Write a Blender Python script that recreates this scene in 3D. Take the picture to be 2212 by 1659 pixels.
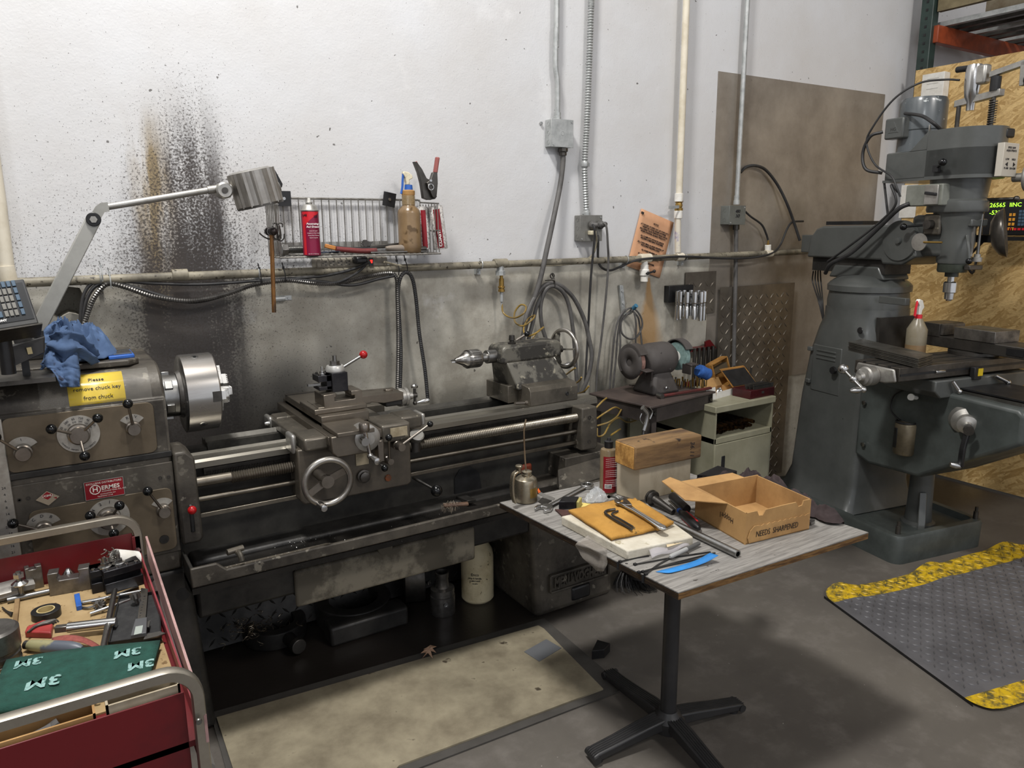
import bpy, bmesh, math, random
from mathutils import Vector, Matrix, Euler, noise
random.seed(7)
PI = math.pi
V = Vector
for o in list(bpy.data.objects): bpy.data.objects.remove(o)
S = bpy.context.scene
COL = S.collection

# ---------------------------------------------------------------- camera
FPX, CXP, CYP, CAMH = 1613.0, 1106.0, 829.5, 1.65
RC = Matrix(((0.84354823, 0.11528059, -0.52453481),
             (-0.53701139, 0.16883678, -0.82650645),
             (-0.00671938, 0.97887922, 0.20432896)))
CAM = V((0, 0, CAMH))
cd = bpy.data.cameras.new('camera'); cam = bpy.data.objects.new('camera', cd); COL.objects.link(cam)
cd.sensor_width = 36; cd.lens = FPX * 36 / 2212; cd.clip_start = .02; cd.clip_end = 60
cam.matrix_world = Matrix.Translation(CAM) @ RC.to_4x4()
S.camera = cam

# ---------------------------------------------------------------- world, lights, exposure
S.view_settings.view_transform = 'Standard'; S.view_settings.look = 'None'
S.view_settings.gamma = 1; S.view_settings.use_curve_mapping = False
S.view_settings.exposure = 0.05
w = bpy.data.worlds.new('world'); S.world = w; w.use_nodes = True
w.node_tree.nodes['Background'].inputs[0].default_value = (0.92, 0.94, 1.0, 1)
w.node_tree.nodes['Background'].inputs[1].default_value = 0.85

def area(name, loc, target, sx, sy, power, col=(1, 1, 1)):
    l = bpy.data.lights.new(name, 'AREA'); l.shape = 'RECTANGLE'; l.size = sx; l.size_y = sy
    l.energy = power; l.color = col
    o = bpy.data.objects.new(name, l); COL.objects.link(o); o.location = loc
    o.rotation_euler = (V(target) - V(loc)).to_track_quat('-Z', 'Y').to_euler()
    return o
area('high_bay_lamp', (0.1, 1.62, 5.15), (0.6, 2.0, 1.0), .5, .5, 208, (1, .98, .95))
area('high_bay_lamp_far', (2.7, -2.3, 5.0), (4.8, 2.2, 1.4), .9, .5, 105, (1, .95, .9))
area('high_bay_lamp_rear', (-3.5, -3.0, 5.2), (1.0, 2.5, .8), 1.2, .6, 60, (.95, .97, 1))

# ---------------------------------------------------------------- pixel to plane
def ray(px, py): return RC @ V((px - CXP, -(py - CYP), -FPX))
def _pl(px, py, n, d):
    r = ray(px, py); t = (d - n.dot(CAM)) / n.dot(r); return CAM + r * t
def AY(px, py, y): return _pl(px, py, V((0, 1, 0)), y)
def AX(px, py, x): return _pl(px, py, V((1, 0, 0)), x)
def AZ(px, py, z): return _pl(px, py, V((0, 0, 1)), z)
def AL(px, py, F, ax, val):           # point where the ray meets local plane axis=val of frame F, in local coords
    n = F.to_3x3().col[ax]; p = _pl(px, py, n, n.dot(F.translation) + val)
    return F.inverted() @ p

# ---------------------------------------------------------------- geometry helper
def axm(a, up=None):
    a = V(a).normalized()
    b = V((0, 0, 1)) if abs(a.z) < .9 else V((1, 0, 0))
    if up is not None: b = V(up)
    x = b.cross(a).normalized(); y = a.cross(x)
    return Matrix((x, y, a)).transposed()
def catmull(pts, k):
    pts = [V(p) for p in pts]
    if k < 2 or len(pts) < 3: return pts
    out = []
    for i in range(len(pts) - 1):
        p0 = pts[i - 1] if i else pts[0] * 2 - pts[1]
        p1, p2 = pts[i], pts[i + 1]
        p3 = pts[i + 2] if i + 2 < len(pts) else p2 * 2 - p1
        for j in range(k):
            t = j / k
            out.append(.5 * ((2 * p1) + (p2 - p0) * t + (2 * p0 - 5 * p1 + 4 * p2 - p3) * t * t + (3 * p1 - p0 - 3 * p2 + p3) * t ** 3))
    out.append(pts[-1]); return out
class MB:
    def __init__(s, F=None): s.v = []; s.f = []; s.F = F
    def add(s, vs, fs):
        n = len(s.v)
        s.v += [(s.F @ V(v)) if s.F is not None else V(v) for v in vs]
        s.f += [tuple(i + n for i in f) for f in fs]; return s
    def box(s, c, d, r=None):
        R = Euler(r).to_matrix() if isinstance(r, tuple) else (r if r is not None else Matrix.Identity(3))
        c = V(c); h = V(d) / 2
        vs = [c + R @ V((i * h.x, j * h.y, k * h.z)) for i in (-1, 1) for j in (-1, 1) for k in (-1, 1)]
        return s.hexa(vs)
    def hexa(s, vs): return s.add(vs, [(0, 1, 3, 2), (4, 6, 7, 5), (0, 4, 5, 1), (2, 3, 7, 6), (0, 2, 6, 4), (1, 5, 7, 3)])
    def bb(s, x0, x1, y0, y1, z0, z1): return s.box(((x0 + x1) / 2, (y0 + y1) / 2, (z0 + z1) / 2), (abs(x1 - x0), abs(y1 - y0), abs(z1 - z0)))
    def prism(s, pts, vec):
        pts = [V(p) for p in pts]; n = len(pts); vec = V(vec)
        return s.add(pts + [p + vec for p in pts], [tuple(range(n - 1, -1, -1)), tuple(range(n, 2 * n))] + [(i, (i + 1) % n, n + (i + 1) % n, n + i) for i in range(n)])
    def cyl(s, p0, p1, r0, r1=None, n=24):
        r1 = r0 if r1 is None else r1; p0 = V(p0); L = (V(p1) - p0).length
        return s.rev(p0, V(p1) - p0, [(0, 0), (r0, 0), (r1, L), (0, L)], n)
    def rev(s, p, a, prof, n=24, up=None):
        M = axm(a, up); p = V(p); vs = []; fs = []; rings = []
        for r, h in prof:
            if r < 1e-6: rings.append([len(vs)]); vs.append(p + M @ V((0, 0, h)))
            else:
                rings.append(list(range(len(vs), len(vs) + n)))
                vs += [p + M @ V((r * math.cos(2 * PI * i / n), r * math.sin(2 * PI * i / n), h)) for i in range(n)]
        for A, B in zip(rings, rings[1:]):
            if len(A) == 1 and len(B) == 1: continue
            for i in range(n):
                j = (i + 1) % n
                if len(A) == 1: fs.append((A[0], B[j], B[i]))
                elif len(B) == 1: fs.append((A[i], A[j], B[0]))
                else: fs.append((A[i], A[j], B[j], B[i]))
        return s.add(vs, fs)
    def sweep(s, pts, ring, k=1, closed=False, up=None):
        pts = catmull(pts, k); n = len(ring); vs = []; fs = []
        t0 = (pts[1] - pts[0]).normalized(); M = axm(t0, up); x = M.col[0].copy()
        for i, p in enumerate(pts):
            t = ((pts[i + 1] if i + 1 < len(pts) else p) - (pts[i - 1] if i else p)).normalized()
            x = (x - t * x.dot(t)).normalized(); y = t.cross(x)
            vs += [p + x * a + y * b for a, b in ring]
        m = len(pts)
        for i in range(m - 1):
            for j in range(n):
                q = (j + 1) % n; fs.append((i * n + j, i * n + q, (i + 1) * n + q, (i + 1) * n + j))
        fs.append(tuple(range(n - 1, -1, -1))); fs.append(tuple((m - 1) * n + j for j in range(n)))
        return s.add(vs, fs)
    def tube(s, pts, r, k=6, n=10):
        return s.sweep(pts, [(r * math.cos(2 * PI * i / n), r * math.sin(2 * PI * i / n)) for i in range(n)], k)
    def ribbed(s, pts, r, pitch, amp=.18, n=8, k=8):
        P = catmull(pts, k); out = []; acc = 0   # corrugated hose
        d = [0]
        for a, b in zip(P, P[1:]): d.append(d[-1] + (b - a).length)
        N = max(4, int(d[-1] / pitch * 2)); j = 0; Q = []
        for i in range(N + 1):
            t = d[-1] * i / N
            while j < len(P) - 2 and d[j + 1] < t: j += 1
            Q.append(P[j].lerp(P[j + 1], (t - d[j]) / max(1e-9, d[j + 1] - d[j])))
        M = axm(Q[1] - Q[0]); x = M.col[0].copy(); vs = []; fs = []
        for i, p in enumerate(Q):
            t = ((Q[i + 1] if i < N else p) - (Q[i - 1] if i else p)).normalized()
            x = (x - t * x.dot(t)).normalized(); y = t.cross(x); rr = r * (1 + (amp if i % 2 else -amp))
            vs += [p + (x * math.cos(2 * PI * q / n) + y * math.sin(2 * PI * q / n)) * rr for q in range(n)]
        for i in range(N):
            for q in range(n):
                w_ = (q + 1) % n; fs.append((i * n + q, i * n + w_, (i + 1) * n + w_, (i + 1) * n + q))
        return s.add(vs, fs)
    def sph(s, c, r, n=16, sc=(1, 1, 1)):
        c = V(c); m = n // 2; vs = [c + V((0, 0, r * sc[2]))]; fs = []
        for i in range(1, m):
            a = PI * i / m
            vs += [c + V((r * sc[0] * math.sin(a) * math.cos(2 * PI * j / n), r * sc[1] * math.sin(a) * math.sin(2 * PI * j / n), r * sc[2] * math.cos(a))) for j in range(n)]
        vs.append(c - V((0, 0, r * sc[2])))
        for j in range(n): fs.append((0, 1 + j, 1 + (j + 1) % n))
        for i in range(m - 2):
            for j in range(n): a = 1 + i * n; fs.append((a + j, a + n + j, a + n + (j + 1) % n, a + (j + 1) % n))
        a = 1 + (m - 2) * n
        for j in range(n): fs.append((a + j, len(vs) - 1, a + (j + 1) % n))
        return s.add(vs, fs)
    def tor(s, c, a, R, r, n=40, m=10, a0=0, a1=2 * PI):
        M = axm(a); c = V(c); vs = []; fs = []; full = abs(a1 - a0 - 2 * PI) < 1e-6; N = n if full else n + 1
        for i in range(N):
            t = a0 + (a1 - a0) * i / n; e = M @ V((math.cos(t), math.sin(t), 0)); z = M.col[2]
            vs += [c + e * (R + r * math.cos(2 * PI * j / m)) + z * r * math.sin(2 * PI * j / m) for j in range(m)]
        for i in range(n):
            q = (i + 1) % N
            for j in range(m): l = (j + 1) % m; fs.append((i * m + j, q * m + j, q * m + l, i * m + l))
        return s.add(vs, fs)
    def ring(s, c, a, ri, ro, h, n=48):   # flat annulus of thickness h
        return s.rev(c, a, [(ri, 0), (ro, 0), (ro, h), (ri, h), (ri, 0)], n)
    def knob(s, p0, p1, r=.004, R=.015, n=10): # stick with ball end
        s.cyl(p0, p1, r, r, n); return s.sph(p1, R, 16)
    def grid(s, fn, nu, nv, th=0, close=False):
        vs = [V(fn(i / nu, j / nv)) for i in range(nu + 1) for j in range(nv + 1)]
        q = lambda i, j: i * (nv + 1) + j
        fs = [(q(i, j), q(i + 1, j), q(i + 1, j + 1), q(i, j + 1)) for i in range(nu) for j in range(nv)]
        return s.add(vs, fs)
    def hexbolt(s, p, a, R, h): return s.rev(p, a, [(0, 0), (R, 0), (R, h), (0, h)], 6)
    def build(s, name, mat, parent=None, bev=0, sm=35, sub=0, solid=0, bseg=2):
        vs = s.v
        if parent is not None and parent.name in WM: Mi = WM[parent.name].inverted()
        elif parent is not None: Mi = Matrix.Identity(4)
        else:
            lo = V([min(v[i] for v in vs) for i in range(3)]); hi = V([max(v[i] for v in vs) for i in range(3)])
            base = V(((lo.x + hi.x) / 2, (lo.y + hi.y) / 2, lo.z)); Mi = Matrix.Translation(-base)
        me = bpy.data.meshes.new(name); me.from_pydata([Mi @ v for v in vs], [], s.f)
        bm = bmesh.new(); bm.from_mesh(me); bmesh.ops.recalc_face_normals(bm, faces=bm.faces)
        bm.to_mesh(me); bm.free()
        if sm: me.shade_smooth(); me.set_sharp_from_angle(angle=math.radians(sm))
        me.materials.append(mat)
        o = bpy.data.objects.new(name, me); COL.objects.link(o)
        if parent is not None:
            o.parent = parent; WM[o.name] = WM.get(parent.name, Matrix.Identity(4))
        else: o.location = base; WM[o.name] = Matrix.Translation(base)
        if sub: md = o.modifiers.new('sub', 'SUBSURF'); md.levels = md.render_levels = sub
        if solid: md = o.modifiers.new('solid', 'SOLIDIFY'); md.thickness = solid; md.offset = 0
        if bev: md = o.modifiers.new('bevel', 'BEVEL'); md.width = bev; md.segments = bseg; md.limit_method = 'ANGLE'; md.angle_limit = math.radians(40); md.harden_normals = False
        return o
WM = {}
def tag(o, label, cat, group=None, kind=None):
    o['label'] = label; o['category'] = cat
    if group: o['group'] = group
    if kind: o['kind'] = kind
    return o
def thing(name, loc, label, cat, group=None, F=None):
    if len(loc) == 2: loc = (loc[0], loc[1], .74)
    o = bpy.data.objects.new(name, None); COL.objects.link(o); o.empty_display_size = .05
    M = F.copy() if F is not None else Matrix.Identity(4)
    M = Matrix.Translation(V(loc)) @ M.to_3x3().to_4x4()
    o.matrix_world = M; WM[o.name] = M
    return tag(o, label, cat, group)
def struct(o): o['kind'] = 'structure'; return o
def clone(o, D, label=None, group=None):   # copy a thing with parts; D = world matrix applied in front
    def cp(q, par):
        c = q.copy(); COL.objects.link(c)
        if par is not None: c.parent = par
        for ch in q.children: cp(ch, c)
        return c
    c = cp(o, None); M = D @ WM[o.name]; c.matrix_world = M; WM[c.name] = M
    if label: c['label'] = label
    if group: c['group'] = group
    return c
def text(s, F, size, mat, parent, name='lettering', depth=.0006, align='CENTER', bold=0, shear=0, sx=1, sp=1):
    cu = bpy.data.curves.new('t', 'FONT'); cu.body = s; cu.size = size; cu.extrude = depth; cu.align_x = align; cu.align_y = 'CENTER'
    cu.offset = bold; cu.shear = shear; cu.resolution_u = 2; cu.space_line = sp
    to = bpy.data.objects.new('t', cu); me = bpy.data.meshes.new_from_object(to)
    vs = [F @ V((v.co.x * sx, v.co.y, v.co.z)) for v in me.vertices]; fs = [tuple(p.vertices) for p in me.polygons]
    bpy.data.objects.remove(to); bpy.data.curves.remove(cu); bpy.data.meshes.remove(me)
    m = MB(); m.v = vs; m.f = fs
    return m.build(name, mat, parent, sm=0)
def frame(o, x, y):   # origin, x axis, approx y axis -> 4x4
    x = V(x).normalized(); z = x.cross(V(y)).normalized(); y = z.cross(x)
    M = Matrix((x, y, z)).transposed().to_4x4(); M.translation = V(o); return M

# ---------------------------------------------------------------- materials
def hx(h):
    c = [int(h[i:i + 2], 16) / 255 for i in (0, 2, 4)]
    return tuple([(x / 12.92 if x <= .04045 else ((x + .055) / 1.055) ** 2.4) for x in c] + [1])
def newmat(name):
    m = bpy.data.materials.new(name); m.use_nodes = True; nt = m.node_tree
    return m, nt, nt.nodes['Principled BSDF']
class N:
    def __init__(s, nt): s.nt = nt; s.tc = nt.nodes.new('ShaderNodeTexCoord')
    def node(s, t, **k):
        n = s.nt.nodes.new(t)
        for a, b in k.items(): setattr(n, a, b)
        return n
    def link(s, a, b): s.nt.links.new(a, b)
    def noise(s, sc, det=4, rough=.6, vec=None, stretch=None):
        n = s.node('ShaderNodeTexNoise'); n.inputs['Scale'].default_value = sc; n.inputs['Detail'].default_value = det; n.inputs['Roughness'].default_value = rough
        src = vec if vec is not None else s.tc.outputs['Object']
        if stretch:
            mp = s.node('ShaderNodeMapping'); mp.inputs['Scale'].default_value = stretch; s.link(src, mp.inputs[0]); src = mp.outputs[0]
        s.link(src, n.inputs['Vector']); return n.outputs['Fac']
    def ramp(s, f, a, b, ca=(0, 0, 0, 1), cb=(1, 1, 1, 1)):
        r = s.node('ShaderNodeValToRGB'); e = r.color_ramp.elements; e[0].position = a; e[0].color = ca; e[1].position = b; e[1].color = cb
        s.link(f, r.inputs[0]); return r.outputs[0]
    def mix(s, f, a, b, bt='MIX'):
        n = s.node('ShaderNodeMix'); n.data_type = 'RGBA'; n.blend_type = bt
        for i, v in ((0, f), (6, a), (7, b)):
            if isinstance(v, (int, float, tuple)): n.inputs[i].default_value = v
            else: s.link(v, n.inputs[i])
        return n.outputs[2]
    def math(s, op, a, b=0, c=0):
        n = s.node('ShaderNodeMath'); n.operation = op
        for i, v in enumerate((a, b, c)):
            if isinstance(v, (int, float)): n.inputs[i].default_value = v
            else: s.link(v, n.inputs[i])
        return n.outputs[0]
    def bump(s, h, st, dist, bsdf):
        b = s.node('ShaderNodeBump'); b.inputs['Strength'].default_value = st; b.inputs['Distance'].default_value = dist
        s.link(h, b.inputs['Height']); s.link(b.outputs[0], bsdf.inputs['Normal'])
def mat(name, c, c2=None, sc=8, lo=.42, hi=.6, r=.5, r2=None, m=0, m2=None, b=0, bs=60, sp=None, ss=90, st=.36, stretch=None, alpha=1, trans=0, coat=0, emit=0, ior=1.45):
    M, nt, P = newmat(name); n = N(nt)
    P.inputs['Roughness'].default_value = r; P.inputs['Metallic'].default_value = m; P.inputs['Base Color'].default_value = hx(c)
    P.inputs['IOR'].default_value = ior
    if coat: P.inputs['Coat Weight'].default_value = coat; P.inputs['Coat Roughness'].default_value = .15
    if trans: P.inputs['Transmission Weight'].default_value = trans
    if alpha < 1: P.inputs['Alpha'].default_value = alpha
    col = None
    if c2:
        f = n.ramp(n.noise(sc, 6, .65, stretch=stretch), lo, hi); col = n.mix(f, hx(c), hx(c2))
        if r2 is not None:
            q = n.node('ShaderNodeMapRange'); n.link(f, q.inputs[0]); q.inputs[3].default_value = r; q.inputs[4].default_value = r2; n.link(q.outputs[0], P.inputs['Roughness'])
        if m2 is not None:
            q = n.node('ShaderNodeMapRange'); n.link(f, q.inputs[0]); q.inputs[3].default_value = m; q.inputs[4].default_value = m2; n.link(q.outputs[0], P.inputs['Metallic'])
    if sp:
        f2 = n.ramp(n.noise(ss, 2, .5), st, st - .04 if st > .05 else 0); f2 = n.ramp(n.noise(ss, 3, .6), st - .05, st, (1, 1, 1, 1), (0, 0, 0, 1))
        col = n.mix(f2, col if col is not None else hx(c), hx(sp))
    if col is not None: n.link(col, P.inputs['Base Color'])
    if b: n.bump(n.noise(bs, 4, .6, stretch=stretch), b, .004, P)
    if emit:
        P.inputs['Emission Color'].default_value = hx(c); P.inputs['Emission Strength'].default_value = emit
    return M
YW = 3.05
# ---------------------------------------------------------------- shared materials
m_steel = mat('bare_steel', '9a9a98', '6f6c68', 12, .35, .7, .28, .42, m=1)
m_bright = mat('bright_steel', 'c9c9c8', 'a9a8a6', 9, .3, .8, .18, .32, m=1)
m_darksteel = mat('oily_dark_steel', '5d5a56', '3a3835', 10, .35, .7, .32, .5, m=.85)
m_black = mat('black_plastic', '161617', '232324', 20, .4, .7, .38)
m_ball = mat('black_bakelite', '0e0f10', r=.16)
m_redball = mat('red_knob_plastic', '9a1417', r=.25)
m_rubber = mat('black_rubber', '1b1b1c', '2b2a29', 30, .4, .7, .7)
m_lathe = mat('worn_grey_machine_paint', '524d45', '2d2924', 6, .40, .64, .42, .6, m=.25, b=.25, bs=40, sp='69645a', ss=28, st=.38)
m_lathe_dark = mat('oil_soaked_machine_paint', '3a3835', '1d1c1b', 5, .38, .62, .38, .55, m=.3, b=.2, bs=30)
m_bed = mat('bed_iron', '6c6a64', '43413d', 9, .35, .66, .32, .5, m=.75)
m_alu = mat('dull_aluminium', 'b4b2ad', '8d8a84', 14, .35, .7, .35, .5, m=.8)
m_zinc = mat('galvanised_steel', 'b0b2b1', '959897', 22, .4, .65, .42, m=.4)
m_cable = mat('grey_cable_jacket', '5a5856', '42403f', 15, .4, .7, .55)
m_cable_dark = mat('dark_cable_jacket', '262627', '353434', 15, .4, .7, .5)
m_paper = mat('white_paper', 'dcdad4', 'c8c4ba', 20, .4, .75, .8)
m_card = mat('brown_cardboard', 'b08a58', '8f6c42', 7, .4, .75, .85, b=.1, bs=120)
m_ink = mat('black_ink', '15141a', r=.6)
m_white = mat('white_plastic', 'dedcd5', 'c4bfb2', 12, .5, .75, .4)
m_red = mat('red_label', '84141f', '6f101a', 9, .4, .7, .35)
m_yellow = mat('yellow_label', 'd6b81a', 'bda21c', 9, .45, .7, .4)
m_brass = mat('brass', 'a8894a', '82683a', 12, .4, .7, .35, m=.8)
m_blue = mat('blue_plastic', '2d5fb0', '234c92', 12, .4, .7, .45)

def wall_material():
    M, nt, P = newmat('stained_painted_concrete'); n = N(nt)
    g = n.node('ShaderNodeNewGeometry'); pos = g.outputs['Position']
    sx = n.node('ShaderNodeSeparateXYZ'); n.link(pos, sx.inputs[0]); x, z = sx.outputs[0], sx.outputs[2]
    def bell(v, c, wd, p=2):       # 1 at c, falls to 0 at distance wd
        d = n.math('ABSOLUTE', n.math('DIVIDE', n.math('SUBTRACT', v, c), wd))
        return n.math('MAXIMUM', n.math('SUBTRACT', 1.0, d), 0.0)
    def smooth(v, a, b):
        r = n.node('ShaderNodeMapRange'); r.interpolation_type = 'SMOOTHSTEP'; n.link(v, r.inputs[0]); r.inputs[1].default_value = a; r.inputs[2].default_value = b; return r.outputs[0]
    n1 = n.noise(1.3, 5, .6, vec=pos); n2 = n.noise(6, 5, .65, vec=pos); nf = n.noise(120, 2, .5, vec=pos); nm = n.noise(230, 2, .6, vec=pos)
    nv = n.noise(3.0, 5, .6, vec=pos, stretch=(4, 1, .5))
    # paint: white above the pipe, grimy below
    base = n.mix(n.ramp(n1, .35, .7), hx('cdced0'), hx('c3c1bf'))
    lowz = smooth(n.math('ADD', z, n.math('MULTIPLY', n.math('SUBTRACT', n2, .5), .04)), 1.50, 1.44)
    low = n.mix(n.ramp(n2, .36, .62), hx('b9b5a9'), hx('979286'))
    col = n.mix(lowz, base, low)
    # pale scuffs
    col = n.mix(n.math('MULTIPLY', n.ramp(n.noise(2.2, 6, .7, vec=pos), .62, .7), .35), col, hx('dcdcdc'))
    # centre line of the sling-off drifts right as it falls
    cx = n.math('ADD', n.math('ADD', .53, n.math('MULTIPLY', n.math('SUBTRACT', z, 2.0), .07)), n.math('MULTIPLY', n.math('SUBTRACT', nv, .5), .10))
    wdt = n.math('ADD', .115, n.math('MULTIPLY', smooth(z, 2.45, 1.5), .10))
    dx = n.math('DIVIDE', n.math('ABSOLUTE', n.math('SUBTRACT', x, cx)), wdt)
    core = n.math('MULTIPLY', n.math('MAXIMUM', n.math('SUBTRACT', 1.0, n.math('MULTIPLY', dx, .8)), 0), smooth(z, 2.42, 1.80))
    wide = n.math('MULTIPLY', n.math('MAXIMUM', n.math('SUBTRACT', 1.0, n.math('MULTIPLY', dx, .22)), 0), smooth(z, 2.6, 1.5))
    # rusty yellow on its left side
    cy = n.math('ADD', .405, n.math('MULTIPLY', n.math('SUBTRACT', n2, .5), .10))
    dy = n.math('DIVIDE', n.math('ABSOLUTE', n.math('SUBTRACT', x, cy)), .085)
    yel = n.math('MULTIPLY', n.math('MAXIMUM', n.math('SUBTRACT', 1.0, dy), 0), n.math('MULTIPLY', n.math('MULTIPLY', smooth(z, 2.12, 1.80), smooth(z, 1.2, 1.45)), n.ramp(nv, .32, .55)))
    col = n.mix(n.math('MINIMUM', n.math('MULTIPLY', yel, 1.5), .8), col, hx('8e7434'))
    # black streak
    blk = n.math('MULTIPLY', core, n.math('ADD', n.ramp(n.math('ADD', n.math('MULTIPLY', nv, .6), n.math('MULTIPLY', nf, .4)), .42, .56), n.math('MULTIPLY', smooth(z, 1.85, 1.3), .8)))
    blk = n.math('MULTIPLY', blk, smooth(z, 2.3, 1.75))
    col = n.mix(n.math('MINIMUM', n.math('MULTIPLY', blk, 1.35), .93), col, hx('2f2a2a'))
    # spatter dots: the threshold follows the distance to the streak
    thr = n.math('ADD', n.math('MULTIPLY', wide, .125), n.math('MULTIPLY', core, .12))
    thr = n.math('ADD', thr, n.math('MULTIPLY', n.math('MULTIPLY', smooth(z, 1.9, 1.5), smooth(x, 2.0, .9)), .03))
    thr = n.math('MULTIPLY', thr, n.math('SUBTRACT', 1.0, n.math('MULTIPLY', smooth(z, 1.5, 1.42), .30)))
    dots = n.math('GREATER_THAN', n.math('ADD', nf, thr), .735)
    dots2 = n.math('GREATER_THAN', n.math('ADD', nm, thr), .74)
    col = n.mix(n.math('MULTIPLY', n.math('MAXIMUM', dots, dots2), .72), col, hx('3a332e'))
    spk = n.math('GREATER_THAN', n.noise(34, 2, .5, vec=pos), .765)
    col = n.mix(n.math('MULTIPLY', spk, .8), col, hx('45403b'))
    # soot on the wall behind chuck and bed
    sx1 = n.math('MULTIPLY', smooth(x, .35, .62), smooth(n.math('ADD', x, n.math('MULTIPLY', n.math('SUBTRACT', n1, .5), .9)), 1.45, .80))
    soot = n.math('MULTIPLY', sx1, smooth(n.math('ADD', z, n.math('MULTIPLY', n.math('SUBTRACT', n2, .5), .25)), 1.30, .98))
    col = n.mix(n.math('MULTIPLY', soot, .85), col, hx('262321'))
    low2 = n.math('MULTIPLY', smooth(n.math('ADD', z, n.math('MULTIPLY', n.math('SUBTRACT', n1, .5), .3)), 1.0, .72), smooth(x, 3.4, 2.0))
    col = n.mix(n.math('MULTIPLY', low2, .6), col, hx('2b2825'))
    # damp patches below the pipe, left of the streak brownish
    dp = n.math('MULTIPLY', n.math('MULTIPLY', smooth(z, 1.46, 1.36), smooth(z, 1.12, 1.3)), n.ramp(n.noise(1.7, 5, .6, vec=pos), .44, .58))
    col = n.mix(n.math('MULTIPLY', dp, .25), col, hx('69645b'))
    # rust run under the drain valve
    rx = n.math('ADD', n.math('SUBTRACT', x, 2.825), n.math('MULTIPLY', n.math('SUBTRACT', n2, .5), .05))
    rw = n.math('ADD', .012, n.math('MULTIPLY', smooth(z, 1.40, .95), .13))
    rr = n.math('MULTIPLY', n.math('MAXIMUM', n.math('SUBTRACT', 1.0, n.math('ABSOLUTE', n.math('DIVIDE', rx, rw))), 0), n.math('MULTIPLY', smooth(z, 1.39, 1.37), smooth(z, .7, 1.1)))
    col = n.mix(n.math('MINIMUM', n.math('MULTIPLY', rr, 1.3), .75), col, hx('9a7236'))
    n.link(col, P.inputs['Base Color']); P.inputs['Roughness'].default_value = .62
    n.bump(n.math('ADD', n.noise(9, 6, .6, vec=pos), n.math('MULTIPLY', nf, .25)), .35, .006, P)
    return M
m_wall = wall_material()
m_wall_plain = mat('plain_painted_wall', 'b9b6b2', 'aaa6a1', 2, .4, .7, .65)

def floor_material():
    M, nt, P = newmat('stained_concrete_floor'); n = N(nt)
    g = n.node('ShaderNodeNewGeometry'); pos = g.outputs['Position']
    a = n.noise(1.1, 6, .62, vec=pos); b = n.noise(7, 6, .7, vec=pos); c = n.noise(60, 3, .6, vec=pos); d = n.noise(140, 2, .5, vec=pos)
    col = n.mix(n.ramp(a, .38, .64), hx('5f5a53'), hx('4f4a45'))
    col = n.mix(n.math('MULTIPLY', n.ramp(b, .5, .72), .3), col, hx('86807a'))
    col = n.mix(n.math('MULTIPLY', n.ramp(n.noise(3.1, 5, .6, vec=pos), .52, .72), .15), col, hx('36322e'))
    sx = n.node('ShaderNodeSeparateXYZ'); n.link(pos, sx.inputs[0])
    def sm(v, p, q):
        r = n.node('ShaderNodeMapRange'); r.interpolation_type = 'SMOOTHSTEP'; n.link(v, r.inputs[0]); r.inputs[1].default_value = p; r.inputs[2].default_value = q; return r.outputs[0]
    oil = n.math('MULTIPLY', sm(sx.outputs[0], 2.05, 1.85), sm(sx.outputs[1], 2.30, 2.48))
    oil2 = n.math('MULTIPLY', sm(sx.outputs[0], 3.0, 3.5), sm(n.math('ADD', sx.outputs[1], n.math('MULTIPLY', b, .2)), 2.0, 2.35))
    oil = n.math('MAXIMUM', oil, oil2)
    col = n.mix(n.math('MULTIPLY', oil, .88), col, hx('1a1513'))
    chips = n.math('GREATER_THAN', n.noise(46, 2, .5, vec=pos), .775); chips = n.math('MAXIMUM', chips, n.math('GREATER_THAN', d, .80))
    col = n.mix(n.math('MULTIPLY', chips, .55), col, hx('b5b1aa'))
    n.link(col, P.inputs['Base Color'])
    q = n.node('ShaderNodeMapRange'); n.link(oil, q.inputs[0]); q.inputs[3].default_value = .6; q.inputs[4].default_value = .3; n.link(q.outputs[0], P.inputs['Roughness'])
    n.bump(n.math('ADD', b, n.math('MULTIPLY', c, .4)), .25, .004, P)
    return M
m_floor = floor_material()
m_ceiling = mat('ceiling_paint', '8f8e8c', r=.8)

def plate(name, x0, x1, z0, z1, y0, y1, m): return struct(MB().bb(x0, x1, y0, y1, z0, z1).build(name, m, sm=0))
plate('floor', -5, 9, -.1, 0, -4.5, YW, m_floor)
plate('ceiling', -5, 9, 6.2, 6.3, -4.5, YW, m_ceiling)
plate('wall_left', -5.1, -5, 0, 6.2, -4.5, YW, m_wall_plain)
plate('wall_right', 9, 9.1, 0, 6.2, -4.5, YW, m_wall_plain)
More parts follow.
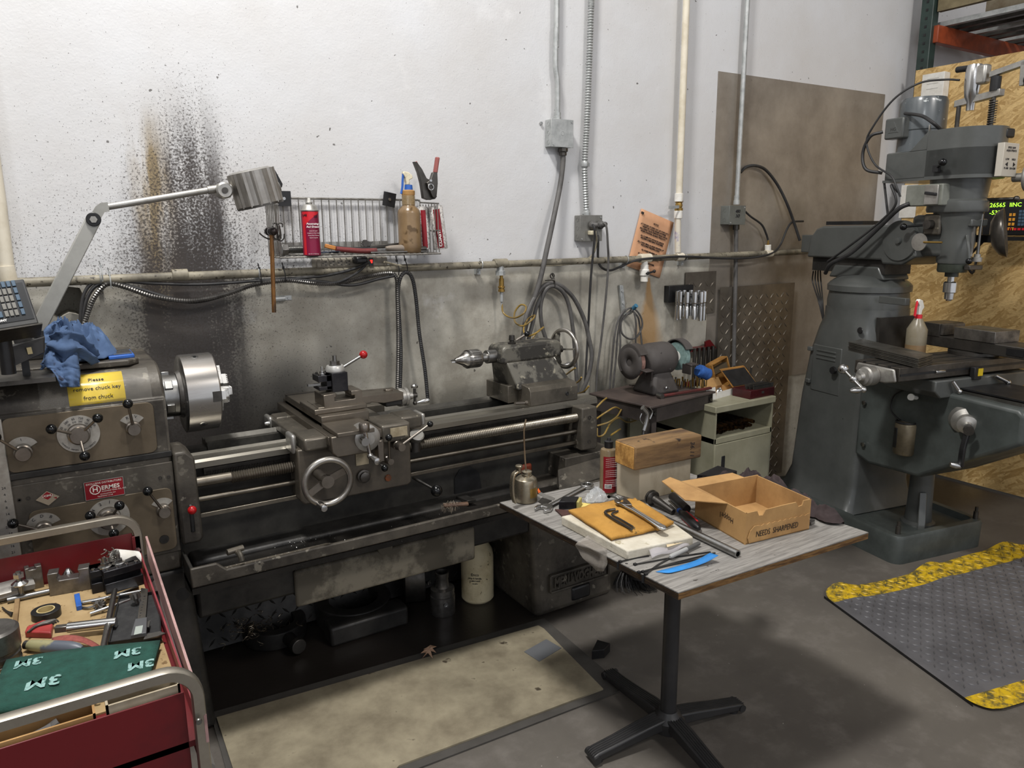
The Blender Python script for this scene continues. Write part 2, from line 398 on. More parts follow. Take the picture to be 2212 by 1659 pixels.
# back wall with the broken opening left of the splash streak
def back_wall():
    outer = [(-5, 0), (9, 0), (9, 6.2), (-5, 6.2)]
    hole = [AY(px, py, YW) for px, py in ((100, 690), (108, 660), (118, 640), (126, 622), (148, 619), (172, 622), (178, 634), (180, 655), (186, 672), (180, 686), (166, 679), (150, 676), (138, 682), (128, 690), (118, 684), (108, 680))]
    hole = [(p.x, p.z) for p in hole]
    bm = bmesh.new(); es = []
    for lp in (outer, hole):
        vs = [bm.verts.new((a, YW, c)) for a, c in lp]; es += [bm.edges.new((vs[i], vs[(i + 1) % len(vs)])) for i in range(len(vs))]
    bmesh.ops.triangle_fill(bm, use_beauty=True, use_dissolve=False, edges=es, normal=(0, -1, 0))
    bm.verts.ensure_lookup_table()
    m = MB(); m.v = [v.co.copy() for v in bm.verts]; m.f = [tuple(v.index for v in f.verts) for f in bm.faces]; bm.verts.index_update()
    m.f = [tuple(v.index for v in f.verts) for f in bm.faces]; bm.free()
    nb = len(m.v)
    m.add([(a, YW, c) for a, c in hole] + [(a, YW + .16, c) for a, c in hole], [(i, (i + 1) % len(hole), len(hole) + (i + 1) % len(hole), len(hole) + i) for i in range(len(hole))] + [tuple(range(len(hole), 2 * len(hole)))])
    return struct(m.build('wall_back', m_wall, sm=0))
back_wall()
# ---------------------------------------------------------------- helper: box with knockouts

# horizontal pipe on the wall, about 1.49 m up
YP = YW - .05
pipe_z = 1.487
m_pipe = mat('grimy_cream_pipe', '948d7b', '5f5a4e', 7, .35, .62, .5, .6, b=.1, sp='3c362c', ss=60, st=.40)
m_pvc = mat('aged_pvc', 'd5cdbb', 'b9ae96', 5, .45, .7, .45)
hp = thing('water_pipe', (2.0, YP, pipe_z), 'long grimy cream pipe running level along the whole wall above the lathe', 'pipe')
pts = [(-1.6, YP, 1.478), (.5, YP, 1.484), (2.1, YP, 1.486), (3.3, YP, 1.49), (4.9, YP, 1.50)]
MB().tube(pts, .0165, 4, 14).build('pipe', m_pipe, hp)
def coupling(px, L, r=.021, name='coupling', mt=m_pipe):
    p = AY(px, 590, YP); x = p.x
    MB().cyl((x - L / 2, YP, pipe_z + .003), (x + L / 2, YP, pipe_z + .003), r, n=20).build(name, mt, hp, bev=.002)
    return x
coupling(388, .055); x = coupling(1081, .07, .0215, 'tee')
MB().rev((x, YP, pipe_z), (0, 0, -1), [(.0, 0), (.018, 0), (.018, .03), (.024, .032), (.024, .052), (.0, .052)], 8).build('tee_branch', m_zinc, hp)
x2 = coupling(1392, .075, .0235, 'tee', m_pvc); x3 = coupling(1466, .05, .0225, 'tee', m_pvc)
coupling(1657, .055, .022, 'tee', m_pvc)
for px in (215, 558, 1039, 1352, 1478):       # saddle clips
    x = AY(px, 590, YP).x; c = MB(); c.tor((x, YP, pipe_z), (1, 0, 0), .0185, .0025, 24, 6)
    c.bb(x - .008, x + .008, YP + .018, YW, pipe_z - .045, pipe_z - .012); c.cyl((x, YP + .014, pipe_z - .034), (x, YP + .022, pipe_z - .034), .006, n=8)
    c.build('pipe_clip', m_zinc, hp)

lp = thing('upright_pipe', (-.066, YP, 1.5), 'cream upright pipe at the far left edge of the wall', 'pipe')
m = MB(); m.tube([V((-.07, YP, 6.1)), V((-.07, YP, 4)), AY(-22, 300, YP), AY(0, 460, YP), AY(17, 590, YP), AY(19, 606, YP)], .0215, 3, 16).build('pipe', m_pvc, lp)
MB().cyl(AY(12, 575, YP), AY(19, 606, YP), .026, n=18).build('elbow', m_pvc, lp)

# PVC supply with ball valve
pv = thing('supply_pipe', (x3, YP, 1.5), 'white upright plastic water pipe with a lever ball valve', 'pipe')
t = AY(1479, -30, YP); b0 = AY(1466, 432, YP); b1 = AY(1464, 545, YP)
m = MB(); m.cyl(V((AY(1467, 420, YP).x, YP, 6.1)), AY(1467, 420, YP), .0175, n=16); m.build('upper_pipe', m_pvc, pv)
MB().cyl(AY(1464, 470, YP), b1, .0165, n=16).build('lower_pipe', mat('purple_primed_pvc', 'cfc8b8', '8d86a8', 9, .5, .6, .45), pv)
MB().cyl(AY(1467, 418, YP), AY(1466, 436, YP), .023, n=18).build('union', m_white, pv, bev=.002)
MB().cyl(AY(1465, 455, YP), AY(1465, 472, YP), .023, n=18).build('union', m_white, pv, bev=.002)
MB().rev(AY(1466, 455, YP), (0, 0, 1), [(0, 0), (.022, 0), (.022, .012), (.017, .016), (.020, .028), (.017, .04), (.022, .044), (.022, .054), (0, .054)], 16).build('valve_body', m_brass, pv)
m = MB(); a = AY(1466, 446, YP - .026); m.cyl(a, a + V((0, .03, 0)), .006, n=10); m.box(a + V((-.035, 0, -.004)), (.075, .003, .015), (0, -.06, 0)); m.build('valve_lever', m_zinc, pv)

# PVC drain drop below the pipe
dv = thing('drain_valve', (x2, YP, 1.4), 'short white plastic drain valve hanging under the pipe, black handle', 'valve')
MB().cyl((x2, YP, pipe_z - .01), (x2, YP, 1.40), .017, n=16).build('stub_pipe', m_white, dv)
m = MB(); m.rev((x2, YP, 1.455), (0, 0, -1), [(0, 0), (.021, 0), (.021, .022), (.026, .026), (.026, .055), (.020, .06), (.020, .088), (0, .088)], 18).build('valve_body', m_white, dv, bev=.001)
m = MB(); c = V((x2, YP - .03, 1.412)); m.cyl(c, c + V((0, .025, 0)), .009, n=12); m.box(c + V((.012, -.004, .004)), (.06, .012, .009), (0, -.2, 0)); m.sph(c + V((.038, -.004, .009)), .009); m.build('handle', m_black, dv, bev=.002)

# conduits with boxes
def jbox(px0, px1, py0, py1, dep, label, mt, ko=3, name='junction_box'):
    a = AY(px0, py0, YW - dep); b = AY(px1, py1, YW - dep)
    t = thing(name, ((a.x + b.x) / 2, YW - dep, b.z), label, 'electrical box')
    x0, x1, z0, z1 = a.x, b.x, b.z, a.z
    MB().bb(x0, x1, YW - dep + .003, YW, z0, z1).build('box_body', mt, t, bev=.003)
    m = MB(); m.bb(x0 - .001, x1 + .001, YW - dep, YW - dep + .003, z0 - .001, z1 + .001); m.build('cover', mt, t, bev=.001)
    MB().ring(((x0 + x1) / 2, YW - dep - .0004, (z0 + z1) / 2), (0, -1, 0), .0085, .01, .0006, 24).build('knockout', mt, t)
    for dx, dz in ((.01, .01), (-.01, -.01)): q = V((x1 if dx < 0 else x0, YW - dep, z0 if dz > 0 else z1)) + V((dx, 0, dz)); MB().cyl(q, q + V((0, -.003, 0)), .004, n=10).build('cover_screw', m_zinc, t)
    for k in range(ko): MB().ring((x0 - .0002, YW - dep / 2, z0 + (z1 - z0) * (k + .5) / ko), (-1, 0, 0), .009, .0105, .0006, 20).build('knockout', mt, t)
    return t, x0, x1, z0, z1
jb1, x0, x1, z0, z1 = jbox(1192, 1238, 256, 319, .055, 'square grey junction box with a thick grey cable leaving its bottom', m_zinc)
cd1 = thing('conduit', (x0, YP, 2.4), 'leftmost steel conduit, running down to the square junction box with the thick cable', 'conduit')
MB().tube([V((AY(1203, -60, YW - .03).x, YW - .03, 6.1)), AY(1203, -60, YW - .03), AY(1201, 60, YW - .03), AY(1200, 140, YW - .03), AY(1204, 180, YW - .03), AY(1204, 252, YW - .03)], .0125, 5, 14).build('tube', m_zinc, cd1)
MB().rev(AY(1204, 258, YW - .03), (0, 0, 1), [(0, 0), (.018, 0), (.018, .012), (.0165, .014), (.0165, .03), (0, .03)], 14).build('connector', m_zinc, cd1)
cb1 = thing('power_cable', (x1, YP, 1.9), 'thick grey cable drooping from the square junction box down behind the tailstock', 'cable')
p0 = AY(1216, 322, YW - .03)
MB().rev(p0, (0, 0, -1), [(0, -.003), (.024, -.003), (.024, .012), (.018, .016), (.018, .03), (0, .03)], 8).build('strain_relief', m_darksteel, cb1)
MB().tube([p0, AY(1216, 350, YW - .03), AY(1210, 400, YW - .035), AY(1196, 470, YW - .06), AY(1182, 535, YW - .07), AY(1165, 610, YW - .07), AY(1145, 670, YW - .06), AY(1128, 735, YW - .05), AY(1118, 800, YW - .04)], .0125, 8, 12).build('cable', m_cable, cb1)

fc = thing('flexible_conduit', AY(1268, 460, YW), 'ribbed flexible metal conduit running down the wall to the plug box', 'conduit')
MB().ribbed([V((AY(1278, -60, YW - .03).x, YW - .03, 4.5)), AY(1278, -60, YW - .03), AY(1277, 0, YW - .03), AY(1273, 130, YW - .03), AY(1268, 260, YW - .03), AY(1263, 355, YW - .03), AY(1264, 400, YW - .03), AY(1267, 460, YW - .03)], .0135, .0125, .16, 12, 10).build('hose', m_zinc, fc, sm=20)
m = MB(); a = AY(1263, 355, YW - .03); m.rev(a - V((0, 0, .012)), (0, 0, 1), [(.0175, 0), (.0185, .002), (.0185, .022), (.0175, .024)], 16); m.box(a + V((.027, .01, 0)), (.02, .006, .018)); m.build('strap', m_zinc, fc)
m = MB(); a = AY(1267, 466, YW - .03); m.rev(a, (0, 0, 1), [(0, 0), (.019, 0), (.019, .018), (.015, .02), (.015, .03), (0, .03)], 14); m.cyl(a + V((-.03, 0, .01)), a + V((0, 0, .012)), .004, n=8); m.build('connector', m_zinc, fc)
jb2, x0, x1, z0, z1 = jbox(1254, 1300, 465, 520, .05, 'square grey plug box holding three plugs, below the ribbed conduit', mat('grimy_box_steel', '85847f', '6c6a65', 9, .4, .7, .45, m=.5), name='outlet_box')
# plugs and their cords
def plug(t, p, d, mt): MB().rev(p, d, [(0, 0), (.020, 0), (.022, .006), (.021, .016), (.014, .024), (.012, .04), (.008, .045), (0, .045)], 16).build('plug', mt, t)
yb = YW - .053
c1 = thing('extension_cord', AY(1280, 488, yb), 'dark cord hanging straight down from the left plug of the plug box', 'cord')
plug(c1, AY(1277, 487, yb), (.25, -1, .05), m_cable)
MB().tube([AY(1280, 485, yb - .045), AY(1284, 493, yb - .06), AY(1284, 520, yb - .05), AY(1278, 580, yb - .03), AY(1274, 640, yb - .02), AY(1270, 720, yb), AY(1266, 790, yb), AY(1262, 850, yb)], .0058, 8, 8).build('cord', m_cable_dark, c1)
c2 = thing('extension_cord', AY(1296, 484, yb), 'grey cord hanging from the right plug of the plug box, bowing past the tailstock', 'cord')
plug(c2, AY(1294, 486, yb), (.35, -1, .1), m_cable)
MB().tube([AY(1303, 481, yb - .045), AY(1310, 490, yb - .06), AY(1313, 530, yb - .05), AY(1314, 570, yb - .03), AY(1308, 650, yb - .02), AY(1298, 740, yb), AY(1290, 800, yb), AY(1287, 860, yb)], .0058, 8, 8).build('cord', m_cable, c2)
c3 = thing('extension_cord', AY(1286, 505, yb), 'beige cord running from the plug box left along the top of the pipe', 'cord')
MB().box(AY(1279, 503, yb - .01), (.035, .03, .022)).build('plug', mat('beige_plastic', 'c5bda4', 'a29a84', 15, r=.5), c3, bev=.004)
MB().tube([AY(1281, 503, yb - .02), AY(1288, 510, yb - .03), AY(1288, 530, yb - .01), AY(1280, 550, yb + .01), AY(1262, 562, YP), AY(1215, 572, YP - .005), AY(1120, 574, YP - .005), AY(1040, 572, YP - .01), AY(940, 574, YP - .01), AY(880, 576, YP - .02), AY(830, 566, YP - .04)], .0048, 8, 8).build('cord', mat('beige_cord', 'a39b86', '7d7665', 15, r=.5), c3)
c4 = thing('extension_cord', AY(1291, 512, yb), 'black cord looping from the plug box under the pipe and on to the milling machine', 'cord')
MB().tube([AY(1291, 508, yb - .02), AY(1292, 525, yb - .02), AY(1292, 560, yb), AY(1300, 578, yb), AY(1318, 584, yb + .01), AY(1340, 576, yb + .02), AY(1375, 562, YP - .02), AY(1420, 557, YP - .025), AY(1478, 554, YP - .025), AY(1560, 558, YP - .025), AY(1620, 557, YP - .025), AY(1665, 548, YP - .02), AY(1685, 530, YP), AY(1700, 495, YP), AY(1712, 480, YP), AY(1735, 478, YP)], .0062, 8, 8).build('cord', m_cable_dark, c4)

cd3 = thing('conduit', AY(1592, 440, YW), 'rightmost bare steel conduit, running down over the brown sheet', 'conduit')
MB().cyl(V((AY(1592, 425, YW - .035).x, YW - .035, 6.1)), AY(1592, 425, YW - .035), .0135, n=16).build('tube', m_zinc, cd3)
MB().rev(AY(1591, 442, YW - .035), (0, 0, 1), [(0, 0), (.019, 0), (.019, .022), (.016, .024), (.016, .05), (0, .05)], 12).build('connector', m_zinc, cd3)
jb3, x0, x1, z0, z1 = jbox(1577, 1609, 444, 485, .07, 'small square grey junction box on the brown sheet, handwritten 480', mat('grey_box_steel', '70736f', '5c5e5a', 9, .4, .7, .5, m=.3), 2)
text('480\n3Ø', frame(((x0 + x1) / 2, YW - .0712, (z0 + z1) / 2 + .008), (1, 0, 0), (0, 0, 1)), .026, m_ink, jb3, shear=.2)
c5 = thing('power_cable', AY(1588, 490, YW), 'grey cable hanging straight down from the small junction box over the diamond plate', 'cable')
MB().tube([AY(1590, 487, YW - .04), AY(1590, 520, YW - .04), AY(1589, 600, YW - .04), AY(1587, 680, YW - .05), AY(1585, 790, YW - .05), AY(1584, 830, YW - .05)], .0125, 6, 12).build('cable', m_cable, c5)
MB().cyl(AY(1590, 484, YW - .04), AY(1590, 496, YW - .04), .019, n=12).build('connector', m_darksteel, c5)
c6 = thing('power_cable', AY(1660, 370, YW), 'black cable arching from behind the right conduit over the brown sheet to the milling machine', 'cable')
MB().tube([AY(1600, 372, YW - .02), AY(1612, 361, YW - .02), AY(1632, 358, YW - .03), AY(1655, 368, YW - .03), AY(1680, 400, YW - .04), AY(1700, 440, YW - .06), AY(1715, 480, YW - .07), AY(1728, 520, YW - .1)], .0085, 8, 10).build('cable', m_cable_dark, c6)
c7 = thing('air_hose', AY(1640, 480, YW), 'short black hose from the small junction box to a fitting on the pipe', 'hose')
MB().tube([AY(1610, 457, YW - .04), AY(1622, 468, YW - .04), AY(1645, 485, YW - .04), AY(1655, 505, YW - .04), AY(1659, 518, YW - .04)], .006, 8, 8).build('hose', m_cable_dark, c7)
MB().rev(AY(1659, 530, YW - .04), (0, 0, 1), [(0, 0), (.008, 0), (.008, .012), (.005, .014), (.005, .03), (0, .03)], 10).build('fitting', m_brass, c7)
MB().cyl(AY(1659, 545, YW - .045), AY(1659, 529, YW - .045), .0185, n=16).build('bushing', m_white, c7, bev=.002)

# brown steel sheet and the diamond plates
m_sheet = mat('brown_stained_sheet', '9c958b', '7d756b', 2.6, .36, .66, .38, .5, m=.35, sp='4c433a', ss=60, st=.30)
pts = [AY(1551, 155, YW - .004), AY(1913, 203, YW - .004), V((4.86, YW - .004, .70)), V((3.28, YW - .004, .70))]
sh = MB().prism([V((3.28, YW - .004, 2.48)), V((4.84, YW - .004, 2.49)), V((4.84, YW - .004, .70)), V((3.28, YW - .004, .70))], (0, .003, 0)).build('steel_sheet', m_sheet, sm=0)
tag(sh, 'large brown stained steel sheet covering the wall left of the milling machine', 'sheet')
m_tread = mat('diamond_plate_steel', '8a8378', '655e55', 4, .35, .65, .38, .5, m=.7)
def tread(m, F, w, h, px, pz, L=.022, W=.005, H=.003, skip=None):
    nx = int(w / px); nz = int(h / pz)
    for i in range(nx):
        for j in range(nz):
            a = (.80 if (i + j) % 2 else -.80)
            c = V(((i + .5) * px, (j + .5) * pz, 0))
            if skip and skip(c.x, c.y): continue
            d = V((math.cos(a), math.sin(a), 0)); e = V((-d.y, d.x, 0)); z = V((0, 0, H))
            m.add([F @ q for q in (c - d * L, c + e * W, c + d * L, c - e * W, c + z - d * L * .5, c + z + d * L * .5)],
                  [(0, 3, 4), (3, 5, 4), (3, 2, 5), (2, 1, 5), (1, 4, 5), (1, 0, 4)])
def dplate(label, tl, tr, bz, yo):
    w_ = (tr - tl).length; h_ = tl.z - bz
    F = frame(V((tl.x, tl.y, bz)), (tr - tl), (0, 0, 1))
    m = MB(); m.prism([F @ V((0, 0, -.004)), F @ V((w_, 0, -.004)), F @ V((w_, h_, -.004)), F @ V((0, h_, -.004))], F.to_3x3() @ V((0, 0, .004)))
    tread(m, F, w_, h_, .048, .048); o = m.build('diamond_plate', m_tread, sm=0); return tag(o, label, 'metal plate')
p = AY(1557, 626, YW - .03); q = AY(1720, 609, YW - .03)
dplate('tall diamond plate leaning on the wall behind the cabinet', V((p.x, YW - .03, 1.305)), V((4.02, YW - .03, 1.305)), .06, 0)
p = AY(1482, 580, YW - .012)
dplate('small diamond plate fixed on the wall behind the socket rack', V((p.x, YW - .012, 1.40)), V((p.x + .245, YW - .012, 1.40)), 1.16, 0)

# peach notice
TL, TR, BR = AY(1384.8, 450.3, YW - .006), AY(1455, 480.5, YW - .006), AY(1417.4, 597.4, YW - .006)
ux = (TR - TL).normalized(); L1 = (TR - TL).length; uy = (BR - TR).normalized(); L2 = (BR - TR).length
F = frame(TL, ux, -uy)
nt_ = thing('paper_notice', F @ V((L1 / 2, -L2, 0)), 'peach paper notice taped crooked on the wall behind the pipe', 'notice')
MB(F).grid(lambda u, v: (u * L1, -v * L2, .002 + .004 * math.sin(u * 3) * v), 8, 8).build('sheet', mat('peach_paper', 'c99a77', 'b98966', 5, .4, .7, .8), nt_, sm=60, solid=.0006)
T = ['NOTICE', '', 'AT THE END OF EVERY DAY OR YOUR DAY, I', 'WANT ALL TOOLS (HAND & POWER)', 'INCLUDING YOUR OWN PUT BACK ON ALL', 'WORK STATIONS, ISLANDS, WALLS ETC.', '', 'ALL CLAMPS PUT ON RACKS (UNLESS', 'HOLDING SOMETHING TOGETHER)', '', 'ALL CORDS SMALL & LARGE WRAPPED UP', 'INCLUDING WELDING LEADS', '', 'ALL HOSES WRAPPED UP', '', 'ALL GASES, TORCHES, WELDERS,', 'LIFTS SHUT OFF', '', 'CLEAN UP TO BE DONE']
text('\n'.join(T), F @ Matrix.Translation((L1 / 2, -L2 * .50, .0075)), .0122, m_ink, nt_, sp=.95, sx=.85, bold=.0002)
MB(F).box((.012, -.02, .007), (.02, .012, .001)).build('staple', m_darksteel, nt_)

# sockets on a magnetic mount
rk = thing('collet_rack', AY(1485, 680, YW - .03), 'black wall mount ringed by bright steel collets, left of the brown sheet', 'tool rack')
a = AY(1446, 618, YW - .04); b = AY(1497, 650, YW - .04)
MB().bb(a.x, b.x, YW - .04, YW, b.z, a.z).build('mount_block', m_black, rk, bev=.002)
ctr = AY(1492, 655, YW - .11); ctr.z = AY(1490, 640, YW - .1).z
m = MB(); m.cyl(ctr + V((0, 0, .0)), ctr + V((0, 0, .012)), .075, n=24); m.bb(ctr.x - .02, ctr.x + .02, ctr.y, YW - .02, ctr.z, ctr.z + .014); m.build('carousel', m_black, rk, bev=.001)
for k in range(11):
    an = k * 2 * PI / 11 + .2; c = ctr + V((.072 * math.cos(an), .072 * math.sin(an), .012))
    h = .135 + .008 * math.sin(k * 5)
    o = MB().rev(c, (0, 0, -1), [(.008, -.018), (.014, -.018), (.015, -.012), (.015, .04), (.011, .045), (.0105, .06), (.012, .062), (.0135, h - .014), (.0135, h - .002), (.0075, h - .002), (.0075, h - .01), (0, h - .01)], 16).build('collet', m_bright)
    tag(o, 'bright steel collet hanging in the black wall carousel', 'collet', 'collets in the wall carousel')

# steel strut, hook and coiled cord
st = thing('wall_strut', AY(1345, 680, YW), 'grey slotted metal strap screwed on the wall, ending in a blue-tipped hook', 'bracket')
a = AY(1343, 616, YW - .02); b = AY(1348, 678, YW - .02)
m = MB(); m.prism([a + V((-.012, 0, 0)), a + V((.012, 0, 0)), b + V((.014, 0, 0)), b + V((-.010, 0, 0))], (0, .018, 0)); m.build('strap', m_zinc, st, bev=.003)
for t in (.2, .62): q = a.lerp(b, t); MB().cyl(q, q + V((0, -.006, 0)), .007, n=10).build('screw', m_zinc, st)
h0 = AY(1358, 678, YW - .02); h1 = AY(1371, 663, YW - .09)
MB().tube([b + V((0, 0, 0)), h0, (h0 + h1) / 2 + V((0, 0, -.008)), h1], .007, 5, 10).build('hook', m_zinc, st)
MB().cyl(h1 - (h1 - h0) * .2, h1 + V((.004, -.008, .008)), .0115, n=12).build('hook_tip', mat('teal_cap', '3d6c86', r=.4), st)
hk = (h0 + h1) / 2
co = thing('coiled_cord', AY(1360, 860, YW - .06), 'grey cord coiled over the blue-tipped hook above the bench grinder', 'cord')
m = MB(); yy = YW - .06
m.tube([hk + V((0, 0, .005)), AY(1345, 690, yy), AY(1341, 705, yy), AY(1345, 722, yy), AY(1360, 732, yy), AY(1376, 727, yy), AY(1387, 705, yy), AY(1384, 684, yy), AY(1370, 667, yy), AY(1355, 668, yy), AY(1343, 684, yy), AY(1335, 720, yy), AY(1330, 780, yy), AY(1324, 840, yy), AY(1323, 900, yy + .02)], .0052, 8, 8)
m.tube([AY(1350, 668, yy - .01), AY(1336, 690, yy - .01), AY(1327, 730, yy - .01), AY(1321, 790, yy), AY(1317, 840, yy), AY(1318, 900, yy + .02)], .0052, 8, 8)
m.tube([AY(1365, 670, yy - .01), AY(1378, 685, yy - .01), AY(1382, 705, yy), AY(1385, 730, yy), AY(1388, 760, yy)], .0052, 8, 8)
m.tube([AY(1342, 680, yy + .01), AY(1339, 700, yy + .01), AY(1340, 740, yy), AY(1338, 770, yy)], .0052, 8, 8)
m.tube([AY(1370, 674, yy - .02), AY(1374, 700, yy - .02), AY(1373, 740, yy), AY(1376, 760, yy)], .0052, 8, 8)
m.build('cord', m_cable, co)

# hose loop hanging by the tailstock
hl = thing('hose_loop', AY(1200, 800, YW - .05), 'thick grey cable looped over a wall hanger behind the tailstock handwheel', 'cable')
hp_ = AY(1194, 612, YW - .05)
m = MB(); yy = YW - .05
m.tube([AY(1130, 760, yy - .03), AY(1133, 700, yy - .03), AY(1148, 655, yy - .02), AY(1172, 620, yy - .01), hp_, AY(1215, 620, yy), AY(1240, 645, yy), AY(1262, 690, yy), AY(1272, 730, yy - .01), AY(1278, 770, yy - .02), AY(1270, 815, yy - .02), AY(1255, 850, yy)], .011, 8, 10)
m.tube([AY(1180, 735, yy), AY(1170, 700, yy), AY(1168, 660, yy), AY(1178, 628, yy - .015), AY(1194, 618, yy - .02), AY(1215, 630, yy - .02), AY(1229, 660, yy - .02), AY(1238, 715, yy - .02), AY(1243, 780, yy), AY(1248, 860, yy)], .010, 8, 10)
m.tube([AY(1140, 740, yy), AY(1150, 700, yy), AY(1160, 660, yy), AY(1175, 630, yy)], .010, 8, 10)
m.build('cable', m_cable, hl)
m = MB(); m.tube([AY(1192, 592, YW - .01), AY(1196, 600, YW - .05), AY(1198, 612, YW - .07)], .004, 4, 8); m.tor(AY(1193, 596, YW - .02), (0, 1, 0), .012, .003, 20, 6); m.tube([AY(1178, 606, YW - .08), AY(1196, 606, YW - .08), AY(1199, 622, YW - .08)], .003, 4, 6); m.build('hanger', m_darksteel, hl)

# brass air drop and coiled yellow hose
ad = thing('air_line', AY(1084, 700, YW - .06), 'brass air fitting under the pipe feeding a coiled yellow hose', 'hose')
q = AY(1083, 592, YW - .05)
MB().rev(q, (0, 0, -1), [(0, 0), (.008, 0), (.008, .02), (.012, .021), (.012, .055), (.016, .057), (.016, .064), (.013, .066), (.013, .07), (.016, .072), (.016, .082), (.008, .084), (0, .084)], 12).build('quick_coupler', m_brass, ad)
MB().rev(q - V((0, 0, .084)), (0, 0, -1), [(0, 0), (.0085, 0), (.0085, .045), (.004, .048), (.004, .066), (0, .066)], 10).build('hose_barb', m_zinc, ad)
m_yh = mat('yellow_brown_hose', '94793a', '6b5a36', 9, .4, .65, .35)
h = [AY(1084, 657, YW - .05), AY(1087, 675, YW - .06), AY(1100, 685, YW - .10), AY(1115, 686, YW - .16), AY(1132, 676, YW - .2), AY(1136, 662, YW - .16), AY(1124, 659, YW - .12), AY(1112, 675, YW - .1), AY(1113, 696, YW - .12), AY(1130, 704, YW - .18), AY(1150, 690, YW - .2), AY(1155, 681, YW - .15), AY(1140, 690, YW - .1), AY(1131, 712, YW - .12), AY(1140, 726, YW - .16), AY(1160, 718, YW - .2), AY(1174, 707, YW - .16), AY(1158, 720, YW - .1), AY(1147, 742, YW - .11), AY(1160, 760, YW - .15), AY(1190, 735, YW - .18), AY(1180, 760, YW - .12)]
MB().tube(h, .0042, 8, 8).build('hose', m_yh, ad)
ho = thing('air_hose', AY(1310, 900, 2.75), 'coiled yellow-brown air hose showing behind the right end of the lathe bed', 'hose')
m = MB()
for (pa, pb, pc) in (((1222, 810), (1235, 800), (1243, 795)), ((1238, 832), (1252, 822), (1256, 815)), ((1245, 852), (1262, 845), (1272, 834))):
    m.tube([AY(*pa, 2.95), AY(*pb, 2.88), AY(*pc, 2.85)], .0045, 5, 8)
m.tube([AY(1284, 885, 2.72), AY(1300, 868, 2.72), AY(1310, 860, 2.75)], .0045, 5, 8)
m.tube([AY(1288, 905, 2.72), AY(1310, 890, 2.70), AY(1330, 880, 2.72), AY(1345, 890, 2.8), AY(1365, 905, 2.85), AY(1372, 902, 2.85)], .0045, 6, 8)
m.tube([AY(1290, 920, 2.72), AY(1315, 912, 2.70), AY(1332, 900, 2.72), AY(1342, 885, 2.75)], .0045, 6, 8)
m.tube([AY(1290, 925, 2.72), AY(1291, 942, 2.70), AY(1305, 938, 2.68), AY(1318, 915, 2.72), AY(1335, 903, 2.75), AY(1355, 912, 2.8), AY(1374, 908, 2.85)], .0045, 6, 8)
m.tube([AY(1320, 940, 2.68), AY(1332, 932, 2.70), AY(1340, 927, 2.74)], .0045, 5, 8)
m.build('hose', m_yh, ho)

# armoured cables in swags below the pipe
yc = YW - .075
ca = thing('armoured_cable', AY(240, 600, yc), 'ribbed metal cable tied to the pipe and swagging right from the headstock to the shelf', 'cable')
MB().ribbed([AY(170, 740, yc - .02), AY(182, 700, yc), AY(200, 650, yc), AY(222, 620, yc), AY(240, 613, yc), AY(275, 622, yc), AY(330, 640, yc), AY(400, 650, yc), AY(450, 645, yc), AY(500, 632, yc), AY(550, 615, yc), AY(620, 606, yc), AY(680, 612, yc), AY(730, 612, yc), AY(790, 598, yc), AY(840, 590, yc), AY(856, 600, yc), AY(858, 640, yc), AY(860, 740, yc), AY(858, 845, yc)], .0082, .0085, .13, 8, 10).build('conduit', mat('oily_conduit', '6c6a67', '454341', 12, .4, .65, .35, m=.7), ca, sm=20)
cb = thing('cable_bundle', AY(200, 620, yc), 'pair of black cables looping from the headstock up under the pipe toward the shelf', 'cable')
m = MB()
m.tube([AY(176, 740, yc + .02), AY(174, 690, yc + .02), AY(180, 640, yc + .02), AY(200, 612, yc + .02), AY(240, 606, yc + .02), AY(330, 612, yc + .02), AY(440, 614, yc + .02), AY(560, 606, yc + .02), AY(650, 600, yc), AY(700, 596, yc), AY(760, 582, yc), AY(800, 566, yc - .05)], .006, 8, 8)
m.tube([AY(182, 740, yc + .02), AY(180, 690, yc + .02), AY(188, 645, yc + .02), AY(210, 616, yc + .02), AY(250, 612, yc + .02), AY(300, 624, yc + .02), AY(360, 642, yc + .02), AY(410, 652, yc + .02), AY(460, 645, yc + .02), AY(540, 618, yc + .02), AY(610, 604, yc), AY(690, 608, yc), AY(760, 616, yc), AY(820, 602, yc), AY(850, 596, yc)], .0065, 8, 8)
m.build('cable', m_cable_dark, cb)
lb = thing('looped_cable', AY(870, 590, yc), 'black ribbed cable looped over a tie under the shelf, hanging in a long hairpin', 'cable')
MB().ribbed([AY(864, 845, yc), AY(866, 760, yc), AY(862, 680, yc), AY(860, 630, yc), AY(865, 600, yc - .01), AY(877, 588, yc - .01), AY(890, 600, yc - .01), AY(898, 640, yc), AY(906, 720, yc), AY(918, 800, yc), AY(924, 862, yc)], .0085, .0085, .1, 8, 10).build('cable', mat('black_ribbed_cable', '2c2c2d', '3c3b3a', 12, r=.4), lb, sm=20)
for px, py in ((218, 598), (236, 612), (560, 602), (612, 600), (857, 585), (875, 583)):
    tz = thing('cable_tie', AY(px, py, yc), 'thin plastic tie binding cables to the wall pipe', 'cable tie', 'ties along the wall pipe')
    a = AY(px, py - 22, YP - .01); b = AY(px + 4, py + 10, yc - .012)
    MB().tube([a + V((-.004, 0, .02)), a, (a + b) / 2 + V((0, -.014, 0)), b], .0022, 4, 6).build('strap', m_zinc if px < 300 else m_black, tz)
    MB().box(a, (.008, .006, .01)).build('head', m_zinc if px < 300 else m_black, tz)
wc = MB(); a = AY(607, 645, YW - .012)
wc.cyl(a + V((-.025, 0, 0)), a + V((.015, 0, 0)), .012, n=14); wc.bb(a.x + .01, a.x + .045, YW - .004, YW, a.z - .008, a.z + .010); wc.cyl((a.x + .034, YW - .008, a.z), (a.x + .034, YW - .002, a.z), .006, n=10)
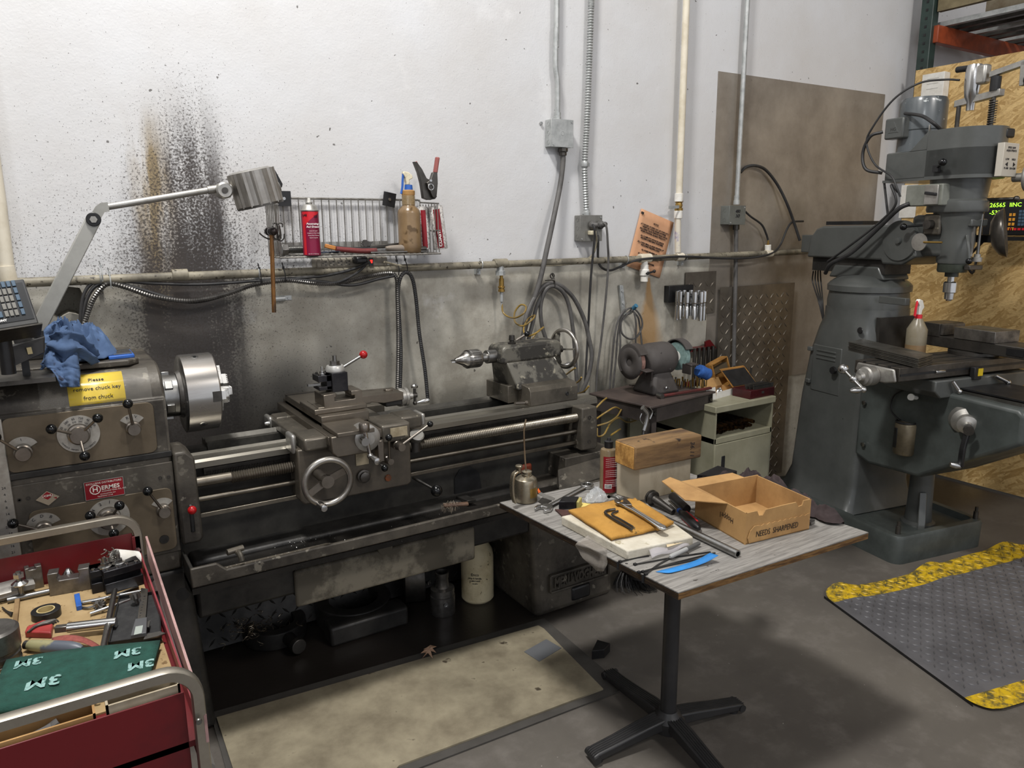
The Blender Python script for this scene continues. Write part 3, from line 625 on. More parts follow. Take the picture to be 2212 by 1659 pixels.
tag(wc.build('pipe_strap', m_zinc), 'empty steel pipe strap screwed on the wall beside the hammer handle', 'pipe clip')
# anchor bolts
a = AY(1170, 266, YW - .01)
tag(MB().hexbolt(a, (0, 1, 0), .008, .01).build('wall_bolt', m_bright), 'small bolt in the wall left of the square junction box', 'bolt')
# ================================================================= LATHE
SY, SZ = 2.66, 1.113        # spindle axis
la = thing('engine_lathe', (0.8, 2.62, 0), 'big oil-stained grey engine lathe with a three-jaw chuck, standing along the wall', 'lathe')
m_panel = mat('brown_grey_panel', '635848', '4d4334', 5, .38, .66, .45, .55, m=.3, b=.05)
m_hub = mat('hub_steel', '8b847b', '6c655d', 12, .35, .7, .32, m=.9)
m_dialp = mat('etched_dial_plate', 'a9a59d', '8b867d', 22, .4, .7, .4, m=.5)
m_cover = mat('tank_panel_peeling_paint', '716b5e', '4b463c', 4.5, .44, .52, .55, .7, b=.15, bs=20)
# --- base castings
p = [(-.62, 0), (-.62, .60), (.315, .60), (.325, .45), (.352, .0)]
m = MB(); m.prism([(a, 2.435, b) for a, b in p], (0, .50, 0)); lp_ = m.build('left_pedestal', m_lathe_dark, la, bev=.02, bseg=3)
q = AY(396, 1283, 2.434); MB().cyl(q, q + V((0, .003, 0)), .021, n=24).build('port_hole', m_black, la)
m = MB(); m.prism([(1.655, 2.425, .0), (1.64, 2.43, .30), (1.632, 2.44, .46), (1.632, 2.44, .60), (2.06, 2.44, .60), (2.062, 2.44, .4), (2.085, 2.425, .0)], (0, .46, 0))
pr = m.build('right_pedestal', m_lathe, la, bev=.03, bseg=4)
m = MB(); F = frame(AY(1190, 1240, 2.424), V((1, 0, 0)), V((0, 0, 1)))
x0, z0 = AY(1186, 1240, 2.42).x, .145; x1, z1 = AY(1313, 1215, 2.42).x, .205
a, b, c, d = [AY(u, v, 2.418) for u, v in ((1186, 1243), (1311, 1208), (1316, 1245), (1190, 1277))]
o_ = (a + b + c + d) / 4; W_ = (b - a).length; H_ = (a - d).length
F = frame((o_.x, 2.420, o_.z), (1, 0, 0), (0, 0, 1))
m = MB(F)
for bx in ((0, H_ / 2, W_, .009), (0, -H_ / 2, W_, .009), (-W_ / 2, 0, .009, H_), (W_ / 2, 0, .009, H_)): m.box((bx[0], bx[1], 0), (bx[2], bx[3], .02))
m.box((0, 0, -.006), (W_, H_, .012)); npf = m.build('cast_name_frame', m_lathe, la, bev=.003)
text('MERLI·VOGHERA', F @ Matrix.Translation((0, -.001, 0)), .062, m_lathe, npf, depth=.008, bold=.003, sx=.60)
q = AY(1255, 1286, 2.424); MB().bb(q.x - .052, q.x + .052, 2.418, 2.44, .032, .098).build('pedestal_slot', m_black, la, bev=.012)
# --- tank between the pedestals and chip tray
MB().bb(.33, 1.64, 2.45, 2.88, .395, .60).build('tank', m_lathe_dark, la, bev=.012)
m = MB(); m.bb(.645, 1.365, 2.432, 2.452, .352, .49); cv = m.build('tank_panel', m_cover, la, bev=.012, bseg=3)
q = AY(832, 1183, 2.43); MB().rev((q.x, 2.434, q.z), (0, -1, 0), [(0, 0), (.03, 0), (.028, .006), (0, .008)], 24).build('round_boss', m_cover, cv)
m_tray = mat('oil_black_tray', '171614', '262320', 6, .4, .7, .22, .45, m=.2, sp='8d8a85', ss=95, st=.27)
TY0, TY1, TX0, TX1, TZ = 2.285, 2.93, .298, 2.08, .585
m = MB(); m.bb(TX0, TX1, TY0, TY1, TZ - .02, TZ); tr = m.build('chip_tray', m_tray, la)
m = MB()   # front lip: wall with a sloping shelf behind, dipping beyond the left end
def lipq(x0, x1, z0a, z0b):
    m.hexa([(x0, TY0 - .012, TZ - .05), (x0, TY0 - .012, z0a), (x0, TY0 + .004, TZ - .05), (x0, TY0 + .004, z0a), (x1, TY0 - .012, TZ - .05), (x1, TY0 - .012, z0b), (x1, TY0 + .004, TZ - .05), (x1, TY0 + .004, z0b)])
pr_ = [(.296, .655), (.372, .655), (.40, .628), (1.60, .632), (2.08, .636)]
pts = [(a, TY0 - .012, b) for a, b in pr_] + [(2.08, TY0 - .012, .592), (.296, TY0 - .012, .592)]
m.prism(pts, (0, .014, 0)); lip = m.build('tray_lip', m_lathe, tr, bev=.004)
m = MB(); m.hexa([(.37, TY0, .615), (.37, TY0 + .075, .600), (.37, TY0, .60), (.37, TY0 + .075, .586), (.80, TY0, .615), (.74, TY0 + .075, .600), (.80, TY0, .60), (.74, TY0 + .075, .586)]); m.build('drip_shelf', mat('gritty_ledge', '5d564b', '443f37', 8, .4, .65, .5, sp='d8d5cf', ss=150, st=.36), tr)
MB().bb(TX1 - .012, TX1, TY0, TY1, TZ, .64).build('tray_end', m_lathe, tr, bev=.003)
MB().bb(TX0, TX0 + .01, TY0, 2.44, TZ, .65).build('tray_end', m_lathe_dark, tr, bev=.003)
MB().bb(TX0, TX1, TY1, TY1 + .012, TZ - .05, .72).build('splash_back', m_lathe_dark, tr)
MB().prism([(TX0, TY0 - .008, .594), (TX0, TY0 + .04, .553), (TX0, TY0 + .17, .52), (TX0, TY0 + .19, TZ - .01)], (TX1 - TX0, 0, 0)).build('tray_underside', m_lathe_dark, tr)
# right end step casting of the tray
q = AY(1240, 1040, 2.40)
m = MB(); m.hexa([(1.71, 2.34, .60), (1.74, 2.40, .60), (1.71, 2.34, .605), (1.76, 2.42, .66), (2.06, 2.34, .60), (2.06, 2.42, .60), (2.06, 2.34, .625), (2.06, 2.42, .68)]); m.bb(1.80, 2.07, 2.42, 2.80, .60, .70); m.build('tray_step', m_lathe, tr, bev=.008)
# --- bed
m = MB(); m.bb(.30, 2.03, 2.545, 2.60, .585, .905); m.bb(.30, 2.03, 2.72, 2.775, .585, .90)
for x in (.5, .9, 1.3, 1.7, 1.98): m.bb(x - .02, x + .02, 2.60, 2.72, .585, .84)
bd = m.build('bed', mat('bed_side_iron', '4a4843', '2e2c29', 4, .38, .62, .4, .55, m=.35), la)
m = MB(); pf = [(2.488, .898), (2.488, .917), (2.496, .925), (2.548, .925), (2.560, .932), (2.575, .919), (2.600, .919), (2.600, .890), (2.545, .884)]
m.prism([(.355, a, b) for a, b in pf], (1.665, 0, 0)); m.build('front_way', mat('ground_way_steel', '98948a', '716c62', 3, .35, .7, .25, .38, m=.85, stretch=(.3, 3, 3)), bd, sm=0)
m = MB(); pf = [(2.715, .885), (2.715, .914), (2.742, .914), (2.755, .928), (2.770, .914), (2.812, .914), (2.818, .906), (2.818, .885)]
m.prism([(.45, a, b) for a, b in pf], (1.57, 0, 0)); m.build('rear_way', m_bed, bd, sm=0)
m = MB(); m.bb(.37, .80, 2.61, 2.70, .84, .885); m.build('gap_block', m_lathe_dark, bd, bev=.01)
m = MB(); m.bb(.40, 1.88, 2.525, 2.546, .862, .884); rk_ = m.build('gear_rack', m_darksteel, bd)
m = MB()
for i in range(280): x = .41 + i * .00525; m.bb(x, x + .0026, 2.519, 2.526, .858, .872)
m.build('rack_teeth', m_darksteel, rk_, sm=0)
MB().prism([(1.335, 2.54, .60), (1.335, 2.54, .665), (1.36, 2.54, .70), (1.41, 2.54, .705), (1.45, 2.54, .67), (1.46, 2.54, .60)], (0, .01, 0)).build('chip_opening', m_black, bd)
q = AY(1140, 1015, 2.53); MB().box((q.x, 2.54, q.z), (.05, .02, .05)).build('orange_guard', mat('faded_orange', '6b2c16', r=.6), bd, bev=.01)
# --- lead screw and rods
def thread(m, x0, x1, r, y, z, pitch, amp=.14, n=14):
    N_ = int((x1 - x0) / pitch * 2)
    prof = [(r * (1 + (amp if i % 2 else -amp) * .5), (x1 - x0) * i / N_) for i in range(N_ + 1)]
    m.rev((x0, y, z), (1, 0, 0), [(0, 0)] + prof + [(0, x1 - x0)], n)
m_screw = mat('threaded_steel', '8b8478', '5b554c', 9, .35, .7, .3, .45, m=.95)
m = MB(); m.cyl((.36, 2.46, .862), (.47, 2.46, .861), .0165, n=18); thread(m, .47, 1.90, .0185, 2.46, .858, .0078); m.build('leadscrew', m_screw, la, sm=25)
MB().cyl((.36, 2.46, .805), (1.90, 2.46, .798), .0095, n=14).build('feed_rod', m_screw, la)
MB().bb(.36, 1.90, 2.452, 2.468, .743, .757).build('control_rod', m_screw, la, bev=.001)
m = MB(); m.prism([(1.885, 2.42, .905), (1.965, 2.42, .905), (1.972, 2.42, .73), (1.96, 2.42, .715), (1.882, 2.42, .72)], (0, .13, 0)); bk = m.build('end_bracket', m_lathe, la, bev=.006)
for z in (.86, .755): MB().rev((1.925, 2.421, z), (0, -1, 0), [(.0, 0), (.009, 0), (.009, .002), (.005, .002), (.005, .0005), (0, .0005)], 12).build('bracket_screw', m_darksteel, bk)
# left lead-screw housing with the red lever
m = MB(); m.prism([(.298, 2.40, .985), (.335, 2.40, .985), (.358, 2.40, .96), (.362, 2.40, .695), (.350, 2.40, .683), (.298, 2.40, .683)], (0, .14, 0)); lh = m.build('leadscrew_housing', m_lathe, la, bev=.012, bseg=3)
q = AY(414, 1110, 2.398); MB().bb(q.x - .007, q.x + .007, 2.397, 2.41, q.z - .062, q.z + .030).build('lever_slot', m_black, lh, bev=.004)
c = AY(415, 1102, 2.365); m = MB(); m.cyl((c.x, 2.41, c.z), (c.x, 2.37, c.z), .004); m.build('lever', m_steel, lh); MB().sph(c, .0135, 18).build('red_knob', m_redball, lh)
# --- headstock
YH = 2.425
prof = [(YH, .60), (YH, 1.155)]
for i in range(9): t = i / 8 * PI / 2; prof.append((YH + .115 * (1 - math.cos(t)), 1.155 + .095 * math.sin(t)))
prof += [(2.86, 1.25), (2.90, 1.20), (2.92, .60)]
m = MB(); m.prism([(-.60, a, b) for a, b in prof], (.895, 0, 0)); hs = m.build('headstock', m_lathe, la, bev=.008)
# separate top cover plate
m = MB(); m.prism([(-.10, 2.50, 1.25), (.215, 2.50, 1.25), (.245, 2.53, 1.25), (.245, 2.80, 1.25), (-.10, 2.80, 1.25)], (0, 0, .018)); m.build('top_cover', m_lathe, hs, bev=.004)
# joint line: upper housing oversails the gearbox
m = MB(); m.bb(-.60, .298, YH - .006, YH, .97, .99); m.build('joint_band', m_lathe_dark, hs, bev=.003)
MB().prism([(-.60, YH - .004, .66), (.296, YH - .004, .66), (.296, YH - .004, .955), (-.60, YH - .004, .955)], (0, .01, 0)).build('gearbox_front', m_lathe, hs, bev=.003)
def rpanel(px, name, y, r=.02, mt=m_panel, th=.005):
    c = [AY(u, v, y) for u, v in px]; x0, x1 = c[0].x, c[1].x; z1, z0 = c[0].z, c[2].z
    pts = []
    for cx_, cz_, a0 in ((x1 - r, z1 - r, 0), (x0 + r, z1 - r, 90), (x0 + r, z0 + r, 180), (x1 - r, z0 + r, 270)):
        for k in range(5): a = math.radians(a0 + k * 22.5); pts.append((cx_ + r * math.cos(a), y, cz_ + r * math.sin(a)))
    return MB().prism(pts, (0, th, 0)).build(name, mt, hs, bev=.0015)
upn = rpanel([(0, 906), (330, 869), (341, 976)], 'upper_control_panel', YH - .006)
dn = rpanel([(60, 1106), (371, 1058), (371, 1187)], 'lower_control_panel', YH - .009)
def lever(px, py, hubr, hubh, balls, name, arc=None, fullR=None, yb=YH - .008, br=.014, txt=None, pan=None):
    pan = pan or upn
    c = AY(px, py, yb); c.y = yb
    g = MB().rev(c, (0, -1, 0), [(0, 0), (hubr * 1.12, 0), (hubr * 1.12, hubh * .55), (hubr * .95, hubh * .6), (hubr * .88, hubh), (0, hubh)], 28).build(name, m_hub, pan)
    if fullR: MB().ring((c.x, yb + .001, c.z), (0, -1, 0), hubr * 1.15, fullR, .003, 56).build('dial_plate', m_dialp, g)
    if arc:
        a0, a1, R0, R1 = arc; pts = []
        for k in range(13): a = math.radians(a0 + (a1 - a0) * k / 12); pts.append((c.x + R1 * math.cos(a), yb - .002, c.z + R1 * math.sin(a)))
        for k in range(13): a = math.radians(a1 + (a0 - a1) * k / 12); pts.append((c.x + R0 * math.cos(a), yb - .002, c.z + R0 * math.sin(a)))
        MB().prism(pts, (0, .003, 0)).build('dial_plate', m_dialp, g)
    for (bx, by, dy) in balls:
        e = AY(bx, by, yb - dy); s = V((c.x, yb - hubh * .6, c.z)); d = (e - s).normalized()
        h = MB().cyl(s + d * hubr * .7, e, .0045, .0035, 10).build('lever', m_hub, g); MB().sph(e, br, 18).build('ball_knob', m_ball, h)
    if txt:
        for s_, a, R, sz in txt:
            a = math.radians(a); text(s_, frame((c.x + R * math.cos(a), yb - .003, c.z + R * math.sin(a)), V((math.sin(a), 0, -math.cos(a))), V((math.cos(a), 0, math.sin(a)))), sz, m_ink, g, depth=.0003)
    return g
lever(170, 937, .026, .032, [(111, 927, .05), (211, 903, .05), (183, 985, .05)], 'speed_dial', fullR=.054,
      txt=
      [(s, 150 - i * 24, .046, .0085) for i, s in enumerate(['25', '280', '65', '720', '45', '520'])] + [(s, 150 - i * 24, .036, .0065) for i, s in enumerate(['35', '100', '310', '200', '120', '180'])] + [(ch, 205 + i * 5.6, -.0 + .047, .006) for i, ch in enumerate('CHANGE WHEN STATIONARY')])
lever(287, 923, .0185, .04, [(276, 872, .05)], 'reverse_lever', arc=(38, 142, .02, .040), txt=[('R', 112, .033, .012), ('V', 72, .033, .012)])
lever(50, 975, .0205, .04, [(-10, 945, .05)], 'range_lever', arc=(30, 140, .022, .042), txt=[('I', 92, .034, .01)])
lever(352, 1100, .018, .04, [(319, 1061, .05)], 'feed_lever', arc=(38, 145, .02, .037), pan=dn)
lever(95, 1140, .02, .045, [(28, 1131, .05)], 'thread_lever', arc=(20, 160, .022, .045), txt=[('C', 128, .036, .012), ('D', 92, .036, .012), ('B', 56, .036, .012)], pan=dn)
lever(235, 1117, .028, .04, [(258, 1092, .06), (195, 1114, .055), (246, 1152, .05)], 'pitch_dial', fullR=.056, txt=[('2', 112, .047, .013), ('1', 82, .047, .013), ('4', 142, .047, .013)], pan=dn)
q = AY(355, 1165, YH - .01); MB().rev(q, (0, -1, 0), [(0, 0), (.014, 0), (.013, .003), (0, .003)], 24).build('plug_cap', m_lathe_dark, dn)
q = AY(217, 1142, YH - .01)
# plates
a, b, c, d = [AY(u, v, YH - .006) for u, v in ((181, 1046), (265, 1031), (269, 1068), (184, 1079))]
W_, H_ = b.x - a.x, .055; F = frame((a.x + W_ / 2, YH - .0085, (a.z + d.z) / 2 + .001), (1, 0, 0), (0, 0, 1))
np_ = MB(F).box((0, 0, 0), (W_, H_, .002)).build('distributor_plate', m_red, hs, bev=.0008)
m_let = mat('pale_lettering', 'd3cfc4', r=.5)
m = MB(F)
for bx in ((0, H_ / 2, W_, .0016), (0, -H_ / 2, W_, .0016), (-W_ / 2, 0, .0016, H_), (W_ / 2, 0, .0016, H_)): m.box((bx[0], bx[1], .001), (bx[2], bx[3], .0018))
m.build('plate_rim', m_alu, np_)
for s_, x_, y_, sz, al in (('EXCLUSIVE DISTRIBUTORS', 0, .0195, .0078, 'CENTER'), ('ERMES', -.008, .003, .017, 'LEFT'), ('H', -.024, .001, .021, 'CENTER'), ('MACHINE TOOL CO., INC.', -.008, -.0075, .0055, 'LEFT'), ('HUNTINGTON, N.Y.', .008, -.0155, .0045, 'CENTER'), ('TELEPHONE 516-423', 0, -.0215, .0045, 'CENTER')):
    text(s_, F @ Matrix.Translation((x_, y_, .0013)), sz, m_let, np_, depth=.0003, align=al, bold=.0003 if sz > .01 else 0)
MB(F).ring((-.024, .001, .0012), (0, 0, 1), .0125, .0148, .0005, 12).build('gear_emblem', m_let, np_)
c = AY(103, 1076, YH - .008); F = frame(c, (1, 0, 0), (0, 0, 1))
dp = MB(F).prism([(-.029, 0, 0), (0, -.0215, 0), (.029, 0, 0), (0, .0215, 0)], (0, 0, .002)).build('diamond_badge', mat('badge_cream', '9c8f7b', r=.45, m=.2), hs)
MB(F).prism([(-.015, .0075, .0021), (0, -.004, .0021), (.015, .0075, .0021), (0, .0195, .0021)], (0, 0, .0005)).build('red_field', m_red, dp)
MB(F).prism([(.014, 0, .0021), (.022, -.006, .0021), (.022, .0, .0021)], (0, 0, .0005)).build('red_corner', m_red, dp)
text('UCIMU', F @ Matrix.Translation((0, .0075, .0028)), .0085, m_let, dp, depth=.0003, bold=.0002)
# yellow warning label over the shoulder
def shoulder(x, s):   # s along the curve in radians
    return V((x, YH + .115 * (1 - math.cos(s)) - .0012 * math.cos(s), 1.155 + .095 * math.sin(s) + .0012 * math.sin(s)))
xl0, xl1 = AY(145, 840, 2.45).x, AY(269, 845, 2.45).x
yl = MB().grid(lambda u, v: shoulder(xl0 + (xl1 - xl0) * u, .06 + 1.0 * v), 2, 10).build('warning_label', m_yellow, hs, sm=60, solid=.0006)
for s_, sa in (('Please', .80), ('remove chuck key', .52), ('from chuck', .25)):
    P_ = shoulder((xl0 + xl1) / 2 + .002, sa); tn = shoulder(0, sa + .05) - shoulder(0, sa)
    text(s_, frame(P_ + V((0, -.0012 * math.cos(sa), .0012 * math.sin(sa))), (1, 0, 0), tn), .0165, m_ink, yl, depth=.0004)
MB().grid(lambda u, v: shoulder(xl0 - .07 + (xl1 - xl0 + .14) * u, .02 + 1.1 * v) + V((0, 0, 0)) * .5 + V((0, -.0004, .0004)) * (1 + noise.noise(V((u * 9, v * 9, 0)))), 20, 10).build('clear_tape', mat('clear_tape', 'c9c6bd', r=.12, alpha=.09), hs, sm=60)
MB().bb(-.30, -.118, YH - .012, YH + .02, .64, 1.15).build('gear_chart_cover', m_dialp, hs, bev=.003)
for k, s_ in enumerate(['24', '4', '6', '8', '14', '16', '28½', '14', '15', '16', '21']):
    text(s_, frame((-.136, YH - .0125, .955 - k * .019), (1, 0, 0), (0, 0, 1)), .010, m_ink, hs, depth=.0003)
for u, v in ((346, 1032), (364, 1030), (42, 1080), (61, 1076)):
    MB().rev(AY(u, v, YH - .003), (0, -1, 0), [(0, 0), (.0055, 0), (.0055, .003), (.003, .003), (.003, .001), (0, .001)], 14).build('socket_screw', m_darksteel, hs)
# spindle nose and chuck
m = MB(); m.rev((.285, SY, SZ), (1, 0, 0), [(0, 0), (.105, 0), (.105, .022), (.098, .028), (0, .028)], 40); m.build('spindle_flange', mat('flange_grey', '6d6f70', '535353', 8, r=.35, m=.7), la, bev=.002)
m = MB(); m.rev((.31, SY, SZ), (1, 0, 0), [(0, 0), (.072, 0), (.072, .05), (0, .05)], 40)
for k in range(6):
    a = k * PI / 3 + .4; m.box((.33, SY + .072 * math.cos(a), SZ + .072 * math.sin(a)), (.025, .03, .016), (a - PI / 2, 0, 0))
m.build('spindle_nose', m_steel, la, bev=.002)
ck = MB().rev((.372, SY, SZ), (1, 0, 0), [(0, -.012), (.075, -.012), (.08, 0), (.122, 0), (.131, .004), (.131, .102), (.128, .106), (.03, .106), (.03, .02), (0, .02)], 72).build('chuck', mat('turned_chuck_steel', 'bdbcb9', '8f8983', 2.2, .35, .65, .2, .33, m=.9, stretch=(.4, 3, 3)), la)
for (u, v) in ((420, 771), (440, 916)):
    # key sockets sit on the rim where the photo shows them
    r_ = ray(u, v)
    # analytic intersection with the chuck cylinder
    oy, oz = CAM.y - SY, CAM.z - SZ; A = r_.y ** 2 + r_.z ** 2; B = 2 * (oy * r_.y + oz * r_.z); C_ = oy * oy + oz * oz - .131 ** 2
    t = (-B - math.sqrt(B * B - 4 * A * C_)) / (2 * A); P_ = CAM + r_ * t; nrm = V((0, P_.y - SY, P_.z - SZ)).normalized()
    k = MB().rev(P_ - nrm * .004, nrm, [(.0, .002), (.006, .002), (.006, .0048), (.0105, .0048), (.0125, .004), (.0125, 0)], 28).build('key_socket', m_steel, ck)
    MB().box(P_ + nrm * .0, (.0085, .0085, .0065), axm(nrm)).build('square_hole', m_black, k)
# three jaws
m_jaw = mat('jaw_steel', 'e2e1de', '8d8983', 20, .5, .6, .3, .35, m=.7)
for k, ang in enumerate((math.radians(178), math.radians(58), math.radians(298))):
    e = V((0, math.cos(ang), math.sin(ang))); t_ = V((0, -e.z, e.y)); F = Matrix((V((1, 0, 0)), t_, e)).transposed().to_4x4(); F.translation = V((.478, SY, SZ))
    m = MB(F); m.bb(-.012, .016, -.015, .015, .020, .118); m.bb(.016, .031, -.014, .014, .018, .085); m.bb(.031, .046, -.013, .013, .016, .052)
    for q in range(5): m.bb(.046, .050, -.013, .013, .018 + q * .007, .0215 + q * .007)
    m.build('chuck_jaw', m_jaw, ck, bev=.001)
    m = MB(F); m.bb(-.028, -.0, -.017, .017, .10, .1325); m.build('jaw_slot', m_darksteel, ck)
MB().cyl((.474, SY, SZ), (.480, SY, SZ), .032, n=30).build('chuck_bore', m_black, ck)
# --- carriage
m_sad = mat('worn_saddle_iron', '6d675d', '49453e', 7, .38, .64, .3, .5, m=.55, b=.12, bs=30, sp='97917f', ss=40, st=.35)
m_way = mat('scraped_slide_iron', '857d72', '676056', 6, .35, .7, .28, .4, m=.85)
cg = MB()
cg.bb(.690, .775, 2.37, 2.50, .928, .972); cg.bb(.96, 1.07, 2.36, 2.52, .915, .980); cg.bb(1.07, 1.155, 2.44, 2.55, .930, .978)
cg.bb(.70, 1.07, 2.42, 2.86, .915, .952); cg.bb(.71, .80, 2.78, 2.86, .905, .957); cg.bb(1.0, 1.15, 2.78, 2.86, .905, .957)
sd = cg.build('saddle', m_sad, la, bev=.008, bseg=3)
for x, y in ((.675, 2.42), (.700, 2.80)):
    MB().bb(x - .012, x + .006, y, y + .075, .912, .978 if y < 2.5 else .956).build('way_wiper', m_alu, sd, bev=.008)
MB().bb(1.152, 1.168, 2.44, 2.52, .935, .98).build('way_wiper', m_alu, sd, bev=.006)
q = V((.68, 2.795, .935)); MB().rev((.69, 2.80, .935), (-1, 0, 0), [(0, 0), (.008, 0), (.008, .01), (.005, .018), (0, .018)], 10).build('oil_nipple', m_bright, sd)
# cross ways and slide (axis along y)
m = MB(); m.bb(.765, .955, 2.345, 2.96, .945, .975); m.bb(.79, .93, 2.36, 2.96, .975, .988)
m.build('cross_ways', m_way, sd, bev=.002)
m = MB(); m.prism([(.768, 2.325, .978), (.915, 2.325, .978), (.915, 2.325, .93), (.905, 2.325, .905), (.785, 2.325, .905), (.768, 2.325, .925)], (0, .045, 0)); m.build('cross_slide_end', m_way, sd, bev=.004)
m = MB(); m.bb(.79, .965, 2.485, 2.93, .975, 1.010); xs = m.build('cross_slide', m_way, la, bev=.002)
m = MB()
m.bb(.785, .915, 2.31, 2.47, .978, .992); m.build('way_cover', m_way, sd, bev=.002)
for dy in (2.56, 2.9): MB().bb(.788, .967, dy, dy + .012, 1.0085, 1.0105).build('tee_slot', m_black, xs)
# cross feed dial and crank
c = V((.892, 2.345, .957))
cd_ = MB().rev(c, (0, -1, 0), [(0, -.04), (.042, -.04), (.044, .0), (.046, .002), (.046, .008), (.043, .009), (.043, .016), (.045, .017), (.045, .026), (.036, .030), (.018, .031), (.018, .045), (0, .045)], 44).build('crossfeed_dial', m_alu, la)
h0, h1, h2 = AY(787, 946, 2.285), AY(787, 928, 2.285), AY(800, 985, 2.285)
m = MB(); m.cyl(h1, h2, .0075, .006, 14); m.rev((h0.x, 2.295, h0.z - .012), (0, -1, 0), [(0, 0), (.014, 0), (.014, .02), (0, .02)], 20); m.sph(h2, .011); cr = m.build('crank_arm', m_bright, cd_)
m = MB(); m.rev(h1 - V((0, 0, .006)), (0, 0, 1), [(0, 0), (.0165, .0), (.018, .005), (.018, .024), (.014, .030), (0, .032)], 24); m.build('crank_weight', m_hub, cr)
g0 = AY(799, 985, 2.285); g1 = AY(814, 996, 2.235)
MB().rev(g0, g1 - g0, [(0, 0), (.006, 0), (.006, .01), (.0105, .022), (.0125, .045), (.0115, .056), (0, .062)], 18).build('crank_grip', m_bright, cr)
m = MB(); c0 = AY(823, 925, 2.33)
a = AY(812, 950, 2.35); b = AY(826, 950, 2.35); c2_ = AY(829, 995, 2.35)
MB().bb(a.x, b.x, 2.335, 2.37, c2_.z, a.z + .0).build('stop_bar', m_hub, la, bev=.004)
# compound slide parallel to the bed
m = MB(); m.bb(.780, .975, 2.525, 2.70, 1.010, 1.028); m.bb(.80, 1.00, 2.545, 2.68, 1.02, 1.03); sw = m.build('compound_base', m_way, la, bev=.003)
m = MB(); m.prism([(.822, 2.545, 1.024), (.822, 2.545, 1.072), (.868, 2.545, 1.076), (.868, 2.545, 1.060), (.862, 2.545, 1.060), (.862, 2.545, 1.046), (.938, 2.545, 1.046), (.938, 2.545, 1.060), (.925, 2.545, 1.060), (.925, 2.545, 1.076), (.965, 2.545, 1.076), (.967, 2.545, 1.052), (1.13, 2.545, 1.047), (1.13, 2.545, 1.018), (1.05, 2.545, 1.014), (1.0, 2.545, 1.024)], (0, .105, 0)); cs = m.build('compound_slide', m_way, la, bev=.002)
MB().bb(1.075, 1.105, 2.585, 2.61, 1.045, 1.056).build('oil_cap', m_way, cs, bev=.004)
MB().bb(1.06, 1.13, 2.555, 2.64, .995, 1.02).build('slide_underside', m_lathe_dark, cs, bev=.005)
cdl = MB().rev((1.128, 2.598, 1.016), (1, 0, 0), [(0, 0), (.034, 0), (.036, .006), (.036, .014), (.033, .015), (.033, .024), (.036, .025), (.036, .036), (.03, .040), (.014, .042), (.014, .06), (0, .06)], 40).build('compound_dial', m_alu, la)
a, b, c_ = AY(898, 836, 2.598), AY(898, 868, 2.598), AY(916, 866, 2.575)
m = MB(); m.cyl(V((1.20, 2.598, 1.05)), V((1.20, 2.598, .985)), .0055, n=12); m.rev((1.188, 2.598, 1.016), (1, 0, 0), [(0, 0), (.010, 0), (.010, .02), (0, .02)], 16); m.sph((1.20, 2.598, .985), .0085); cra = m.build('crank_arm', m_darksteel, cdl)
MB().rev((1.20, 2.598, 1.045), (0, 0, 1), [(0, 0), (.012, 0), (.014, .003), (.014, .010), (.009, .015), (0, .016)], 20).build('crank_weight', m_bright, cra)
MB().rev((1.205, 2.598, .985), (1, -.15, .12), [(0, 0), (.004, 0), (.004, .012), (.008, .022), (.010, .045), (.008, .052), (0, .054)], 16).build('crank_grip', m_bright, cra)
# quick-change tool post
tp = MB().bb(.863, .922, 2.565, 2.645, 1.074, 1.144).build('tool_post', m_black, la, bev=.002)
m_blk = mat('blackened_tool_steel', '232326', '343335', 14, r=.32, m=.6)
tp.data.materials[0] = m_blk
c = V((.890, 2.605, 1.144))
MB().rev(c, (0, 0, 1), [(0, 0), (.034, 0), (.035, .004), (.031, .02), (.029, .022), (0, .022)], 36).build('clamp_collar', mat('satin_alloy', 'b4b3af', r=.38, m=.5), tp)
m = MB(); m.rev(c + V((0, 0, .022)), (0, 0, 1), [(0, 0), (.022, 0), (.022, .003), (0, .003)], 28); m.hexbolt(c + V((0, 0, .025)), (0, 0, 1), .0175, .013); m.cyl(c + V((0, 0, .038)), c + V((0, 0, .058)), .0075, n=14); m.build('post_nut', m_steel, tp)
e = AY(785, 766, 2.60); s_ = c + V((.028, -.005, .012)); hh = MB().cyl(s_, e, .005, n=12).build('clamp_handle', m_steel, tp); MB().sph(e, .0155, 20).build('red_knob', m_redball, hh)
m = MB(); m.bb(.815, .863, 2.572, 2.640, 1.115, 1.138); m.bb(.845, .863, 2.572, 2.640, 1.085, 1.138); m.bb(.817, .863, 2.572, 2.640, 1.084, 1.098)
th_ = m.build('tool_holder', m_blk, tp, bev=.0015)
m = MB(); q = V((.842, 2.61, 1.138)); m.rev(q, (0, 0, 1), [(0, 0), (.015, 0), (.015, .003), (.009, .004), (.009, .010), (.0035, .011), (.0035, .028), (0, .028)], 18); m.build('height_nut', m_bright, th_)
for x, y in ((.823, 2.58), (.828, 2.63)): MB().rev((x, y, 1.137), (0, 0, 1), [(0, 0), (.0045, 0), (.0045, .006), (0, .006)], 10).build('set_screw', m_darksteel, th_)
MB().box((.805, 2.595, 1.105), (.045, .012, .008)).build('cutting_tool', m_steel, th_)
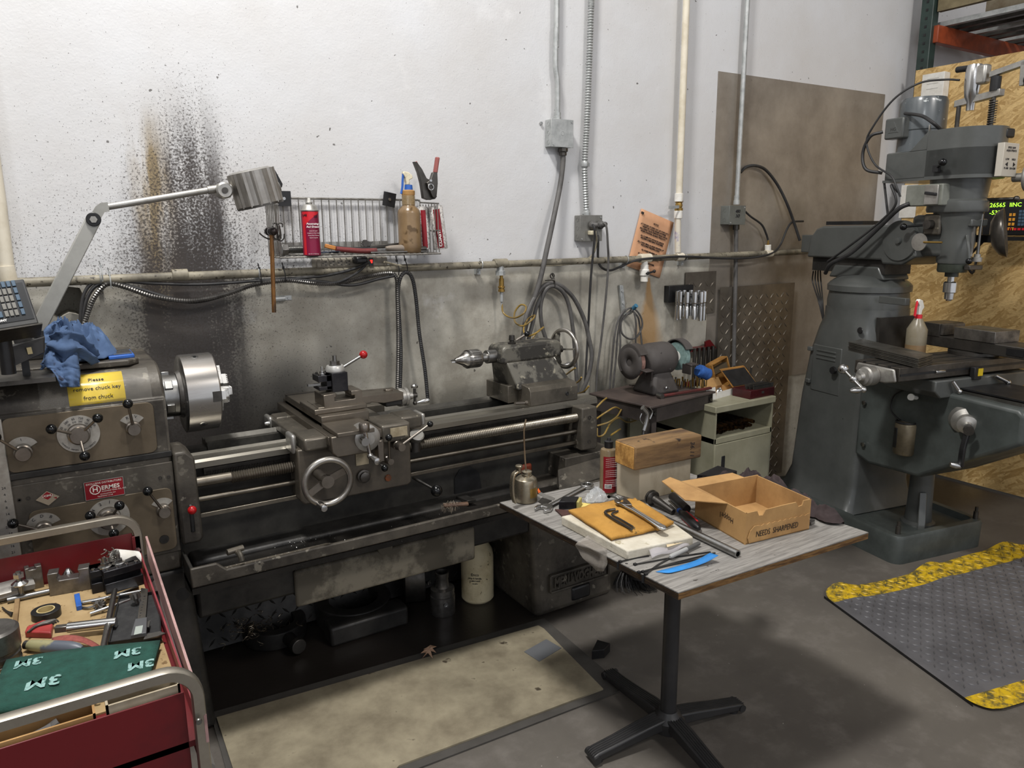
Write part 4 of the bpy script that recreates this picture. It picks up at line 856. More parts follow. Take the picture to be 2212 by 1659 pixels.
# apron
m = MB(); m.prism([(.675, 2.40, .930), (1.085, 2.40, .930), (1.085, 2.40, .742), (1.07, 2.40, .732), (.69, 2.40, .735), (.675, 2.40, .75)], (0, .10, 0)); ap = m.build('apron', mat('apron_paint', '5c554b', '403b35', 5, .4, .65, .38, .5, m=.35), la, bev=.006, bseg=3)
a, b, c, d = [AY(u, v, 2.398) for u, v in ((768, 979), (795, 973), (798, 1001), (771, 1006))]
MB().bb(a.x, b.x, 2.396, 2.401, d.z, a.z).build('diagram_plate', mat('aged_cream_plate', 'a1957c', '80745c', 20, r=.5), ap)
a, b = AY(843, 926, 2.358), AY(880, 937, 2.358)
MB().bb(a.x, b.x, 2.357, 2.361, b.z - .004, a.z + .0).build('name_plate', bpy.data.materials['aged_cream_plate'], sd)
def aplever(hx_, hy_, r, h, bx, by, by_, br, nm):
    c = AY(hx_, hy_, 2.40 - h); base = V((c.x, 2.40, c.z))
    g = MB().rev(base, (0, -1, 0), [(0, 0), (r * 1.1, 0), (r * 1.1, h * .5), (r * .92, h * .55), (r * .92, h * .93), (r * .85, h), (0, h)], 24).build(nm, m_hub, ap)
    e = AY(bx, by, by_); s = base + V((0, -h * .75, 0)); hh = MB().cyl(s, e, .005, .004, 10).build('lever', m_hub, g); MB().sph(e, br, 18).build('ball_knob', m_ball, hh); return g
aplever(845, 998, .013, .06, 840, 945, 2.32, .0125, 'half_nut_lever')
aplever(869, 967, .016, .075, 929, 916, 2.33, .0115, 'feed_engage_lever')
g = AY(831, 1011, 2.32); s = AY(805, 985, 2.38)
MB().cyl(s, g, .004, n=10).build('selector_rod', m_bright, ap); MB().sph(g, .0125, 18).build('selector_knob', m_ball, ap)
q = AY(785, 1028, 2.395); MB().rev(q, (0, -1, 0), [(0, 0), (.024, 0), (.024, .008), (.018, .01), (.018, .02), (.014, .022), (0, .022)], 28).build('sight_plug', m_darksteel, ap)
q = AY(838, 1032, 2.398); MB().rev(q, (0, -1, 0), [(0, 0), (.013, 0), (.012, .005), (0, .006)], 8).build('drain_plug', mat('rusty_plug', '6d3a1c', '4a3323', 40, r=.7), ap)
# carriage handwheel
hc = AY(708, 1041, 2.285)
hw = MB(); hw.tor(hc, (.05, 1, .02), .0755, .0105, 64, 14); wm = hw.build('carriage_handwheel', mat('satin_wheel_rim', 'b0aca5', '8d8881', 10, r=.3, m=.9), la)
for sgn in (0, PI):
    d = V((math.cos(math.radians(25) + sgn), 0, math.sin(math.radians(25) + sgn)))
    MB().sweep([hc + d * .012 + V((0, .012, 0)), hc + d * .045 + V((0, .008, 0)), hc + d * .073], [(-.012, -.004), (.012, -.004), (.012, .004), (-.012, .004)], 3, up=(0, 1, 0)).build('spoke', m_hub, wm)
m = MB(); m.rev(hc + V((0, .0, 0)), (0, 1, 0), [(0, -.004), (.021, -.004), (.022, .018), (.016, .02), (.016, .105), (0, .105)], 28); m.build('hub', m_hub, wm)
gp = AY(683, 1090, 2.285); gp2 = AY(703, 1098, 2.225)
gp = hc + V((-.035, -.0, -.066))
MB().rev(gp, (0, -1, 0), [(0, -.01), (.007, -.01), (.008, .004), (.0115, .014), (.0125, .04), (.0125, .054), (.010, .060), (0, .062)], 20).build('wheel_grip', m_bright, wm)
# gear dial right of the apron (thread chasing dial)
q = AY(904, 942, 2.42)
m = MB(); m.rev((q.x, 2.44, q.z - .006), (.0, -.6, .8), [(0, -.02), (.02, -.02), (.026, 0), (.028, .004), (.028, .012), (.024, .015), (0, .015)], 30); td = m.build('thread_dial', m_alu, la)
MB().cyl((q.x, 2.45, q.z - .065), (q.x, 2.45, q.z - .02), .02, n=20).build('dial_gear', m_darksteel, td)
# start lever right of the apron
a = AY(893, 1032, 2.42); b = AY(943, 1060, 2.30)
g = MB().cyl(a, b, .006, .0045, 12).build('start_lever', m_steel, la); MB().sph(b, .0215, 24).build('ball_knob', m_ball, g)
# --- tailstock
ts = MB(); ts.prism([(1.598, 2.60, 1.095), (1.604, 2.60, 1.155), (1.62, 2.60, 1.17), (1.89, 2.60, 1.172), (1.908, 2.60, 1.16), (1.91, 2.60, 1.10)], (0, .12, 0))
m_ts = mat('chipped_tailstock_paint', '66635a', '35332f', 11, .45, .53, .4, .55, m=.2, b=.1, sp='8d8878', ss=30, st=.37)
tb = ts.build('tailstock_barrel', m_ts, la, bev=.012, bseg=3)
m = MB(); m.hexa([(1.655, 2.56, .985), (1.625, 2.60, 1.10), (1.655, 2.76, .985), (1.625, 2.73, 1.10), (1.94, 2.56, .985), (1.87, 2.60, 1.10), (1.94, 2.76, .985), (1.87, 2.73, 1.10)]); m.build('tailstock_body', m_ts, la, bev=.006)
m = MB(); m.prism([(1.676, 2.50, .925), (1.676, 2.50, .985), (1.676, 2.515, 1.003), (1.676, 2.60, 1.012), (1.676, 2.60, .925)], (.246, 0, 0)); m.bb(1.63, 1.93, 2.60, 2.78, .925, 1.0); tbse = m.build('tailstock_base', m_sad, la, bev=.003)
MB().rev((1.865, 2.499, .958), (0, -1, 0), [(0, 0), (.009, 0), (.007, .0015), (0, .0005)], 16).build('screw_hole', m_black, tbse)
m = MB(); q = V((1.65, 2.50, .945)); m.cyl(q, q + V((-.05, .0, .004)), .007, n=12); m.hexbolt(q + V((-.002, 0, 0)), (1, 0, 0), .011, .01); m.build('clamp_bolt', m_hub, tbse)
m = MB(); m.rev((1.56, SY, SZ + .01), (1, 0, 0), [(0, 0), (.028, 0), (.028, .06), (0, .06)], 28); m.build('quill', m_steel, la, bev=.002)
dc = MB().rev((1.415, SY, SZ + .009), (1, 0, 0), [(0, .0), (.010, .0), (.0145, .012), (.024, .032), (.033, .042), (.034, .05), (.037, .056), (.037, .062), (.0375, .064), (.0375, .108), (.034, .114), (.022, .118), (.018, .122), (.018, .15), (0, .15)], 40).build('drill_chuck', mat('drill_chuck_steel', 'a8a6a2', '6e6a64', 16, r=.28, m=.9), la)
m = MB()
for k in range(34):
    a = k * 2 * PI / 34; m.box((1.415 + .066 - .010, SY + .0365 * math.cos(a), SZ + .009 + .0365 * math.sin(a)), (.010, .0022, .004), (a - PI / 2, 0, 0))
m.build('key_teeth', m_darksteel, dc, sm=0)
m = MB()
for k in range(22):
    a = k * 2 * PI / 22; m.box((1.415 + .086, SY + .0374 * math.cos(a), SZ + .009 + .0374 * math.sin(a)), (.036, .0025, .0015), (a - PI / 2, 0, 0))
m.build('grip_flutes', m_darksteel, dc, sm=0)
for k in range(3):
    a = k * 2 * PI / 3 + .3; MB().box((1.410, SY + .005 * math.cos(a), SZ + .009 + .005 * math.sin(a)), (.026, .004, .005), (a, 0, 0)).build('jaw', m_bright, dc)
# clamp levers on the tailstock
a = AY(1107, 742, 2.64); b = AY(1138, 721, 2.62)
m = MB(); m.rev((a.x, 2.645, 1.165), (0, 0, 1), [(0, 0), (.016, 0), (.018, .012), (.010, .014), (.010, .02), (.0135, .022), (.0115, .042), (0, .043)], 18); m.build('quill_lock', m_darksteel, la)
g = MB().cyl(V((a.x + .02, 2.64, 1.185)), b, .005, n=10).build('lock_lever', m_hub, la); MB().sph(b, .0125, 18).build('ball_knob', m_ball, g)
b2 = AY(1128, 744, 2.66); MB().sph(b2, .014, 18).build('clamp_knob', m_ball, la)
hwc = V((1.965, SY, SZ + .009))
wh = MB().tor(hwc, (1, .12, 0), .083, .0095, 60, 12).build('tailstock_handwheel', bpy.data.materials['satin_wheel_rim'], la)
for an in (55, 175, 295):
    a = math.radians(an); d = V((0, math.cos(a), math.sin(a)))
    MB().sweep([hwc + V((-.03, 0, 0)) + d * .012, hwc + V((-.016, 0, 0)) + d * .05, hwc + d * .08], [(-.003, -.011), (.003, -.011), (.003, .011), (-.003, .011)], 3, up=(1, 0, 0)).build('spoke', m_ts, wh)
MB().rev(hwc + V((-.055, 0, 0)), (1, 0, 0), [(0, 0), (.024, 0), (.024, .02), (.016, .024), (.016, .04), (0, .042)], 24).build('hub', m_ts, wh)
MB().rev(hwc + V((.008, .01, -.078)), (1, 0, 0), [(0, -.01), (.006, -.01), (.007, .01), (.0115, .02), (.0115, .055), (0, .058)], 18).build('wheel_grip', m_bright, wh)
# ================================================================= wire shelf and what lies on it
m_wire = mat('chromed_wire', '8f8d88', '6c6963', 20, .4, .65, .35, m=.6)
sh = thing('wire_shelf', (1.13, 2.95, 1.55), 'wall-hung chrome wire shelf full of tools above the lathe bed', 'shelf')
X0, X1, YB, YF, ZB, ZT = .795, 1.46, 3.035, 2.862, 1.552, 1.772
m = MB(); r = .0022
m.tube([(X0 - .005, YB, ZT - .005), (X0, YB, ZT), (X1 - .01, YB, ZT), (X1, YB, ZT - .01)], .0045, 1, 8); m.tube([(X0, YB, ZB), (X1, YB, ZB)], .004, 1, 8)
n_ = 21
for i in range(n_):
    x = X0 + .035 + (X1 - X0 - .04) * i / (n_ - 1); m.tube([(x, YB - .004, ZT + .002), (x, YB - .004, ZB + .01)], r, 1, 6)
m.build('back_wires', m_wire, sh)
m = MB()
for i in range(26): x = X0 + .01 + (X1 - X0 - .02) * i / 25; m.tube([(x, YB, ZB), (x, YF, ZB - .002), (x, YF - .002, ZB - .008)], r, 1, 6)
for y in (YF, YF + .055, YF + .11): m.tube([(X0 - .006, y, ZB - .005), (X1 + .004, y, ZB - .005)], .0035, 1, 8)
m.build('bottom_wires', m_wire, sh)
m = MB()
for i in range(8): y = YF + .004 + (YB - YF - .01) * i / 7; z1 = ZT - .02 + (-.012 if i == 0 else 0); m.tube([(X0, y, ZB), (X0, y, z1)], r, 1, 6)
m.tube([(X0, YF, ZT - .03), (X0, YB, ZT - .01)], .0035, 1, 8); m.build('left_side_wires', m_wire, sh)
m = MB()
for i in range(7): y = YF + .004 + (YB - YF - .01) * i / 6; m.tube([(X1, y, ZB), (X1 - .004, y, ZT - .02)], r, 1, 6)
m.tube([(X1, YF, ZT - .02), (X1, YB, ZT - .01)], .0035, 1, 8); m.tube([(X1 + .003, YF, ZB + .09), (X1 + .003, YB, ZB + .09)], .0035, 1, 8); m.build('right_side_wires', m_wire, sh)
for u, v, r_ in ((613, 429, 0), (841, 431, .18)):
    c = AY(u, v, YW - .028); o = MB().box(c, (.056, .004, .058), (0, r_, 0)).build('clamp_plate', m_black, sh)
    MB().rev(c + V((0, -.002, 0)), (0, -1, 0), [(0, 0), (.007, 0), (.006, .004), (0, .004)], 12).build('screw', m_bright, o)
MB().cyl((1.4, YB, ZT), (1.4, YW, ZT), .003, n=6).build('wall_pin', m_wire, sh)
# aerosol can
def gcyl(m, c, r, z0, z1, n=32): m.cyl((c[0], c[1], c[2] + z0), (c[0], c[1], c[2] + z1), r, n=n)
c = V((.917, 2.875, ZB)); H = .2
ac = thing('spray_can', c, 'red and maroon aerosol can with a grey dome, standing at the wall shelf front', 'spray can')
m = MB(); m.rev(c, (0, 0, 1), [(0, 0), (.030, 0), (.033, .002), (.033, .166), (.0315, .168), (0, .168)], 40); m.build('can_body', mat('maroon_can', '7b1237', r=.3), ac)
m = MB(); m.rev(c, (0, 0, 1), [(.033, .1655), (.0345, .167), (.0345, .170), (.031, .173), (.027, .183), (.020, .191), (.012, .193), (.012, .196), (.015, .198), (.012, .201), (0, .201)], 36); m.build('can_dome', m_alu, ac)
MB().rev(c + V((0, 0, .201)), (0, 0, 1), [(0, 0), (.0055, 0), (.0055, .014), (0, .015)], 14).build('spray_nozzle', m_white, ac)
m_hr = mat('bright_red_print', 'c4202c', r=.3)
def canpatch(c, R, a0, a1, z0, z1, m_, nm, par, top=None):   # patch wrapped on a cylinder, angle measured from -y to +x
    return MB().grid(lambda u, v: (c[0] + (R) * math.sin(math.radians(a0 + (a1 - a0) * u)), c[1] - R * math.cos(math.radians(a0 + (a1 - a0) * u)), c[2] + z0 + ((top(u) if top else z1) - z0) * v), 16, 3).build(nm, m_, par, sm=60)
canpatch(c, .0332, -75, -52, .004, .164, m_hr, 'label_stripe', ac); canpatch(c, .0332, -52, 60, .164, .164, m_hr, 'label_arc', ac, top=lambda u: .164 - .045 * (1 - u) ** 1.5 - .004)
def cantext(s, c, R, a, z, size, m_, par, **k):
    a = math.radians(a); P_ = V((c[0] + R * math.sin(a), c[1] - R * math.cos(a), c[2] + z)); return text(s, frame(P_, (math.cos(a), math.sin(a), 0), (0, 0, 1)), size, m_, par, depth=.0002, **k)
m_wt = mat('white_print', 'e9e6e2', r=.4)
m_bk = m_ink
cantext('LAB', c, .0338, -52, .151, .011, m_bk, ac, bold=.0004); cantext('LSI', c, .0342, 20, .146, .012, m_bk, ac, bold=.0004)
cantext('Penetrating', c, .0348, -5, .119, .0098, m_wt, ac, shear=.25, bold=.0002); cantext('Red Grease', c, .0348, -5, .108, .0098, m_wt, ac, shear=.25, bold=.0002)
for k, s_ in enumerate(('·Sprays Like Liquid', '·Congeals to a Thick Grease', '·Resists Water Washout', '·Superior Long Life')): cantext(s_, c, .0342, -2, .093 - k * .0085, .0042, m_wt, ac)

cantext('NET WT. 11 OZ (312 g)', c, .0342, -8, .007, .0038, m_wt, ac)
# spray bottle
c = V((1.353, 2.925, ZB + .028)); c.z = ZB
sb = thing('spray_bottle', c, 'brown-stained spray bottle with a blue and white trigger, on the wall shelf', 'spray bottle')
m_amb = mat('brown_stained_plastic', '8d7556', '705a40', 6, .35, .65, .28, trans=.15, sp='5d4930', ss=14, st=.42)
m = MB(); m.rev(c, (0, 0, 1), [(0, .0), (.045, .0), (.049, .006), (.049, .035), (.0475, .045), (.0475, .16), (.044, .175), (.030, .188), (.026, .194), (.026, .235), (0, .235)], 36); m.build('bottle', m_amb, sb)
m = MB()
for k in range(7): m.tor(c + V((0, 0, .198 + k * .0052)), (0, 0, 1), .0262, .0018, 32, 6)
m.build('thread_rings', mat('tan_plastic', 'b09870', '94805c', 9, r=.45), sb)
MB().rev(c + V((0, 0, .234)), (0, 0, 1), [(0, 0), (.0265, 0), (.0275, .004), (.0275, .018), (.02, .022), (0, .022)], 28).build('neck_ring', mat('tan_ring', 'b58a55', 'a07a48', 9, r=.5), sb)
MB().rev(c + V((.002, 0, .254)), (0, 0, 1), [(0, 0), (.018, 0), (.016, .022), (0, .022)], 20).build('cap', m_blue, sb)
m = MB(); q = c + V((-.002, 0, .275)); m.prism([q + V(p) for p in ((-.010, -.009, 0), (.010, -.009, 0), (.006, -.009, .02), (.022, -.009, .028), (.020, -.009, .040), (.002, -.009, .052), (-.018, -.009, .055), (-.022, -.009, .045), (-.012, -.009, .03))], (0, .018, 0)); m.build('trigger_head', mat('dirty_cream', 'd8cfb4', '8d8571', 22, .45, .6, r=.5), sb, bev=.003)
m = MB(); m.tube([q + V((-.018, 0, .045)), q + V((-.021, 0, .02)), q + V((-.024, 0, -.01)), q + V((-.030, 0, -.035))], .005, 5, 8); m.build('trigger', m_blue, sb)
# leaning red and white tubes
def tubecan(cx, cy, tilt, lab, R=.026, H=.17, nm='lubricant_tube'):
    t = thing(nm, (cx, cy, ZB), lab, 'tube')
    ax = V((-math.sin(tilt), .0, math.cos(tilt))); b = V((cx, cy, ZB + .012)) + V((math.cos(tilt), 0, math.sin(tilt))) * 0
    m = MB(); m.rev(b, ax, [(0, 0), (R * .96, 0), (R, .004), (R, H), (R * .9, H + .008), (0, H + .010)], 32); m.build('body', mat('printed_white_tube', 'd9d5d1', 'b8b3ad', 30, .45, .6, .35, sp='8c8a88', ss=130, st=.47), t)
    xx = V((math.cos(tilt), 0, math.sin(tilt)))
    MB().grid(lambda u, v: b + xx * (R * 1.012) * math.sin(math.radians(-48 + 52 * u)) + V((0, -1, 0)) * (R * 1.012) * math.cos(math.radians(-48 + 52 * u)) + ax * (.006 + (H - .012) * v), 8, 2).build('red_stripe', m_red, t, sm=60)
    return t, b, ax, xx
t1, b, ax, xx = tubecan(1.50, 2.93, .12, 'white tube with a red stripe leaning outward at the right end of the shelf', .031, .175)
text('COAST', frame(b + xx * -.012 + V((0, -.0302, 0)) + ax * .045, ax, -xx), .020, m_wt, t1, bold=.0006)
t2, b, ax, xx = tubecan(1.44, 2.96, .04, 'second white and red tube, upright inside the right end of the shelf', .024, .17)
# spring clamp
sc = thing('spring_clamp', AY(928, 430, 2.92), 'steel spring clamp with reddish handle grips, gripping the right end of the shelf', 'clamp')
def plate(px, y, th, nm, mt, par): return MB().prism([AY(u, v, y) for u, v in px], (0, th, 0)).build(nm, mt, par, bev=.0015)
plate([(895, 349), (901, 350), (912, 365), (917, 375), (922, 385), (935, 392), (941, 400), (944, 425), (940, 430), (925, 432), (915, 428), (910, 395), (904, 372)], 2.90, .022, 'left_jaw', m_darksteel, sc)
plate([(936, 372), (945, 372), (946, 395), (944, 420), (941, 428), (935, 426), (928, 410), (922, 395), (931, 388)], 2.885, .02, 'right_jaw', m_darksteel, sc)
plate([(914, 410), (924, 412), (933, 430), (935, 430), (931, 432), (925, 426), (918, 420)], 2.91, .02, 'pad', m_darksteel, sc)
m_grip = mat('reddish_grip', '8d4f4a', '7a4340', 9, r=.5)
a, b = AY(940, 374, 2.90), AY(945, 340, 2.90); MB().sweep([a, (a + b) / 2, b], [(.014 * math.cos(t), .009 * math.sin(t)) for t in [k * PI / 5 for k in range(10)]], 4).build('handle_grip', m_grip, sc, bev=.003)
a, b = AY(904, 362, 2.91), AY(897, 350, 2.91); MB().sweep([a, (a + b) / 2, b], [(.009 * math.cos(t), .007 * math.sin(t)) for t in [k * PI / 5 for k in range(10)]], 4).build('handle_grip', m_grip, sc)
m = MB(); m.tor(AY(931, 404, 2.882), (0, 1, 0), .012, .0022, 24, 6); m.cyl(AY(931, 390, 2.88), AY(931, 390, 2.93), .005, n=10); m.build('spring', m_bright, sc)
# big bolt
bb = thing('hex_bolt', (.87, 2.955, ZB), 'big hex-headed threaded bolt lying on the shelf behind the red can', 'bolt')
q = V((.822, 2.955, ZB + .022)); MB().hexbolt(q, (1, 0, 0), .0235, .024).build('head', m_steel, bb, bev=.001)
m = MB(); thread(m, q.x + .024, q.x + .15, .0145, q.y, q.z, .0035); m.build('threaded_shank', m_steel, bb, sm=25)
# pliers, file, key, tools
def z(px, py): return AY(px, py, 2.89)
pl = thing('pliers', (1.12, 2.89, ZB), 'red-handled pliers lying at the front of the wall shelf', 'pliers')
MB().tube([(1.02, 2.895, ZB + .022), (1.07, 2.895, ZB + .017), (1.13, 2.895, ZB + .012), (1.19, 2.895, ZB + .012)], .0105, 5, 12).build('handle', mat('dark_red_grip', '6d2b2a', '4c2524', 12, r=.45), pl)
MB().tube([(.985, 2.91, ZB + .034), (1.03, 2.905, ZB + .026), (1.09, 2.91, ZB + .02), (1.17, 2.92, ZB + .02)], .0085, 5, 10).build('handle', m_black, pl)
MB().box((1.0, 2.903, ZB + .03), (.045, .012, .016), (0, .25, 0)).build('jaw', mat('orange_jaw', 'b7793c', r=.5), pl, bev=.003)
bc = thing('rag', (.985, 2.89, ZB), 'small dark blue rag tucked beside the red can on the shelf', 'rag')
MB().grid(lambda u, v: (.945 + .085 * u, 2.875 + .03 * v, ZB + .006 + .010 * abs(noise.noise(V((u * 5, v * 4, 1)))) + .008 * u * (1 - v)), 14, 8).build('cloth', mat('navy_cloth', '2d3340', r=.9), bc, solid=.002)
kk = thing('chuck_key', (1.15, 2.90, ZB + .01), 'small geared drill-chuck key standing on the shelf behind the red pliers', 'chuck key')
q = V((1.16, 2.93, ZB + .004)); m = MB(); m.cyl(q, q + V((-.004, .0, .03)), .007, n=12); m.build('shank', m_darksteel, kk)
m = MB()
for k in range(10): a = k * PI / 5; m.box(q + V((-.004 + .012 * math.cos(a), 0, .036 + .012 * math.sin(a))), (.007, .012, .005), (0, -a, 0))
m.cyl(q + V((-.004, -.007, .036)), q + V((-.004, .007, .036)), .011, n=14); m.build('gear_head', m_darksteel, kk)
fl = thing('file', (1.30, 2.90, ZB), 'grey wooden-handled file lying along the shelf front', 'file')
MB().rev((1.235, 2.91, ZB + .020), (1, 0, -.02), [(0, 0), (.008, .002), (.012, .02), (.0145, .05), (.015, .075), (.011, .10), (.0125, .112), (0, .114)], 20).build('handle', mat('grey_wood_handle', '7c7267', '5f574e', 18, r=.6, stretch=(.3, 3, 3)), fl)
MB().box((1.19, 2.915, ZB + .018), (.11, .016, .004)).build('blade', m_steel, fl)
sk = thing('socket', (1.385, 2.90, ZB), 'dark double-ended socket lying at the end of the grey file handle', 'socket')
MB().cyl((1.355, 2.90, ZB + .015), (1.385, 2.90, ZB + .015), .0135, n=20).build('body', m_darksteel, sk, bev=.002)
MB().cyl((1.385, 2.90, ZB + .015), (1.415, 2.90, ZB + .015), .011, n=20).build('drive_end', m_darksteel, sk, bev=.002)
for k, (xa, xb, y, dz, r_, lab) in enumerate(((1.04, 1.30, 2.985, .012, .004, 'thin steel rod lying at the back of the wall shelf'), (1.16, 1.41, 2.885, .006, .0035, 'thin steel rod lying along the front lip of the wall shelf'), (1.08, 1.17, 2.96, .012, .008, 'white-bodied marker lying behind the red pliers'))):
    o = MB().cyl((xa, y, ZB + r_ + .002), (xb, y + .008, ZB + r_ + .002), r_, n=12).build('steel_rod' if k < 2 else 'marker', m_steel if k < 2 else m_white); tag(o, lab, 'rod' if k < 2 else 'marker')
wr = thing('wrench', (1.25, 2.96, ZB), 'dark open-ended wrench leaning across tools at the back of the wall shelf', 'wrench')
MB().box((1.27, 2.962, ZB + .03), (.20, .008, .016), (0, -.06, 0)).build('shaft', m_darksteel, wr, bev=.003)
MB().prism([(1.16, 2.958, ZB + .012), (1.185, 2.958, ZB + .022), (1.20, 2.958, ZB + .045), (1.17, 2.958, ZB + .05), (1.172, 2.958, ZB + .036), (1.15, 2.958, ZB + .034)], (0, .008, 0)).build('jaw', m_darksteel, wr, bev=.001)
# paper strip behind
tag(MB().bb(.80, 1.30, YW - .010, YW - .008, 1.572, 1.60).build('foil_strip', m_alu), 'pale strip taped on the wall along the back of the shelf', 'strip')
# hooks on the side, ball-peen hammer
hk_ = thing('hook_cluster', AY(605, 500, 2.85), 'cluster of bent wire hooks clipped on the left side of the wall shelf', 'hooks')
for k, (pp, dy) in enumerate((([(590, 484), (596, 482), (600, 492), (600, 515), (607, 520), (613, 515), (614, 505)], 0), ([(597, 486), (604, 482), (610, 484), (610, 491)], .01), ([(560, 503), (568, 510), (580, 516), (598, 517), (604, 508)], -.012), ([(588, 488), (592, 500), (592, 514), (606, 517)], .015), ([(602, 484), (606, 500), (607, 516)], .02))):
    MB().tube([AY(u, v, 2.85 + dy) for u, v in pp], .0026, 5, 8).build('hook', m_darksteel, hk_)
hm = thing('ball_peen_hammer', AY(592, 675, 2.83), 'ball-peen hammer with a wooden handle hanging from the left end of the shelf', 'hammer')
c0 = AY(586, 500, 2.84); hd = MB()
hd.sph(c0 + V((0, -.028, .001)), .0155, 20); hd.rev(c0 + V((0, -.02, 0)), (0, 1, 0), [(0, 0), (.010, 0), (.010, .008), (.014, .012), (.014, .03), (.011, .034), (.011, .042), (.0155, .046), (.0155, .06), (0, .062)], 24)
hd.build('hammer_head', mat('rusty_black_steel', '2c2728', '463f3c', 22, r=.35, m=.7), hm)
a = c0 + V((0, 0, -.01)); b = AY(592, 675, 2.83)
MB().sweep([a, a.lerp(b, .3), a.lerp(b, .65), b], [(.0105 * math.cos(t), .0075 * math.sin(t)) for t in [k * PI / 8 for k in range(16)]], 4).build('handle', mat('worn_hickory', '9a6a35', '3d2a1a', 7, .42, .62, .5, stretch=(5, 5, 1.2)), hm)
# power strip
ps = thing('power_strip', (1.12, 3.0, 1.50), 'grimy beige power strip with a glowing red switch under the wall shelf', 'power strip')
a = AY(683, 556, 2.985); b = AY(838, 577, 2.985); x0, x1, z0, z1 = a.x, b.x, 1.496, 1.536
m_strip = mat('grimy_beige_plastic', '8f897c', '706a5f', 8, .4, .7, .5)
MB().bb(x0, x1, 2.985, YW, z0, z1).build('strip_body', m_strip, ps, bev=.006)
for k in range(4):
    xx_ = AY(700 + k * 17, 566, 2.985).x
    g = MB().bb(xx_ - .012, xx_ + .012, 2.982, 2.987, z0 + .008, z1 - .008).build('socket', m_strip, ps, bev=.002)
    MB().bb(xx_ + .002, xx_ + .009, 2.981, 2.984, z0 + .012, z0 + .015).build('slot', m_black, g); MB().bb(xx_ + .002, xx_ + .009, 2.981, 2.984, z1 - .016, z1 - .013).build('slot', m_black, g); MB().cyl((xx_ - .006, 2.981, (z0 + z1) / 2), (xx_ - .006, 2.985, (z0 + z1) / 2), .0025, n=8).build('ground_hole', m_black, g)
xx_ = AY(801, 566, 2.985).x; MB().bb(xx_ - .009, xx_ + .009, 2.980, 2.986, z0 + .004, z1 - .004).build('switch_frame', m_black, ps)
MB().box((xx_, 2.979, z0 + .022), (.009, .004, .013), (.15, 0, 0)).build('lit_switch', mat('lit_red_switch', 'ff2a22', emit=2.0), ps)
pp = thing('plug', AY(778, 562, 2.96), 'black plug and cord pushed into the right end of the power strip', 'plug')
a = AY(778, 562, 2.96); MB().box(a, (.055, .05, .03)).build('plug_body', m_black, pp, bev=.01)
MB().tube([a + V((.02, -.02, 0)), AY(790, 572, 2.95), AY(770, 590, 2.96), AY(735, 608, 2.97), AY(700, 612, 2.975)], .005, 6, 8).build('cord', m_cable_dark, pp)

# ================================================================= work lamp
wl = thing('work_lamp', AY(70, 760, 2.62), 'jointed grey machine lamp with a ribbed aluminium head reaching over the chuck', 'lamp')
YL = 2.74
m_arm = mat('grey_arm_paint', 'a3a29c', '8f8e88', 9, .4, .7, .4, m=.3)
b0 = AY(62, 750, YL); j1 = AY(200, 478, YL)
d = (j1 - b0).normalized()
m = MB(); m.sweep([b0, j1 + d * .01], [(-.021, -.014), (.021, -.014), (.021, .014), (-.021, .014)], 1, up=(0, 1, 0)); m.build('lower_arm', m_arm, wl, bev=.003)
m = MB(); m.cyl(AY(202, 474, YL - .022), AY(202, 474, YL + .02), .0215, n=28); kn = m.build('elbow_knob', m_black, wl, bev=.002); MB().hexbolt(AY(202, 474, YL - .028), (0, 1, 0), .011, .012).build('bolt', m_alu, kn)
MB().sweep([AY(201, 477, YL), AY(216, 452, YL), AY(221, 448, YL), AY(234, 447, YL)], [(-.0145, -.012), (.0145, -.012), (.0145, .012), (-.0145, .012)], 1, up=(0, 1, 0)).build('elbow', m_arm, wl, bev=.004)
MB().cyl(AY(232, 447, YL), AY(462, 409, YL), .0105, n=18).build('upper_arm', m_alu, wl)
MB().cyl(AY(448, 411, YL), AY(470, 408, YL), .0135, n=18).build('ferrule', m_alu, wl, bev=.001)
q = AY(482, 412, YL)
m = MB(); m.rev(q + V((0, -.03, 0)), (0, 1, 0), [(0, .002), (.022, 0), (.027, .004), (.027, .05), (.022, .054), (0, .054)], 30); m.build('knuckle', m_alu, wl)
MB().cyl(q + V((0, -.034, 0)), q + V((0, -.026, 0)), .010, n=20).build('knuckle_bolt', m_darksteel, wl)
MB().cyl(q + V((.02, 0, .008)), AY(507, 401, YL), .0125, n=16).build('neck', m_alu, wl)
A, B = AY(541, 370, YL), AY(563, 443, YL); ax = (B - A); L = ax.length; R = .078
A = A + V((0, 0, 0)); n_ = 15; ring = []
for k in range(n_ * 4):
    a = 2 * PI * k / (n_ * 4); rr = R * (1.04 if k % 4 == 0 else .985); ring.append((rr * math.cos(a), rr * math.sin(a)))
MB().sweep([A, B], ring, 1).build('ribbed_head', mat('ribbed_lamp_alloy', 'aeaba6', '858079', 6, .35, .7, .3, .4, m=.75), wl, sm=20)
MB().ring(B - ax.normalized() * .004, ax, .060, R * 1.02, .008).build('head_rim', m_darksteel, wl)
MB().rev(A - ax.normalized() * .006, ax, [(0, 0), (R * .8, 0), (R * .98, .008), (0, .008)], 40).build('head_cap', m_alu, wl)
m = MB(); m.rev(B, -ax, [(0, .03), (.03, .028), (.06, .004), (.0, .03)], 32); m.build('reflector', m_darksteel, wl)
hq = [AY(u, v, YL) for u, v in ((576, 366), (585, 372), (589, 364), (594, 366), (611, 397), (610, 404), (603, 408), (597, 400), (590, 404))]
MB().prism(hq, (0, .03, 0)).build('head_handle', m_black, wl, bev=.003)
MB().tube([AY(595, 396, YL), AY(600, 395, YL - .01), AY(605, 405, YL - .01), AY(607, 420, YL)], .0035, 5, 8).build('handle_hook', m_alu, wl)
